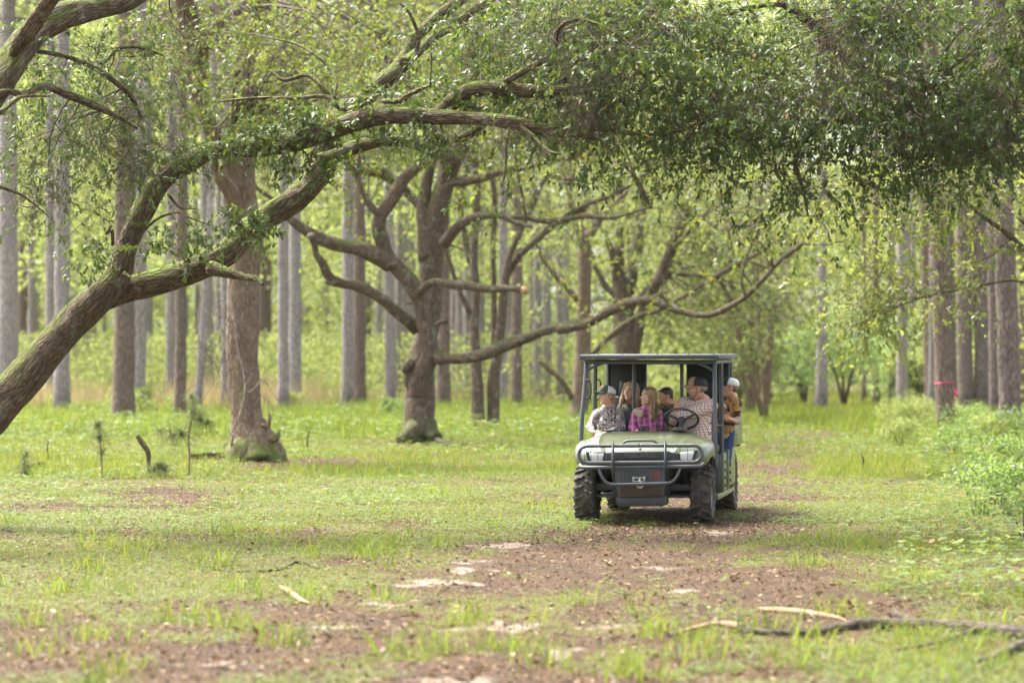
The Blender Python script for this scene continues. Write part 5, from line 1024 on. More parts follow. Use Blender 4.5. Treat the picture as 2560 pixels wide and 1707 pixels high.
for u_ in (.70,):
    g = Geo(); pipe(g, [(u_ + .045, 1.24, 1.06), (u_ - .02, 1.15, 1.06), (u_ - .05, 1.08, 1.0), (u_ - .05, 1.06, .80), (u_ - .03, 1.06, .70)], .020); part("hip_bar", g, FRAMEM, None, True)
g = Geo(); pipe(g, [(-.70, 1.24, 1.06), (-.69, 1.15, 1.06), (-.65, 1.08, 1.0), (-.65, 1.06, .80)], .020); part("hip_bar", g, FRAMEM, None, True)
s = M_("tread_plate"); oc = s.coord("Object"); w1n = s.n.new("ShaderNodeTexWave"); w1n.inputs["Scale"].default_value = 26; s.l.new(s.mapv(oc, rot=(0, 0, .785)), w1n.inputs[0])
b = s.bsdf(Base_Color=s.mix(s.ramp(s.noise(oc, 8, 4), [(.4, 0), (.7, .5)]), (.045, .052, .066), (.10, .095, .085)), Roughness=.55, Metallic=.0, Normal=s.bump(w1n.outputs[1], .6, .004)); PLATE = s.end(b.outputs[0])
g = Geo(); rp = [(-.80, .33), (.80, .33), (.80, 2.55), (-.80, 2.55)]
bm = bmesh.new(); vs = [bm.verts.new((a_, b__, 1.835 + .006 * (b__ - .33))) for a_, b__ in rp] + [bm.verts.new((a_ * .985, b__ + (.004 if b__ < 1 else -.05), 1.885 + .006 * (b__ - .33))) for a_, b__ in rp]
for f in ((3, 2, 1, 0), (4, 5, 6, 7), (0, 1, 5, 4), (1, 2, 6, 5), (2, 3, 7, 6), (3, 0, 4, 7)): bm.faces.new([vs[k] for k in f])
bmesh.ops.bevel(bm, geom=list(bm.edges), offset=.006, segments=1, affect='EDGES'); bmadd(g, bm)
roof = part("roof", g, PLATE)
for x in (-.70, -.58, -.30, .10, .45, .74): g = Geo(); box(g, (x, .36, 1.895), (.012, .012, .022)); part("bolt", g, FRAMEM, roof)
for (a_, b__), u2 in zip([(-.735, -.275), (.225, .72)], (-1, 1)):
    g = Geo(); box(g, ((a_ + b__) / 2, 2.34, 1.40), (b__ - a_, .02, .80), bev=.004); rpn = part("rear_panel", g, BLACKM)
    g = Geo()
    for x in (a_, b__): box(g, (x, 2.32, 1.40), (.022, .03, .80), bev=.005)
    box(g, ((a_ + b__) / 2, 2.32, 1.002), (b__ - a_ - .03, .03, .022), bev=.005); part("panel_frame", g, FRAMEM, rpn)
# cargo box
g = Geo(); box(g, (0, 2.62, .90), (1.46, .05, .36), bev=.01); box(g, (0, 3.50, .93), (1.50, .05, .34), bev=.01)
for sg in (-1, 1): prism(g, [(sg * .715, 2.40, .79), (sg * .715, 3.52, .79), (sg * .715, 3.52, 1.10), (sg * .715, 2.44, 1.10), (sg * .715, 2.38, 1.02)], (sg * .065, 0, 0), .02)
box(g, (0, 3.05, .77), (1.40, .90, .03)); cargo = part("cargo_box", g, GREEN)
g = Geo(); box(g, (.785, 2.85, .93), (.012, .55, .012), bev=.003); box(g, (.785, 2.85, .87), (.012, .55, .012), bev=.003); part("side_ribs", g, GREEN, cargo)
g = Geo(); prism(g, [(.70, 2.30, .78), (.755, 2.385, .78), (.755, 2.385, 1.03), (.70, 2.34, 1.05)], (-.06, 0, 0)); part("box_front_trim", g, BLACKP, cargo)
for sg in (-1, 1):
    g = Geo(); pts = [(sg * .56, 2.70 + .40 * math.cos(a), .33 + .40 * math.sin(a)) for a in np.linspace(.15, 2.95, 12)]; pts2 = [(sg * .56, 2.70 + .37 * math.cos(a), .33 + .37 * math.sin(a)) for a in np.linspace(2.95, .15, 12)]
    prism(g, pts + pts2, (sg * .20, 0, 0)); part("rear_fender", g, BLACKP)
# steering wheel and lever
sc_ = V1(993, 610, .62); nrmv = Vector((0, math.sin(math.radians(55 - 0)) * 0 + .60, .80)).normalized()
rot = Vector((0, 0, 1)).rotation_difference(nrmv).to_matrix()
def onw(r, a): return np.array(sc_) + np.array(rot @ Vector((r * math.cos(a), r * math.sin(a), 0)))
g = Geo(); pipe(g, [onw(.192, a) for a in np.linspace(0, 2 * math.pi, 25)], .0145, .02, 12); sw = part("steering_wheel", g, BLACKP, None, True)
for a in (math.radians(-32), math.radians(-148), math.radians(90)):
    g = Geo(); pipe(g, [onw(.02, a) - np.array([0, .0, .02]), onw(.11, a) - np.array([0, 0, .012]), onw(.19, a)], .016); part("spoke", g, BLACKP, sw, True)
g = Geo(); pipe(g, [onw(0, 0) + np.array(nrmv) * .0, np.array(sc_) - np.array(nrmv) * .05], .045); part("hub", g, BLACKP, sw, True)
g = Geo(); pipe(g, [np.array(sc_) - np.array(nrmv) * .04, np.array([sc_[0], .45, .92])], .024); part("steering_column", g, BLACKP, None, True)
g = Geo(); p0 = V1(797, 712, .66); p1 = V1(793, 665, .66); pipe(g, [p0 - [0, 0, .15], p1], .008); pipe(g, [p1 - [0, 0, .015], V1(794, 640, .66)], .019); part("shift_lever", g, BLACKP, None, True)
g = Geo(); box(g, V1(872, 670, .75), (.05, .05, .20), bev=.01); part("belt_guide", g, BLACKP)
# wheels
def wheel(sg):
    w = empty("wheel"); g = Geo(); prof = [(.165, -.085), (.175, -.105), (.23, -.118), (.28, -.112), (.298, -.09), (.303, -.04), (.304, 0)]; prof = prof + [(a, -b) for a, b in prof[::-1][1:]]
    n = 48; th = np.arange(n) * 2 * math.pi / n; pr = np.array(prof); v = np.stack([np.broadcast_to(pr[:, 1][None], (n, len(pr))), pr[:, 0][None] * np.cos(th)[:, None], pr[:, 0][None] * np.sin(th)[:, None]], 2).reshape(-1, 3); m = len(pr)
    i, j = np.meshgrid(np.arange(n), np.arange(m - 1), indexing='ij'); i, j = i.ravel(), j.ravel(); k = (i + 1) % n
    g.add(v, np.stack([i * m + j, k * m + j, k * m + j + 1, i * m + j + 1], 1))
    NL = 17
    for a in range(NL * 2):      # angled lugs, two staggered rows, wrapped over the shoulder
        t_ = a * math.pi / NL; sd = 1 if a % 2 else -1
        for (x0, x1, r0, r1, wd, tw) in ((.006, .062, .300, .319, .030, .085), (.060, .112, .296, .318, .036, .06), (.105, .122, .255, .300, .034, .0)):
            pts = []
            for xx, off in ((x0, 0), (x1, tw)):
                for hw_ in (-1, 1):
                    for rr_ in (r0 if x0 < .1 else r0, r1):
                        ang = t_ + off + hw_ * wd / .31 / 2 + (.085 if x0 > .05 else 0); pts.append((sd * xx * (1 if x0 < .1 else 1), rr_ * math.cos(ang), rr_ * math.sin(ang)))
            f = np.array([[0, 2, 3, 1], [4, 5, 7, 6], [1, 3, 7, 5], [0, 1, 5, 4], [2, 6, 7, 3], [0, 4, 6, 2]]); g.add(np.array(pts), f)
    g.build("tyre", RUB, w, smooth=False)
    g = Geo(); prof = [(.0, .055), (.05, .055), (.06, .03), (.11, .03), (.14, .02), (.150, .075), (.168, .092), (.176, .088), (.170, -.09), (.15, -.09)]; pr = np.array(prof); m = len(pr); n = 32; th = np.arange(n) * 2 * math.pi / n
    v = np.stack([np.broadcast_to(sg * pr[:, 1][None], (n, m)), pr[:, 0][None] * np.cos(th)[:, None], pr[:, 0][None] * np.sin(th)[:, None]], 2).reshape(-1, 3); i, j = np.meshgrid(np.arange(n), np.arange(m - 1), indexing='ij'); i, j = i.ravel(), j.ravel(); k = (i + 1) % n
    g.add(v, np.stack([i * m + j, k * m + j, k * m + j + 1, i * m + j + 1], 1)); rm = g.build("rim", RIMM, w, smooth=True); rm.modifiers.new("e", 'EDGE_SPLIT')
    return w
wl_, wr_ = wheel(-1), wheel(1); wr2, wl2 = copy_tree(wr_), copy_tree(wl_)
for w, u_, v_, a in ((wl_, -.652, 0, .2), (wr_, .652, 0, .9), (wl2, -.652, 2.70, 1.4), (wr2, .652, 2.70, .5)):
    w.parent = utv; w.location = (u_, v_, .315); w.rotation_euler = (a, 0, 0)
# ------------------------------------------------------------------ people
def ell(c, r, R_=None, n=14):
    th = np.linspace(0, math.pi, n)[1:-1]; ph = np.arange(2 * n) * math.pi / n
    v = np.vstack([[[0, 0, 1]], np.stack([np.outer(np.sin(th), np.cos(ph)), np.outer(np.sin(th), np.sin(ph)), np.outer(np.cos(th), np.ones(2 * n))], 2).reshape(-1, 3), [[0, 0, -1]]]) * np.array(r)
    if R_ is not None: v = v @ np.array(R_).T
    v = v + np.array(c); m = 2 * n; k = n - 2; i, j = np.meshgrid(np.arange(k - 1), np.arange(m), indexing='ij'); i, j = i.ravel(), j.ravel(); jn = (j + 1) % m
    q = np.stack([1 + i * m + j, 1 + (i + 1) * m + j, 1 + (i + 1) * m + jn, 1 + i * m + jn], 1); j = np.arange(m); jn = (j + 1) % m
    t = np.vstack([np.stack([0 * j, 1 + j, 1 + jn], 1), np.stack([0 * j + k * m + 1, 1 + (k - 1) * m + jn, 1 + (k - 1) * m + j], 1)]); return v, q, t
def cap_(p0, p1, r0, r1, s_=12):
    p0, p1 = np.array(p0, float), np.array(p1, float); d = p1 - p0; L = np.linalg.norm(d) + 1e-6; d = d / L; pts = []
    for a in (-80, -55, -28, 0): pts.append(np.append(p0 + d * r0 * math.sin(math.radians(a)), r0 * math.cos(math.radians(a))))
    for t in (.25, .5, .75): pts.append(np.append(p0 + d * L * t, r0 + (r1 - r0) * t))
    for a in (0, 28, 55, 80): pts.append(np.append(p1 + d * r1 * math.sin(math.radians(a)), r1 * math.cos(math.radians(a))))
    v, q, t, _ = tube(np.array(pts), s_); return v, q, t
def meld(name, prims, vox, mat, parent, smooth=6, off=(0, 0, 0), fine=None):
    """union of closed shapes as one continuous skin"""
    g = Geo()
    for p in prims: g.add(*(cap_(*p[1:]) if p[0] == 'c' else ell(*p[1:])))
    o = mk(name, np.vstack(g.v) - np.array(off), [np.vstack(g.q), np.vstack(g.t)], mat, None, smooth=True)
    m = o.modifiers.new("r", 'REMESH'); m.mode = 'VOXEL'; m.voxel_size = vox; m.use_smooth_shade = True
    m = o.modifiers.new("s", 'SMOOTH'); m.iterations = smooth; m.factor = .5
    dg = bpy.context.evaluated_depsgraph_get(); me = bpy.data.meshes.new_from_object(o.evaluated_get(dg)); o.modifiers.clear(); o.data = me; me.name = name
    me.materials.clear(); me.materials.append(mat)
    if parent: o.parent = parent
    return o
def skinm(name, c):
    s = M_(name); oc = s.coord("Object"); n = s.noise(oc, 25, 3); col = s.mix(s.ramp(n, [(.35, 0), (.7, .6)]), c, (c[0] * 1.02, c[1] * .72, c[2] * .62))
    b = s.bsdf(Base_Color=col, Roughness=.5); b.inputs["Subsurface Weight"].default_value = .12; b.inputs["Subsurface Scale"].default_value = .008; b.inputs["Subsurface Radius"].default_value = (1, .3, .2); return s.end(b.outputs[0])
SK_M = skinm("ruddy_skin", (.50, .255, .17)); SK_K = skinm("fair_skin", (.60, .36, .25)); SK_W = skinm("light_skin", (.58, .37, .27))
EYEW = plain("eye_white", (.6, .57, .54), .3); IRIS = plain("iris", (.035, .025, .02), .2); LIP = plain("lip", (.40, .13, .11), .5); MOUTH = plain("open_mouth", (.30, .10, .09), .5); TEETH = plain("teeth", (.7, .66, .6), .4)
def grid(s, oc, n, w, off=0.0):
    """lines across x/z (and y) every 1/n metres, width fraction w"""
    sp = s.n.new("ShaderNodeSeparateXYZ"); s.l.new(oc, sp.inputs[0]); out = []
    for a in (0, 2):
        f = s.math('FRACT', s.math('ADD', s.math('MULTIPLY', sp.outputs[a], n), 10.13 + off)); out.append(s.math('LESS_THAN', f, w))
    return out
def foldbump(s, oc, d=.012): return s.bump(s.noise(s.mapv(oc, (1, 1, 2.2), rot=(0, .5, 0)), 7, 3, .5), .9, d)
def shirt_check():
    s = M_("checked_cotton"); oc = s.mapv(s.coord("Object"), rot=(.2, .25, .3)); w = s.noise(oc, 5, 2, out=1); v = s.mix(.035, oc, w)
    gx1, gz1 = grid(s, v, 36, .27); gx2, gz2 = grid(s, v, 36, .25, .5); c = s.mix(s.math('MULTIPLY', gx1, .80), (.80, .76, .73), (.045, .04, .10)); c = s.mix(s.math('MULTIPLY', gz1, .80), c, (.05, .04, .10)); c = s.mix(s.math('MULTIPLY', gx2, .6), c, (.62, .24, .10)); c = s.mix(s.math('MULTIPLY', gz2, .6), c, (.62, .24, .10))
    b = s.bsdf(Base_Color=c, Roughness=.85, Normal=foldbump(s, oc)); return s.end(b.outputs[0])
def shirt_plaid():
    s = M_("pink_plaid"); oc = s.mapv(s.coord("Object"), rot=(0, .1, 0)); gx1, gz1 = grid(s, oc, 15, .28); gx2, gz2 = grid(s, oc, 15, .14, .45); gx3, gz3 = grid(s, oc, 30, .2, .2)
    c = s.mix(s.math('MULTIPLY', gx1, .65), (.42, .085, .24), (.12, .03, .12)); c = s.mix(s.math('MULTIPLY', gz1, .45), c, (.16, .04, .15)); c = s.mix(s.math('MULTIPLY', gx2, .7), c, (.66, .38, .52)); c = s.mix(s.math('MULTIPLY', gz2, .55), c, (.62, .32, .48))
    b = s.bsdf(Base_Color=c, Roughness=.85, Normal=foldbump(s, oc)); return s.end(b.outputs[0])
def blotch(name, base, cols, scale, thr, fold=True):
    s = M_(name); oc = s.coord("Object"); w = s.noise(oc, scale * .9, 3, .6, 1); v = s.mix(.25 / scale * 4, oc, w); c = base
    for k, (col, th) in enumerate(cols):
        n = s.noise(s.mapv(v, loc=(k * 3.1, k * 1.7, k * 2.3)), scale * (1 + .15 * k), 1.2, .5); c = s.mix(s.ramp(n, [(th - .012, 0), (th + .012, 1)]), c, col)
    b = s.bsdf(Base_Color=c, Roughness=.85, Normal=foldbump(s, oc)); return s.end(b.outputs[0])
CHECK, PLAID = shirt_check(), shirt_plaid()
CAMO1 = blotch("grey_camo", (.30, .26, .26), [((.62, .58, .55), .54), ((.06, .09, .08), .56), ((.16, .05, .08), .60), ((.035, .03, .04), .60)], 44, .5)
CAMO2 = blotch("tan_leopard_camo", (.36, .20, .075), [((.52, .34, .16), .56), ((.035, .025, .02), .575), ((.60, .30, .02), .68)], 13, .5)
OLIVE = blotch("olive_jacket", (.085, .085, .05), [((.13, .12, .08), .55), ((.04, .045, .03), .6)], 8, .5)
JEANS = plain("blue_denim", (.03, .06, .16), .85, var=.25, vscale=14, bumps=(12, .6, .008)); KHAKI = plain("khaki_cloth", (.38, .29, .20), .85, var=.15, bumps=(9, .6, .008)); YOKE = plain("beige_yoke", (.42, .35, .24), .85, var=.1, bumps=(12, .4, .005))
DARKT = plain("dark_trousers", (.03, .035, .05), .85, bumps=(9, .6, .008)); BOOT = plain("grey_shoe", (.30, .29, .28), .7, var=.2); SOLE = plain("tan_sole", (.42, .33, .22), .7)
def hairm(name, dk, lt_, sc=(55, 55, 3)):
    s = M_(name); oc = s.coord("Object"); n = s.noise(s.mapv(oc, sc), 1.0, 4, .6); c = s.ramp(n, [(.35, dk), (.62, lt_)]); b = s.bsdf(Base_Color=c, Roughness=.42, Normal=s.bump(n, .7, .008)); return s.end(b.outputs[0])
H_BL = hairm("blonde_hair", (.20, .12, .055), (.56, .40, .22)); H_LB = hairm("light_brown_hair", (.10, .055, .028), (.42, .27, .14)); H_DK = hairm("dark_brown_hair", (.022, .014, .010), (.10, .06, .035)); H_GR = hairm("grey_brown_hair", (.09, .06, .045), (.27, .23, .20), (60, 60, 30)); H_SH = hairm("short_brown_hair", (.10, .065, .04), (.27, .18, .11), (60, 60, 20))
CAPG = plain("green_cotton", (.018, .060, .038), .8, var=.15); CAPW = plain("white_mesh", (.68, .70, .73), .75, bumps=(220, .5, .002)); CAPT = plain("tan_cotton", (.36, .26, .13), .8, var=.15); CAPB = plain("black_mesh", (.022, .022, .026), .75, bumps=(220, .5, .002)); PATCH = plain("dark_patch", (.03, .02, .02), .6); PATCHO = plain("orange_thread", (.62, .16, .06), .7)
class Head:
    """head frame: forward f, up z, side x; size s (1 = 0.235 m tall)"""
    def __init__(h, c, yaw, pitch=0, roll=0, s=1.0):
        # yaw 0 looks to the camera (-v); +90 looks to picture left (-u)
        h.c = np.array(c, float); h.s = s; R_ = Euler((0, 0, -math.radians(yaw))).to_matrix() @ Euler((-math.radians(pitch), 0, 0)).to_matrix() @ Euler((0, math.radians(roll), 0)).to_matrix(); h.R = np.array(R_)
    def p(h, x, f, z): return h.c + h.R @ (np.array([x, -f, z]) * h.s)
    def e(h, x, f, z, r, rot=None): return ('e', h.p(x, f, z), np.array(r)[[0, 1, 2]] * h.s, h.R if rot is None else h.R @ np.array(rot))
    def k(h, a, b, r0, r1): return ('c', h.p(*a), h.p(*b), r0 * h.s, r1 * h.s)
    def skin(h, nb, nr=.055, male=False):
        L = [h.e(0, -.012, .035, (.074, .092, .080)), h.e(0, .028, -.015, (.063, .062, .085)), h.e(0, .040, -.072, (.045, .045, .034)), h.e(0, .072, -.094, (.021, .017, .017)), h.k((0, .080, .020), (0, .107, -.022), .007, .0115), h.e(0, .097, -.027, (.0165, .012, .009)),
             h.k((-.034, .070, .034), (.034, .070, .034), .012, .012), h.e(-.036, .057, -.028, (.024, .022, .022)), h.e(.036, .057, -.028, (.024, .022, .022)), h.k((-.015, .083, -.050), (.015, .083, -.050), .0075, .0075), h.k((-.013, .081, -.063), (.013, .081, -.063), .0075, .0075),
             h.e(-.077, -.008, -.004, (.009, .019, .030)), h.e(.077, -.008, -.004, (.009, .019, .030))]
        if male: L += [h.e(0, .035, -.085, (.052, .045, .032)), h.k((0, .082, .022), (0, .112, -.024), .008, .014)]
        nb = np.array(nb); top = h.p(0, -.022, -.06); L.append(('c', top, nb, nr, nr * 1.15)); return L
    def face(h, parent, off, brow, smile=False, open_=False):
        o = np.array(off)
        def sm(name, prims, mat, par):
            g = Geo()
            for p in prims: g.add(*(cap_(*p[1:]) if p[0] == 'c' else ell(*p[1:])))
            ob = mk(name, np.vstack(g.v) - o, [np.vstack(g.q), np.vstack(g.t)], mat, par, smooth=True); return ob
        for x in (-1, 1):
            ew = sm("eye", [h.e(x * .031, .0765, .010, (.0130, .008, .0078))], EYEW, parent); sm("iris", [h.e(x * .031, .0815, .010, (.0068, .005, .0068))], IRIS, ew)
            sm("eyebrow", [h.k((x * .017, .088, .030), (x * .046, .074, .031), .0042, .003)], brow, parent)
        if open_: m = sm("mouth", [h.e(0, .089, -.056, (.019, .008, .0085))], MOUTH, parent); sm("teeth", [h.e(0, .092, -.053, (.014, .006, .0035))], TEETH, m)
        else: sm("mouth", [h.k((-.019, .0855, -.056), (.019, .0855, -.056), .0042, .0042), h.e(0, .090, -.056, (.012, .005, .005))], LIP, parent)
    def cap(h, parent, off, front, back, patch=None, tilt=8):
        tilt = -tilt
        o = np.array(off); T = Euler((math.radians(tilt), 0, 0)).to_matrix(); Tn = np.array(T)
        def dome(name, t0, t1, mat, par, k_=1.0):
            n, m = 14, 28; th = np.linspace(math.radians(t0), math.radians(t1), m); ph = np.linspace(0, math.pi / 2, n); V = []
            for a in ph:
                for b_ in th:
                    z = math.sin(a) ** .8; r_ = math.cos(a) ** .72; fr_ = max(0, math.cos(b_)); V.append(np.array([r_ * math.sin(b_) * .088 * k_, -r_ * math.cos(b_) * .104 * k_, (z * .088 + .012 * fr_ * math.sin(2 * a)) * k_]))
            V = np.array(V) @ Tn.T; V = np.array([h.c + h.R @ ((q * 1.07 + [0, .004, .040]) * h.s) for q in V]) - o
            i, j = np.meshgrid(np.arange(n - 1), np.arange(m - 1), indexing='ij'); i, j = i.ravel(), j.ravel(); ob = mk(name, V, np.stack([i * m + j, i * m + j + 1, (i + 1) * m + j + 1, (i + 1) * m + j], 1), mat, par, smooth=True)
            sd = ob.modifiers.new("t", 'SOLIDIFY'); sd.thickness = .003; sd.offset = -1; return ob
        c_ = dome("cap", -62, 62, front, parent); dome("mesh_back", 62, 298, back, c_)
        V = []; n, m = 8, 15; 
        for i in range(n):
            for j in range(m):
                a = math.radians(-62 + 124 * j / (m - 1)); r_ = i / (n - 1); x = math.sin(a) * .088 * (1 - .08 * r_); f = math.cos(a) * .100 + r_ * .072 * math.cos(a * .95) ** .6; z = .002 - .014 * r_ - .055 * (x / .088) ** 2 * (.25 + .75 * r_) * .6; V.append([x, -f, z])
        V = np.array(V) @ Tn.T; V = np.array([h.c + h.R @ ((q * 1.07 + [0, .004, .040]) * h.s) for q in V]) - o; i, j = np.meshgrid(np.arange(n - 1), np.arange(m - 1), indexing='ij'); i, j = i.ravel(), j.ravel()
        bl = mk("bill", V, np.stack([i * m + j, i * m + j + 1, (i + 1) * m + j + 1, (i + 1) * m + j], 1), front, c_, smooth=True); sd = bl.modifiers.new("t", 'SOLIDIFY'); sd.thickness = .006; sd.offset = 0
        if patch:
            for nm, mat_, kk, rr in (("patch_rim", patch[1], .0, 1.0), ("patch", patch[0], .0018, .76)):
                V = [];
                for a in np.linspace(0, 2 * math.pi, 17)[:-1]:
                    x = math.copysign(abs(math.cos(a)) ** .8, math.cos(a)) * .036 * rr; z = .045 + math.copysign(abs(math.sin(a)) ** 1.3, math.sin(a)) * .024 * rr; V.append([x, z])
                V.append([0, .045]); W_ = []
                for x, z in V:
                    el = math.asin(min(.98, (z / .088) ** 1.25)); b_ = math.asin(max(-1, min(1, x / (.088 * math.cos(el) ** .72)))); r_ = math.cos(el) ** .72; W_.append([x, -(r_ * math.cos(b_) * .104 + .0045 + kk), z + .012 * math.sin(2 * el)])
                W_ = np.array(W_) @ Tn.T; W_ = np.array([h.c + h.R @ ((q * 1.07 + [0, .004, .040]) * h.s) for q in W_]) - o; mk(nm, W_, np.array([[k_, (k_ + 1) % 16, 16] for k_ in range(16)]), mat_, c_)
def hand(wr, d, n_, s=1.0, curl=.6, point=False, side=1, thumb=.6, spread=.16):
    """prims of a hand: wrist wr, direction d, palm normal n_ (the way the palm faces)"""
    wr = np.array(wr, float); d = nrm(np.array(d, float)); n_ = np.array(n_, float); n_ = nrm(n_ - d * d.dot(n_)); x = np.cross(d, n_) * side; L = []
    L.append(('c', wr, wr + d * .03 * s, .024 * s, .026 * s))
    for k in range(4): L.append(('c', wr + d * .02 * s + x * (k - 1.5) * .014 * s, wr + d * .082 * s + x * (k - 1.5) * .0195 * s, .0125 * s, .0115 * s))
    ln = (.072, .080, .075, .058)
    for k in range(4):
        b = wr + d * .086 * s + x * (k - 1.5) * .0205 * s; c = (0.04 if point and k == 0 else curl * (1.25 if point else 1)) ; dd = nrm(d + x * (k - 1.5) * spread * .6); l = ln[k] * s
        for j, f in enumerate((.45, .32, .23)):
            a = c * (1.0 + .35 * j); dn = nrm(dd * math.cos(a) + n_ * math.sin(a)); nn = nrm(n_ * math.cos(a) - dd * math.sin(a)); e = b + dn * l * f; r_ = (.0095 - .0012 * j) * s; L.append(('c', b, e, r_, r_ - .001 * s)); b = e; dd, n2 = dn, nn
            n_s = n_; n_ = nn
        n_ = n_s if False else nrm(np.cross(x * side, d)) * (1 if np.dot(np.cross(x * side, d), nn) > -2 else 1)
        n_ = hand.n0 if False else n_
    t0 = wr + d * .022 * s - x * .020 * s; t1 = wr + d * .055 * s - x * .045 * s + n_ * .012 * s; t2 = t1 + nrm(d - x * .3 + n_ * thumb) * .032 * s; t3 = t2 + nrm(d * .9 + n_ * (thumb + .3)) * .024 * s
    L += [('c', t0, t1, .014 * s, .0115 * s), ('c', t1, t2, .0108 * s, .0098 * s), ('c', t2, t3, .0096 * s, .0082 * s)]; return L
def person(label, base):
    b = local_pt(base[0], base[1], base[2]); return tag(empty("person", b, -VA), label, "person")
def strands(hd, parent, off, mat, n, seed, a0, a1, ln, r=.004, wave=.012, front=.02, zt=.07, out_=.085, drop=1.0):
    """hair strands falling from the crown round the head between angles a0..a1 (0 = face side, 180 = back)"""
    R = rng(seed); C = []
    for k in range(n):
        a = math.radians(R.uniform(a0, a1)) * R.choice([-1, 1]); K = 9; pts = []; L = ln * R.uniform(.8, 1.08); rr0 = R.uniform(.9, 1.06)
        st = hd.p(math.sin(a) * .02 * rr0, math.cos(a) * .04 - .01, .115)
        md = hd.p(math.sin(a) * out_ * rr0, math.cos(a) * .092 * rr0 - .012, zt - .02); lo_ = hd.p(math.sin(a) * (out_ + .008) * rr0, math.cos(a) * .09 * rr0 - .012, -.03)
        end = lo_ + np.array([R.normal() * .012, R.normal() * .012, -L * drop]) ; ctrl = np.array([np.append(st, r * .7), np.append(md, r), np.append(lo_, r * 1.1), np.append((lo_ + end) / 2 + R.normal(size=3) * wave, r), np.append(end, r * .3)])
        c = crs(ctrl, .03); t = np.linspace(0, 1, 14); s_ = np.linspace(0, 1, len(c)); c = np.stack([np.interp(t, s_, c[:, q]) for q in range(4)], 1); C.append(c)
    v, q = many_tubes(np.array(C), 4); return mk("hair", v - np.array(off), q, mat, parent, smooth=True)

# ---- boy in grey camo, front passenger
bs = (-.50, 1.0, .72); pb = person("boy in a grey camouflage shirt and green-and-white cap, grinning in the front left seat", bs)
hd = Head(VP(478, 500, .92), 50, 6, -4, .93); nb = VP(500, 665, .98)
sl, sr = VP(345, 735, 1.0), VP(640, 735, 1.0); el, hl = VP(245, 915, .93), VP(290, 985, .72); er, hr = VP(690, 930, .95), VP(430, 1010, .66); pv = np.array([-.52, 1.02, .76])
body_ = hd.skin(nb, .045) + [('c', nb, pv + [0, 0, .25], .085, .11), ('c', pv + [0, 0, .25], pv, .11, .11), ('c', sl, el, .040, .034), ('c', el, hl, .033, .024), ('c', sr, er, .040, .034), ('c', er, hr, .033, .024), ('c', nb, sl, .05, .045), ('c', nb, sr, .05, .045)]
for sg in (-1, 1): body_ += [('c', pv + [sg * .08, 0, 0], pv + [sg * .10, -.42, .0], .07, .055), ('c', pv + [sg * .10, -.42, 0], pv + [sg * .10, -.46, -.42], .05, .035)]
body_ += hand(hl, (.9, -.15, -.05), (.1, .5, -.6), .85, .55, side=-1) + hand(hr, (-.8, -.4, -.1), (0, .3, -1), .85, .6)
bo = meld("body", body_, .0065, SK_K, pb, 3, bs); hd.face(bo, bs, H_SH, open_=True)
meld("shirt", [('c', nb - [0, 0, .02], pv + [0, 0, .25], .095, .128), ('c', pv + [0, 0, .27], pv + [0, 0, .02], .130, .138), ('c', nb - [0, 0, .012], sl, .058, .058), ('c', nb - [0, 0, .012], sr, .058, .058), ('c', sl, el, .060, .050), ('c', el, hl + (el - hl) * .25, .050, .036), ('c', sr, er, .060, .050), ('c', er, hr + (er - hr) * .25, .050, .036), ('c', sl * .6 + sr * .4 - [0, .03, .10], pv + [0, -.03, .1], .09, .11), ('c', nb, nb + [0, 0, .012], .055, .052)], .009, CAMO1, pb, 5, bs)
meld("trousers", [('c', pv + [sg * .08, 0, -.0], pv + [sg * .10, -.42, 0], .085, .07) for sg in (-1, 1)] + [('c', pv + [sg * .10, -.42, 0], pv + [sg * .10, -.46, -.36], .066, .055) for sg in (-1, 1)], .011, JEANS, pb, 4, bs)
meld("shoe", [('c', pv + [-.10, -.44, -.43], pv + [-.10, -.58, -.445], .042, .036)], .009, BOOT, pb, 3, bs); meld("shoe", [('c', pv + [.10, -.44, -.43], pv + [.10, -.58, -.445], .042, .036)], .009, BOOT, pb, 3, bs)
meld("hair", [hd.e(0, -.03, .01, (.080, .088, .060)), hd.e(0, -.07, -.03, (.055, .035, .045)), hd.k((.075, .01, .02), (.078, -.03, -.02), .012, .010), hd.k((-.075, .01, .02), (-.078, -.03, -.02), .012, .010)], .006, H_LB, bo, 2, bs)
hd.cap(bo, bs, CAPG, CAPW, (PATCH, PATCHO), 6)

# ---- girl in pink plaid, front middle
bs = (.02, 1.0, .72); pg = person("girl with long light-brown hair in a pink plaid shirt with beige shoulders, front middle seat", bs)
hd = Head(VP(1046, 500, .90), 60, 4, 0, .92); nb = VP(1045, 640, .97); sl, sr = VP(880, 720, 1.0), VP(1180, 720, 1.0); el, hl = VP(820, 920, .92), VP(900, 985, .68); er, hr = VP(1215, 930, .92), VP(1060, 985, .66); pv = np.array([.03, 1.02, .76])
body_ = hd.skin(nb, .040) + [('c', nb, pv + [0, 0, .22], .07, .095), ('c', pv + [0, 0, .22], pv, .10, .11), ('c', sl, el, .036, .030), ('c', el, hl, .030, .022), ('c', sr, er, .036, .030), ('c', er, hr, .030, .022), ('c', nb, sl, .045, .04), ('c', nb, sr, .045, .04)]
for sg in (-1, 1): body_ += [('c', pv + [sg * .08, 0, 0], pv + [sg * .09, -.42, 0], .068, .052), ('c', pv + [sg * .09, -.42, 0], pv + [sg * .09, -.46, -.42], .048, .033)]
body_ += hand(hl, (.8, -.3, .1), (.2, .3, -.8), .82, .6, side=-1) + hand(hr, (-.8, -.3, .1), (-.2, .3, -.8), .82, .6)
bo = meld("body", body_, .0065, SK_K, pg, 3, bs); hd.face(bo, bs, H_LB)
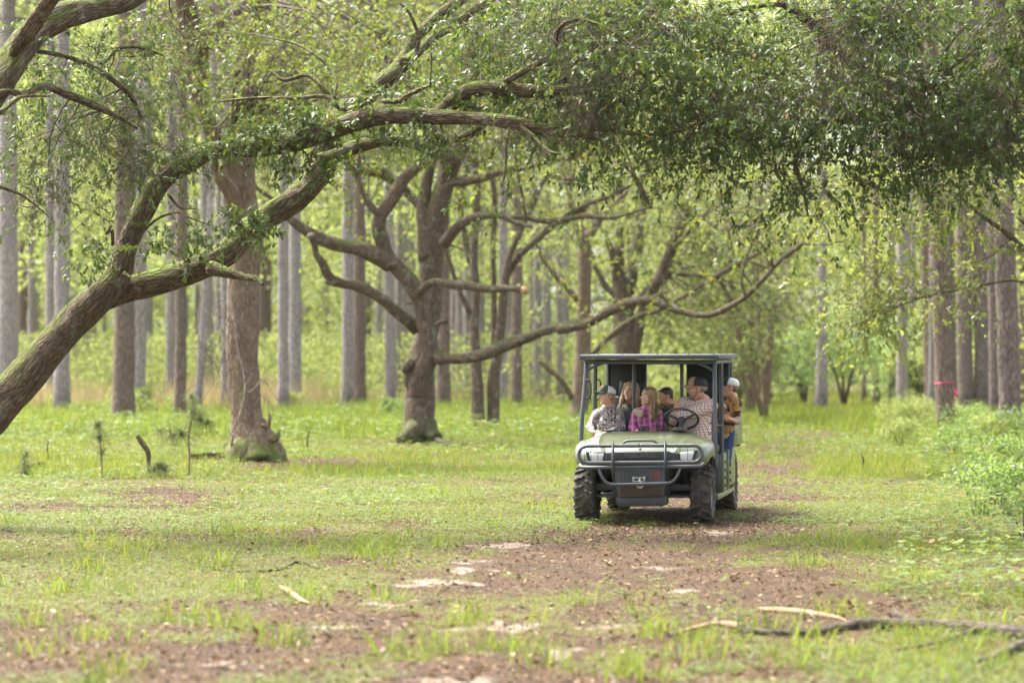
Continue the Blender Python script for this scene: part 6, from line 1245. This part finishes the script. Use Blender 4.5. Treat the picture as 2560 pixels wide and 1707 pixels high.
sh = meld("shirt", [('c', nb - [0, 0, .035], pv + [0, 0, .22], .085, .112), ('c', pv + [-.05, 0, .24], pv + [-.04, 0, .0], .114, .125), ('c', pv + [.05, 0, .24], pv + [.04, 0, .0], .114, .125), ('c', sl * .7 + nb * .3 - [0, 0, .08], pv + [-.08, -.02, .1], .075, .10), ('c', sr * .7 + nb * .3 - [0, 0, .08], pv + [.08, -.02, .1], .075, .10), ('c', nb - [0, 0, .02], sl, .052, .052), ('c', nb - [0, 0, .02], sr, .052, .052), ('c', sl, el, .054, .046), ('c', el, hl + (el - hl) * .2, .046, .034), ('c', sr, er, .054, .046), ('c', er, hr + (er - hr) * .2, .046, .034)], .009, PLAID, pg, 4, bs)
for a, b in ((VP(875, 705, .915), VP(935, 775, .885)), (VP(1160, 712, .915), VP(1085, 785, .875))):
    meld("yoke", [('c', a, b, .040, .022), ('c', a, (a + nb) / 2 + [0, -.055, -.03], .038, .03), ('c', (a + nb) / 2 + [0, -.055, -.04], b, .03, .02)], .008, YOKE, sh, 3, bs)
meld("collar", [('c', nb + [-.05, -.02, .0], nb + [-.01, -.085, -.055], .017, .012), ('c', nb + [.05, -.02, .0], nb + [.02, -.085, -.055], .017, .012), ('c', nb + [-.05, -.02, 0], nb + [0, .05, .01], .016, .016), ('c', nb + [.05, -.02, 0], nb + [0, .05, .01], .016, .016)], .007, PLAID, sh, 2, bs)
meld("trousers", [('c', pv + [sg * .08, 0, -.0], pv + [sg * .09, -.42, 0], .080, .066) for sg in (-1, 1)] + [('c', pv + [sg * .09, -.42, 0], pv + [sg * .09, -.46, -.36], .062, .05) for sg in (-1, 1)], .011, JEANS, pg, 4, bs)
hh_ = meld("hair", [hd.e(0, -.018, .052, (.084, .098, .076)), hd.k((.06, .045, .06), (.078, .02, .0), .018, .016), hd.k((-.06, .045, .06), (-.078, .02, .0), .018, .016), hd.e(0, -.05, -.02, (.078, .060, .090)), hd.k((.02, -.05, -.06), (.02, -.075, -.22), .06, .035), hd.k((.065, -.015, .0), (.075, -.02, -.20), .024, .022)], .008, H_LB, bo, 3, bs)
o_ = strands(hd, bo, bs, H_LB, 300, 3, 96, 180, .22, .0042, front=0)
# black camera resting in her lap
cm = tag(empty("camera", local_pt(-.0, .62, 1.0), -VA), "small black camera held in the girl's lap just above the hood", "camera"); g = Geo(); c0 = VP(985, 955, .60); b0 = np.array([0, .62, 1.0]); box(g, c0 - b0, (.13, .06, .055), bev=.012); g.build("camera_body", BLACKP, cm, smooth=False)
g = Geo(); pipe(g, [c0 - b0 + [-.01, -.03, 0], c0 - b0 + [-.01, -.075, 0]], .024); g.build("lens", BLACKM, cm); g = Geo(); box(g, c0 - b0 + [.0, 0, .035], (.04, .04, .02), bev=.006); g.build("viewfinder", BLACKP, cm, smooth=False)

# ---- man at the wheel
bs = (.46, 1.02, .72); pm = person("bearded man in a checked shirt and tan-and-black cap at the steering wheel, pointing", bs)
hd = Head(VP(1715, 400, .93), 80, 0, 0, 1.04); nb = VP(1775, 545, 1.02); sr, sl = VP(1895, 625, .98), VP(1530, 590, 1.02); er, wr = VP(1500, 770, .66), VP(1415, 590, .70); el, wl_2 = VP(1385, 800, 1.0), VP(1355, 950, .80); pv = np.array([.47, 1.04, .78])
body_ = hd.skin(nb, .056, True) + [('c', nb - [0, 0, .03], pv + [0, 0, .3], .11, .14), ('c', pv + [0, 0, .3], pv, .14, .15), ('c', nb, sl, .06, .06), ('c', nb, sr, .06, .06), ('c', sr, er, .056, .043), ('c', er, wr, .043, .029), ('c', sl, el, .054, .042), ('c', el, wl_2, .042, .028)]
for sg in (-1, 1): body_ += [('c', pv + [sg * .10, 0, 0], pv + [sg * .14, -.46, -.02], .09, .068), ('c', pv + [sg * .14, -.46, -.02], pv + [sg * .14, -.50, -.44], .06, .045)]
tip = VP(1240, 470, .62); dpt = nrm(tip - wr)
body_ += hand(wr, dpt, (-.1, .3, -.9), 1.0, .95, point=True, side=-1, thumb=.3) + hand(wl_2, (-.1, -.5, -.6), (.8, .2, 0), 1.0, .5)
bo = meld("body", body_, .0065, SK_M, pm, 3, bs); hd.face(bo, bs, H_GR)
sh = meld("shirt", [('c', nb - [0, 0, .06], pv + [0, 0, .28], .125, .172), ('c', pv + [0, 0, .30], pv + [0, -.02, .02], .175, .180), ('c', nb - [0, 0, .035], sl - [0, 0, .01], .080, .082), ('c', nb - [0, 0, .035], sr - [0, 0, .01], .080, .085), ('c', sr, er + (sr - er) * .02, .088, .066), ('c', er + (wr - er) * .0, er + (wr - er) * .12, .062, .056), ('c', sl, el, .084, .062), ('c', el, el + (wl_2 - el) * .3, .060, .052), ('c', sl * .5 + sr * .5 + [0, -.05, -.10], pv + [0, -.07, .12], .12, .13)], .010, CHECK, pm, 4, bs)
meld("collar", [('c', nb + [-.075, -.02, -.02], nb + [-.06, -.085, -.05], .020, .014), ('c', nb + [.065, -.02, .0], nb + [.02, -.095, -.05], .020, .014), ('c', nb + [-.07, -.01, -.02], nb + [0, .06, .01], .018, .020), ('c', nb + [.068, -.02, 0], nb + [0, .06, .01], .018, .020)], .008, CHECK, sh, 2, bs)
meld("trousers", [('c', pv + [sg * .10, 0, -.0], pv + [sg * .14, -.46, -.02], .105, .085) for sg in (-1, 1)] + [('c', pv + [sg * .14, -.46, -.02], pv + [sg * .14, -.50, -.36], .078, .062) for sg in (-1, 1)], .012, KHAKI, pm, 4, bs)
meld("beard", [hd.e(0, .044, -.083, (.052, .046, .031)), hd.e(0, .078, -.096, (.024, .016, .020)), hd.k((-.022, .090, -.042), (.022, .090, -.042), .009, .009), hd.k((.060, .012, -.03), (.046, .035, -.075), .011, .016), hd.k((-.060, .012, -.03), (-.046, .035, -.075), .011, .016), hd.k((-.022, .090, -.045), (-.03, .078, -.08), .009, .014), hd.k((.022, .090, -.045), (.03, .078, -.08), .009, .014)], .005, H_GR, bo, 2, bs)
meld("hair", [hd.e(0, -.035, .010, (.078, .078, .045)), hd.k((.075, .005, .02), (.075, .010, -.01), .010, .008), hd.k((-.077, .005, .02), (-.077, .012, -.02), .010, .008)], .006, H_GR, bo, 2, bs)
hd.cap(bo, bs, CAPT, CAPB, None, 3)

# ---- woman behind
bs = (-.36, 2.1, .72); pw = person("blonde woman in an olive jacket in the back seat behind the camouflage boy", bs)
hd = Head(VP(800, 430, 1.80), 22, 5, 3, .97); nb = VP(830, 600, 1.95); sl, sr = VP(680, 665, 2.0), VP(960, 665, 2.0); pv = np.array([-.36, 2.02, .78])
body_ = hd.skin(nb, .046) + [('c', nb, pv + [0, 0, .28], .08, .11), ('c', pv + [0, 0, .28], pv, .11, .13), ('c', nb, sl, .05, .045), ('c', nb, sr, .05, .045)]
el, er = sl + [-.03, -.05, -.27], sr + [.03, -.05, -.27]; hl, hr = el + [.10, -.2, -.05], er + [-.10, -.2, -.05]
body_ += [('c', sl, el, .042, .035), ('c', el, hl, .035, .024), ('c', sr, er, .042, .035), ('c', er, hr, .035, .024)] + hand(hl, (.5, -.6, -.2), (0, 0, -1), .9, .5, side=-1) + hand(hr, (-.5, -.6, -.2), (0, 0, -1), .9, .5)
for sg in (-1, 1): body_ += [('c', pv + [sg * .09, 0, 0], pv + [sg * .10, -.42, .0], .08, .06), ('c', pv + [sg * .10, -.42, 0], pv + [sg * .10, -.44, -.42], .055, .038)]
bo = meld("body", body_, .0065, SK_W, pw, 3, bs); hd.face(bo, bs, H_LB)
meld("jacket", [('c', nb - [0, 0, .045], pv + [0, 0, .28], .095, .13), ('c', pv + [0, 0, .3], pv + [0, 0, .02], .13, .145), ('c', nb - [0, 0, .03], sl, .062, .062), ('c', nb - [0, 0, .03], sr, .062, .062), ('c', sl, el, .062, .052), ('c', el, hl, .050, .036), ('c', sr, er, .062, .052), ('c', er, hr, .050, .036), ('c', nb + [-.06, -.03, .01], nb + [-.02, -.10, -.09], .026, .02), ('c', nb + [.06, -.03, .01], nb + [.02, -.10, -.09], .026, .02)], .010, OLIVE, pw, 3, bs)
meld("trousers", [('c', pv + [sg * .09, 0, -.0], pv + [sg * .10, -.42, 0], .095, .075) for sg in (-1, 1)] + [('c', pv + [sg * .10, -.42, 0], pv + [sg * .10, -.44, -.38], .07, .055) for sg in (-1, 1)], .012, DARKT, pw, 3, bs)
meld("hair", [hd.e(0, -.024, .056, (.088, .096, .078)), hd.k((-.045, .068, .085), (.045, .068, .085), .016, .016), hd.k((-.062, .050, .06), (-.078, .035, .01), .020, .016), hd.k((.062, .050, .06), (.078, .035, .01), .020, .016), hd.e(0, -.055, -.03, (.082, .055, .10)), hd.k((-.085, .0, .05), (-.095, .02, -.10), .020, .030), hd.k((-.095, .02, -.10), (-.11, .03, -.19), .032, .020), hd.k((.085, .0, .05), (.095, .015, -.12), .022, .034), hd.k((.095, .015, -.12), (.10, .03, -.22), .034, .022)], .008, H_BL, bo, 3, bs)
strands(hd, bo, bs, H_BL, 260, 7, 62, 180, .13, .0042, out_=.092)

# ---- child behind
bs = (.12, 2.1, .72); pc = person("dark-haired child in the back seat, mostly hidden behind the girl", bs)
hd = Head(VP(1275, 490, 1.85), 55, 0, 0, .88); nb = VP(1285, 620, 1.95); pv = np.array([.14, 2.02, .76]); sl, sr = nb + [-.13, .02, -.04], nb + [.13, .02, -.04]; el, er = sl + [-.03, -.05, -.2], sr + [.03, -.05, -.2]; hl, hr = el + [.08, -.17, -.03], er + [-.08, -.17, -.03]
body_ = hd.skin(nb, .040) + [('c', nb, pv + [0, 0, .2], .07, .09), ('c', pv + [0, 0, .2], pv, .10, .11), ('c', nb, sl, .04, .04), ('c', nb, sr, .04, .04), ('c', sl, el, .035, .03), ('c', el, hl, .03, .022), ('c', sr, er, .035, .03), ('c', er, hr, .03, .022)] + hand(hl, (.5, -.6, -.2), (0, 0, -1), .8, .5, side=-1) + hand(hr, (-.5, -.6, -.2), (0, 0, -1), .8, .5)
for sg in (-1, 1): body_ += [('c', pv + [sg * .08, 0, 0], pv + [sg * .08, -.38, 0], .065, .05), ('c', pv + [sg * .08, -.38, 0], pv + [sg * .08, -.42, -.38], .048, .033)]
bo = meld("body", body_, .0075, SK_K, pc, 3, bs); hd.face(bo, bs, H_DK)
meld("shirt", [('c', nb - [0, 0, .03], pv + [0, 0, .2], .085, .11), ('c', pv + [0, 0, .22], pv + [0, 0, .0], .115, .125), ('c', nb - [0, 0, .02], sl, .05, .055), ('c', nb - [0, 0, .02], sr, .05, .055), ('c', sl, el, .054, .046), ('c', el, hl, .045, .033), ('c', sr, er, .054, .046), ('c', er, hr, .045, .033)], .010, OLIVE, pc, 3, bs)
meld("trousers", [('c', pv + [sg * .08, 0, -.0], pv + [sg * .08, -.38, 0], .080, .064) for sg in (-1, 1)] + [('c', pv + [sg * .08, -.38, 0], pv + [sg * .08, -.42, -.34], .06, .05) for sg in (-1, 1)], .012, DARKT, pc, 3, bs)
meld("hair", [hd.e(0, -.02, .048, (.084, .096, .078)), hd.e(0, -.05, -.01, (.080, .062, .06)), hd.k((-.04, .07, .07), (.04, .07, .07), .018, .018)], .007, H_DK, bo, 2, bs)

# ---- boy standing at the right side, holding the cage post
bs = (.80, 1.80, .33); ps = person("boy in a tan spotted camouflage shirt and blue jeans standing at the vehicle's right side", bs)
hv = 1.62; hd = Head(VP(2160, 385, hv), 80, 6, 0, .93); nb = VP(2185, 510, hv + .06); sl, sr = VP(2080, 590, hv + .06), VP(2262, 590, hv + .02); er, wr = VP(2262, 845, hv - .06), VP(2150, 800, 1.38); el, wl3 = VP(2010, 700, hv + .02), VP(2020, 640, 1.36); pv = VP(2095, 1000, hv + .06)
body_ = hd.skin(nb, .042) + [('c', nb, nb * .4 + pv * .6, .075, .09), ('c', nb * .4 + pv * .6, pv, .09, .095), ('c', nb, sl, .045, .042), ('c', nb, sr, .045, .042), ('c', sr, er, .038, .031), ('c', er, wr, .031, .022), ('c', sl, el, .038, .031), ('c', el, wl3, .031, .022)]
fl = np.array([.60, hv + .14, .36]); fr_ = np.array([.70, hv + .04, .345]); fr_[2] = max(fr_[2], .345); kn = lambda a, b: a * .45 + b * .55 + [.02, -.04, 0]
for a, sg in ((fl, -1), (fr_, 1)): h_ = pv + [sg * .05, 0, -.02]; k_ = kn(h_, a); body_ += [('c', h_, k_, .055, .042), ('c', k_, a + [0, 0, .04], .038, .026), ('c', a + [0, 0, .03], a + [.02, -.08, .0], .030, .022)]
body_ += hand(wr, nrm(VP(2062, 765, 1.24) - wr), (-.3, .6, .2), .86, .75, side=-1) + hand(wl3, nrm(VP(2085, 630, 1.22) - wl3), (0, .9, .2), .86, .75)
bo = meld("body", body_, .0065, SK_K, ps, 3, bs); hd.face(bo, bs, H_SH)
ms = nb * .4 + pv * .6
sh = meld("shirt", [('c', nb - [0, 0, .035], ms, .088, .108), ('c', ms, pv + [0, 0, .05], .110, .112), ('c', nb - [0, 0, .02], sl, .055, .058), ('c', nb - [0, 0, .02], sr, .055, .058), ('c', sr, er + (sr - er) * .12, .060, .050), ('c', sl, el, .058, .05), ('c', el, wl3, .046, .034), ('c', nb, nb + [0, 0, .008], .054, .05)], .009, CAMO2, ps, 3, bs)
meld("cuff", [('c', er + (sr - er) * .16, er + (sr - er) * .05, .054, .050)], .007, plain("pale_cuff", (.36, .33, .28), .85, var=.3), sh, 2, bs)
tl = []
for a, sg in ((fl, -1), (fr_, 1)): h_ = pv + [sg * .05, 0, -.02]; k_ = kn(h_, a); tl += [('c', h_ + [0, 0, .05], k_, .068, .052), ('c', k_, a * .42 + k_ * .58, .050, .044)]
meld("jeans", tl, .010, JEANS, ps, 4, bs)
for a in (fl, fr_):
    so = meld("shoe", [('c', a + [0, .02, .0], a + [.07, -.12, -.012], .036, .030), ('c', a + [0, .01, .03], a + [0, 0, .04], .034, .034)], .007, BOOT, ps, 2, bs); meld("sole", [('c', a + [-.012, .02, -.032], a + [.018, -.13, -.034], .018, .017), ('c', a + [.012, .02, -.032], a + [.042, -.13, -.034], .018, .017)], .006, SOLE, so, 2, bs)
meld("hair", [hd.e(0, -.032, .010, (.077, .078, .045)), hd.e(0, -.060, -.02, (.050, .030, .028))], .006, H_SH, bo, 2, bs)
hd.cap(bo, bs, CAPG, CAPW, (PATCH, PATCHO), 4)
# ------------------------------------------------------------------ fallen wood, saplings, ribbon, vine
DEADW = bark("dead_wood", (0.028, 0.021, 0.017), (0.15, 0.115, 0.09), lichen=.2, bumpd=.02); PALEW = bark("split_wood", (0.20, 0.13, 0.075), (0.40, 0.28, 0.18), bumpd=.01); MOSSW = bark("mossy_wood", (0.05, 0.035, 0.02), (0.22, 0.16, 0.10), moss=.9, bumpd=.02)
def gpt(px, py, up=0.0):
    Y = gd(py); return np.array([(px - 1280) / FPX * Y, Y, up])
def stick(name, label, pts, mat, cat="branch", group=None, ends=None, lift=.5, twig=()):
    """lying wood: pts (px, py, radius in picture pixels), resting on the ground"""
    c = []
    for px, py, r in pts: p = gpt(px, py); rw = r / FPX * p[1]; p[2] = float(gz(p[:1], p[1:2])[0]) + rw * (.6 + lift); c.append([*p, rw])
    c = crs(np.array(c), .05); t = tree(name, label, (float(c[0, 0]), float(c[0, 1]), 0), group, cat); g = Geo(); g.add(*tube(c, 14, .012, seed=int(pts[0][0]))[:4]); ch(t, g.build("wood", mat))
    for e in twig: 
        cc = []
        for px, py, r in e: p = gpt(px, py); rw = r / FPX * p[1]; cc.append([p[0], p[1], rw * 1.6, rw])
        g = Geo(); g.add(*tube(crs(np.array(cc), .05), 8, .006)[:4]); ch(t, g.build("side_branch", mat))
    return t
fb = stick("fallen_branch", "long grey fallen branch lying across the lower right corner of the track", [(2700, 1618, 17), (2560, 1600, 16), (2420, 1580, 15), (2280, 1572, 14), (2150, 1570, 13), (2030, 1584, 10), (1930, 1582, 9), (1850, 1576, 9)], DEADW, twig=[[(2440, 1585, 8), (2350, 1612, 6), (2240, 1630, 4)]])
c = [];
for px, py, r in [(1856, 1576, 8.5), (1800, 1570, 9), (1740, 1575, 6), (1690, 1584, 3), (1640, 1592, 1.5)]: p = gpt(px, py); c.append([p[0], p[1], r / FPX * p[1] * 1.2, r / FPX * p[1]])
g = Geo(); g.add(*tube(crs(np.array(c), .04), 10, .01)[:4]); ch(fb, g.build("split_end", PALEW))
stick("fallen_branch", "short pale peeled branch lying just above the long grey one", [(1895, 1520, 5), (1950, 1526, 8), (2020, 1534, 8), (2090, 1546, 5), (2120, 1552, 2)], PALEW)
stick("fallen_branch", "stubby grey limb piece behind the long fallen branch", [(2235, 1530, 8), (2262, 1542, 9), (2300, 1556, 7)], DEADW)
stick("fallen_branch", "grey limb piece cut by the right edge, nearest the camera", [(2450, 1668, 10), (2510, 1640, 13), (2570, 1626, 14), (2640, 1615, 12)], DEADW)
stick("fallen_branch", "thin curved grey stick lying in the short grass left of the sand patches", [(530, 1424, 2), (620, 1428, 3), (700, 1422, 3.4), (745, 1408, 3), (800, 1420, 2)], DEADW)
stick("wood_chip", "pale split wood piece lying beside the sand on the track's left", [(700, 1463, 4), (722, 1480, 8), (750, 1498, 7), (775, 1506, 3)], PALEW, "wood")
stick("fallen_branch", "thin stick lying by the foot of the two-stemmed oak", [(545, 1162, 2), (600, 1170, 2.4), (650, 1178, 2)], DEADW)
stick("log", "short rotting log lying left of the two-stemmed oak's foot", [(480, 1148, 8), (520, 1146, 10), (560, 1145, 8)], MOSSW, "log")
stick("fallen_branch", "low dark branch lying right of the big middle oak's foot", [(1040, 1106, 6), (1080, 1108, 7), (1120, 1116, 6), (1150, 1124, 4), (1200, 1122, 2)], DEADW)
stick("log", "small dark rotten log in the grass at the far left", [(70, 1178, 5), (90, 1175, 8), (112, 1172, 6)], MOSSW, "log")
stick("fallen_branch", "grey stick lying in the right-hand grass before the pines", [(2230, 1090, 3), (2255, 1100, 3.5), (2285, 1112, 2)], DEADW)
stick("fallen_branch", "thin dark stick in the brown litter right of centre foreground", [(1470, 1640, 2), (1500, 1665, 5), (1530, 1690, 6), (1550, 1720, 5)], DEADW)
R = rng(909)
for px, py, wh in [(905, 1590, "in the left foreground between grass tufts"), (1250, 1480, "right of the long sand streak"), (1560, 1475, "in front of the vehicle, well off it"), (1620, 1545, "left of the fallen branch's split end"), (1420, 1580, "between the two nearest sand patches"), (1010, 1535, "just below the left sand patch"), (640, 1560, "below the pale wood piece, far left"), (1880, 1400, "on the litter right of the track's middle")]:
    d = R.uniform(-30, 30); stick("twig", "small dark twig " + wh, [(px - 28, py + d * .2, 1.4), (px, py, 2.2), (px + 34, py - d * .2, 1.2)], DEADW, "twig", "dark twigs scattered on the track")
# broken mossy snag and bare standing sticks
def standing(name, label, pts, mat, Y, cat="stick", group=None):
    c = np.array([[*P(px, py, Y), r / FPX * Y] for px, py, r in pts]); c[0, 2] = -.03; t = tree(name, label, (float(c[0, 0]), Y, 0), group, cat); g = Geo(); g.add(*tube(crs(c, .03), 12, .008)[:4]); ch(t, g.build("stem", mat)); return t
standing("snag", "bent mossy broken stick standing in the grass beside the pine saplings", [(374, 1192, 5), (372, 1160, 5), (370, 1130, 6.5), (356, 1108, 6.5), (343, 1088, 5.5)], MOSSW, 47)
for pts, lab in (([(121, 1150, 2), (119, 1120, 1.8), (121, 1100, 1.2)], "thin bare stick standing in the left grass"), ([(772, 1130, 2.4), (768, 1098, 2), (775, 1072, 1.2)], "thin bare stick standing between the two nearer oaks"), ([(2154, 1172, 2.4), (2158, 1150, 2), (2153, 1134, 1.2)], "thin dark stick standing in the right-hand grass"), ([(575, 1160, 3), (578, 1120, 2.6), (584, 1085, 1.6)], "dark stick leaning on the left foot of the two-stemmed oak"), ([(572, 1250, 1.2), (566, 1235, 1.1), (560, 1215, 1)], "short dark stem in the left ground cover")):
    standing("stick", lab, pts, DEADW, gd(pts[0][1]) if pts[0][1] < 1200 else 42)
# young pines
def sapling(label, pts, Y, tufts, seed, brown=PALEW):
    c = np.array([[*P(px, py, Y), r / FPX * Y] for px, py, r in pts]); c[0, 2] = -.02; t = tree("pine_sapling", label, (float(c[0, 0]), Y, 0), "young pines in the left grass", "sapling"); g = Geo(); g.add(*tube(crs(c, .03), 8, .002)[:4]); ch(t, g.build("stem", TWIGD))
    R = rng(seed); vs = []
    for px, py, sp, n in tufts:
        b = P(px, py, Y); br = crs(np.array([[*c[len(c) // 2, :3], .004], [*((b + c[len(c) // 2, :3]) / 2 + [0, 0, .02]), .003], [*b, .002]]), .04) ; g.add(*tube(br, 5)[:4])
        d = nrm(R.normal(size=(n, 3)) + [0, 0, .25]); L = sp / FPX * Y * R.uniform(.6, 1.1, n); K = 5; u = np.linspace(0, 1, K)[None, :, None]; p = b + R.normal(size=(n, 1, 3)) * .012 + d[:, None] * u * L[:, None, None] - np.array([0, 0, 1.0]) * u ** 2 * L[:, None, None] * .35
        vs.append(np.concatenate([p, np.broadcast_to(.0032 * (1.25 - u), (n, K, 1))], 2))
    v, q = many_tubes(np.concatenate(vs), 3); ch(t, mk("needles", v, q, NEEDLE, fattr={"rnd": np.full(len(q), .7)}))
sapling("tallest young pine with a reddish stem and long drooping needles", [(472, 1198, 2.6), (474, 1140, 2.4), (472, 1080, 2.2), (484, 1030, 1.8), (478, 990, 1)], 46.5, [(478, 992, 36, 70), (482, 1030, 50, 110), (500, 1048, 50, 80), (452, 1084, 70, 110), (430, 1090, 60, 70), (400, 1080, 40, 60), (520, 1056, 46, 60)], 1)
sapling("slender young pine with sparse upright needles, second from the left edge", [(256, 1198, 2), (254, 1150, 2), (250, 1100, 1.8), (245, 1060, 1)], 46.5, [(245, 1062, 50, 90), (250, 1095, 44, 70), (254, 1130, 34, 40)], 2)
sapling("low bushy young pine beside the mossy broken stick", [(398, 1198, 1.6), (400, 1180, 1.4), (402, 1165, 1)], 46, [(398, 1165, 42, 120), (410, 1170, 40, 110), (385, 1172, 36, 70)], 3)
sapling("short young pine at the left edge of the grass", [(62, 1198, 1.6), (62, 1170, 1.5), (64, 1135, 1)], 46, [(64, 1138, 36, 60), (60, 1160, 34, 60), (64, 1180, 30, 50)], 4)
# pink marking ribbon
Yt = gd(gyp(1420)); cR = P(gp(868), gyp(1102), Yt); rt = 22.6 / FPX * Yt * 1.04
PINK = plain("pink_ribbon", (.80, .045, .20), .45)
rb = tree("ribbon", "bright pink marking ribbon tied round the leaning pine", tuple(cR), None, "ribbon"); rb.location = tuple(cR); g = Geo(); n = 36; th = np.arange(n) * 2 * math.pi / n; V = []
for zz, rr in ((-.014, rt), (.014, rt), (.014, rt + .006), (-.014, rt + .006)): V.append(np.stack([rr * np.cos(th), rr * np.sin(th), zz + .012 * np.sin(th * 3) + .01 * np.cos(th)], 1))
V = np.vstack(V); i = np.arange(n); j = (i + 1) % n; g.add(V, np.vstack([np.stack([a * n + i, a * n + j, b_ * n + j, b_ * n + i], 1) for a, b_ in ((0, 1), (1, 2), (2, 3), (3, 0))])); g.build("band", PINK, rb)
tl_ = np.array([P(gp(924), gyp(1140), Yt - .05), P(gp(936), gyp(1160), Yt - .1), P(gp(946), gyp(1190), Yt - .08)]) - cR; V = []
for k, p in enumerate(tl_): V += [p + [-.05 + .01 * k, 0, .02], p + [.045, .02, .0]]
tl0 = [np.array([rt, -.05, .02]), np.array([rt, -.03, -.02])]; V = np.array(tl0 + V); F_ = np.array([[0, 1, 3, 2], [2, 3, 5, 4], [4, 5, 7, 6]]); o = mk("tail", V, F_, PINK, rb); sd = o.modifiers.new("t", 'SOLIDIFY'); sd.thickness = .003
# dry vine on the two-stemmed oak
vn_ = tree("vine", "pale dry vine trailing down the front of the two-stemmed oak", (float(P(600, 900, 52)[0]), 52.0, 2.0), None, "vine"); vn_.location = (float(P(600, 900, 52)[0]), 52.0, 2.0); g = Geo()
for pts in ([(1440, 600, 5), (1455, 760, 6), (1490, 900, 6), (1500, 1010, 6), (1480, 1130, 6), (1430, 1250, 5), (1370, 1370, 4)], [(1640, 925, 3), (1590, 970, 5), (1530, 1030, 5), (1500, 1015, 5)], [(1230, 350, 3), (1235, 430, 4), (1215, 560, 4), (1215, 700, 4), (1222, 860, 3)], [(1400, 250, 3), (1410, 360, 3), (1400, 480, 3), (1420, 560, 4), (1440, 600, 4)]):
    g.add(*tube(crs(tr('z4', pts, 51.7, 51.4, .02, 5), .08), 6, .002)[:4])
ch(vn_, g.build("stem", bark("vine_bark", (.14, .11, .08), (.42, .36, .29))))

# thin broad-leaved weeds standing near the camera
for k, (px, Y, top, lab) in enumerate([(1790, 18.5, 1425, "tall broad-leaved weed standing out of focus above the fallen branch"), (1700, 17.8, 1490, "shorter broad-leaved weed left of the tall one near the fallen branch"), (1860, 19.5, 1500, "small weed right behind the fallen branch's middle")]):
    R = rng(60 + k); x = (px - 1280) / FPX * Y; t = tag(empty("weed", (x, Y, 0)), lab, "weed", "broad-leaved weeds near the camera"); h = CAMZ - (top - HY) / FPX * Y; G = Geo(); LP = []
    for j in range(3):
        c = crs(np.array([[0, 0, -.02, .003], [R.normal() * .04, R.normal() * .04, h * .5, .0025], [R.normal() * .09, R.normal() * .07, h * R.uniform(.75, 1), .0015]]), .04); G.add(*tube(c, 5)[:4]); LP.append(c[len(c) // 3:, :3])
    G.build("stem", TWIGD, t); p = np.vstack(LP); p = p[R.integers(0, len(p), 34)]; d = nrm(R.normal(size=p.shape) * [1, 1, .3]); L = R.uniform(.035, .07, 34); v, q, c = leaves(p, d, R.normal(size=p.shape) * .3 + [0, 0, 1], L, L * .6)
    mk("leaves", v, q, COVERM, t, fattr={"rnd": np.repeat(R.uniform(.3, .9, 34), c)})
# ------------------------------------------------------------------ hazy air
s = M_("haze_air"); v = s.n.new("ShaderNodeVolumePrincipled"); v.inputs["Color"].default_value = (.96, 1.0, .90, 1); v.inputs["Density"].default_value = HAZE; v.inputs["Anisotropy"].default_value = .3
s.l.new(v.outputs[0], s.out.inputs[1])
hz = np.array([[x, y, z] for x in (-460, 460) for y in (-40, 1040) for z in (-2, 29)], float)
hz_o = mk("haze", hz, np.array([[0, 1, 3, 2], [4, 6, 7, 5], [0, 4, 5, 1], [2, 3, 7, 6], [0, 2, 6, 4], [1, 5, 7, 3]]), s.m); tag(hz_o, kind="stuff")
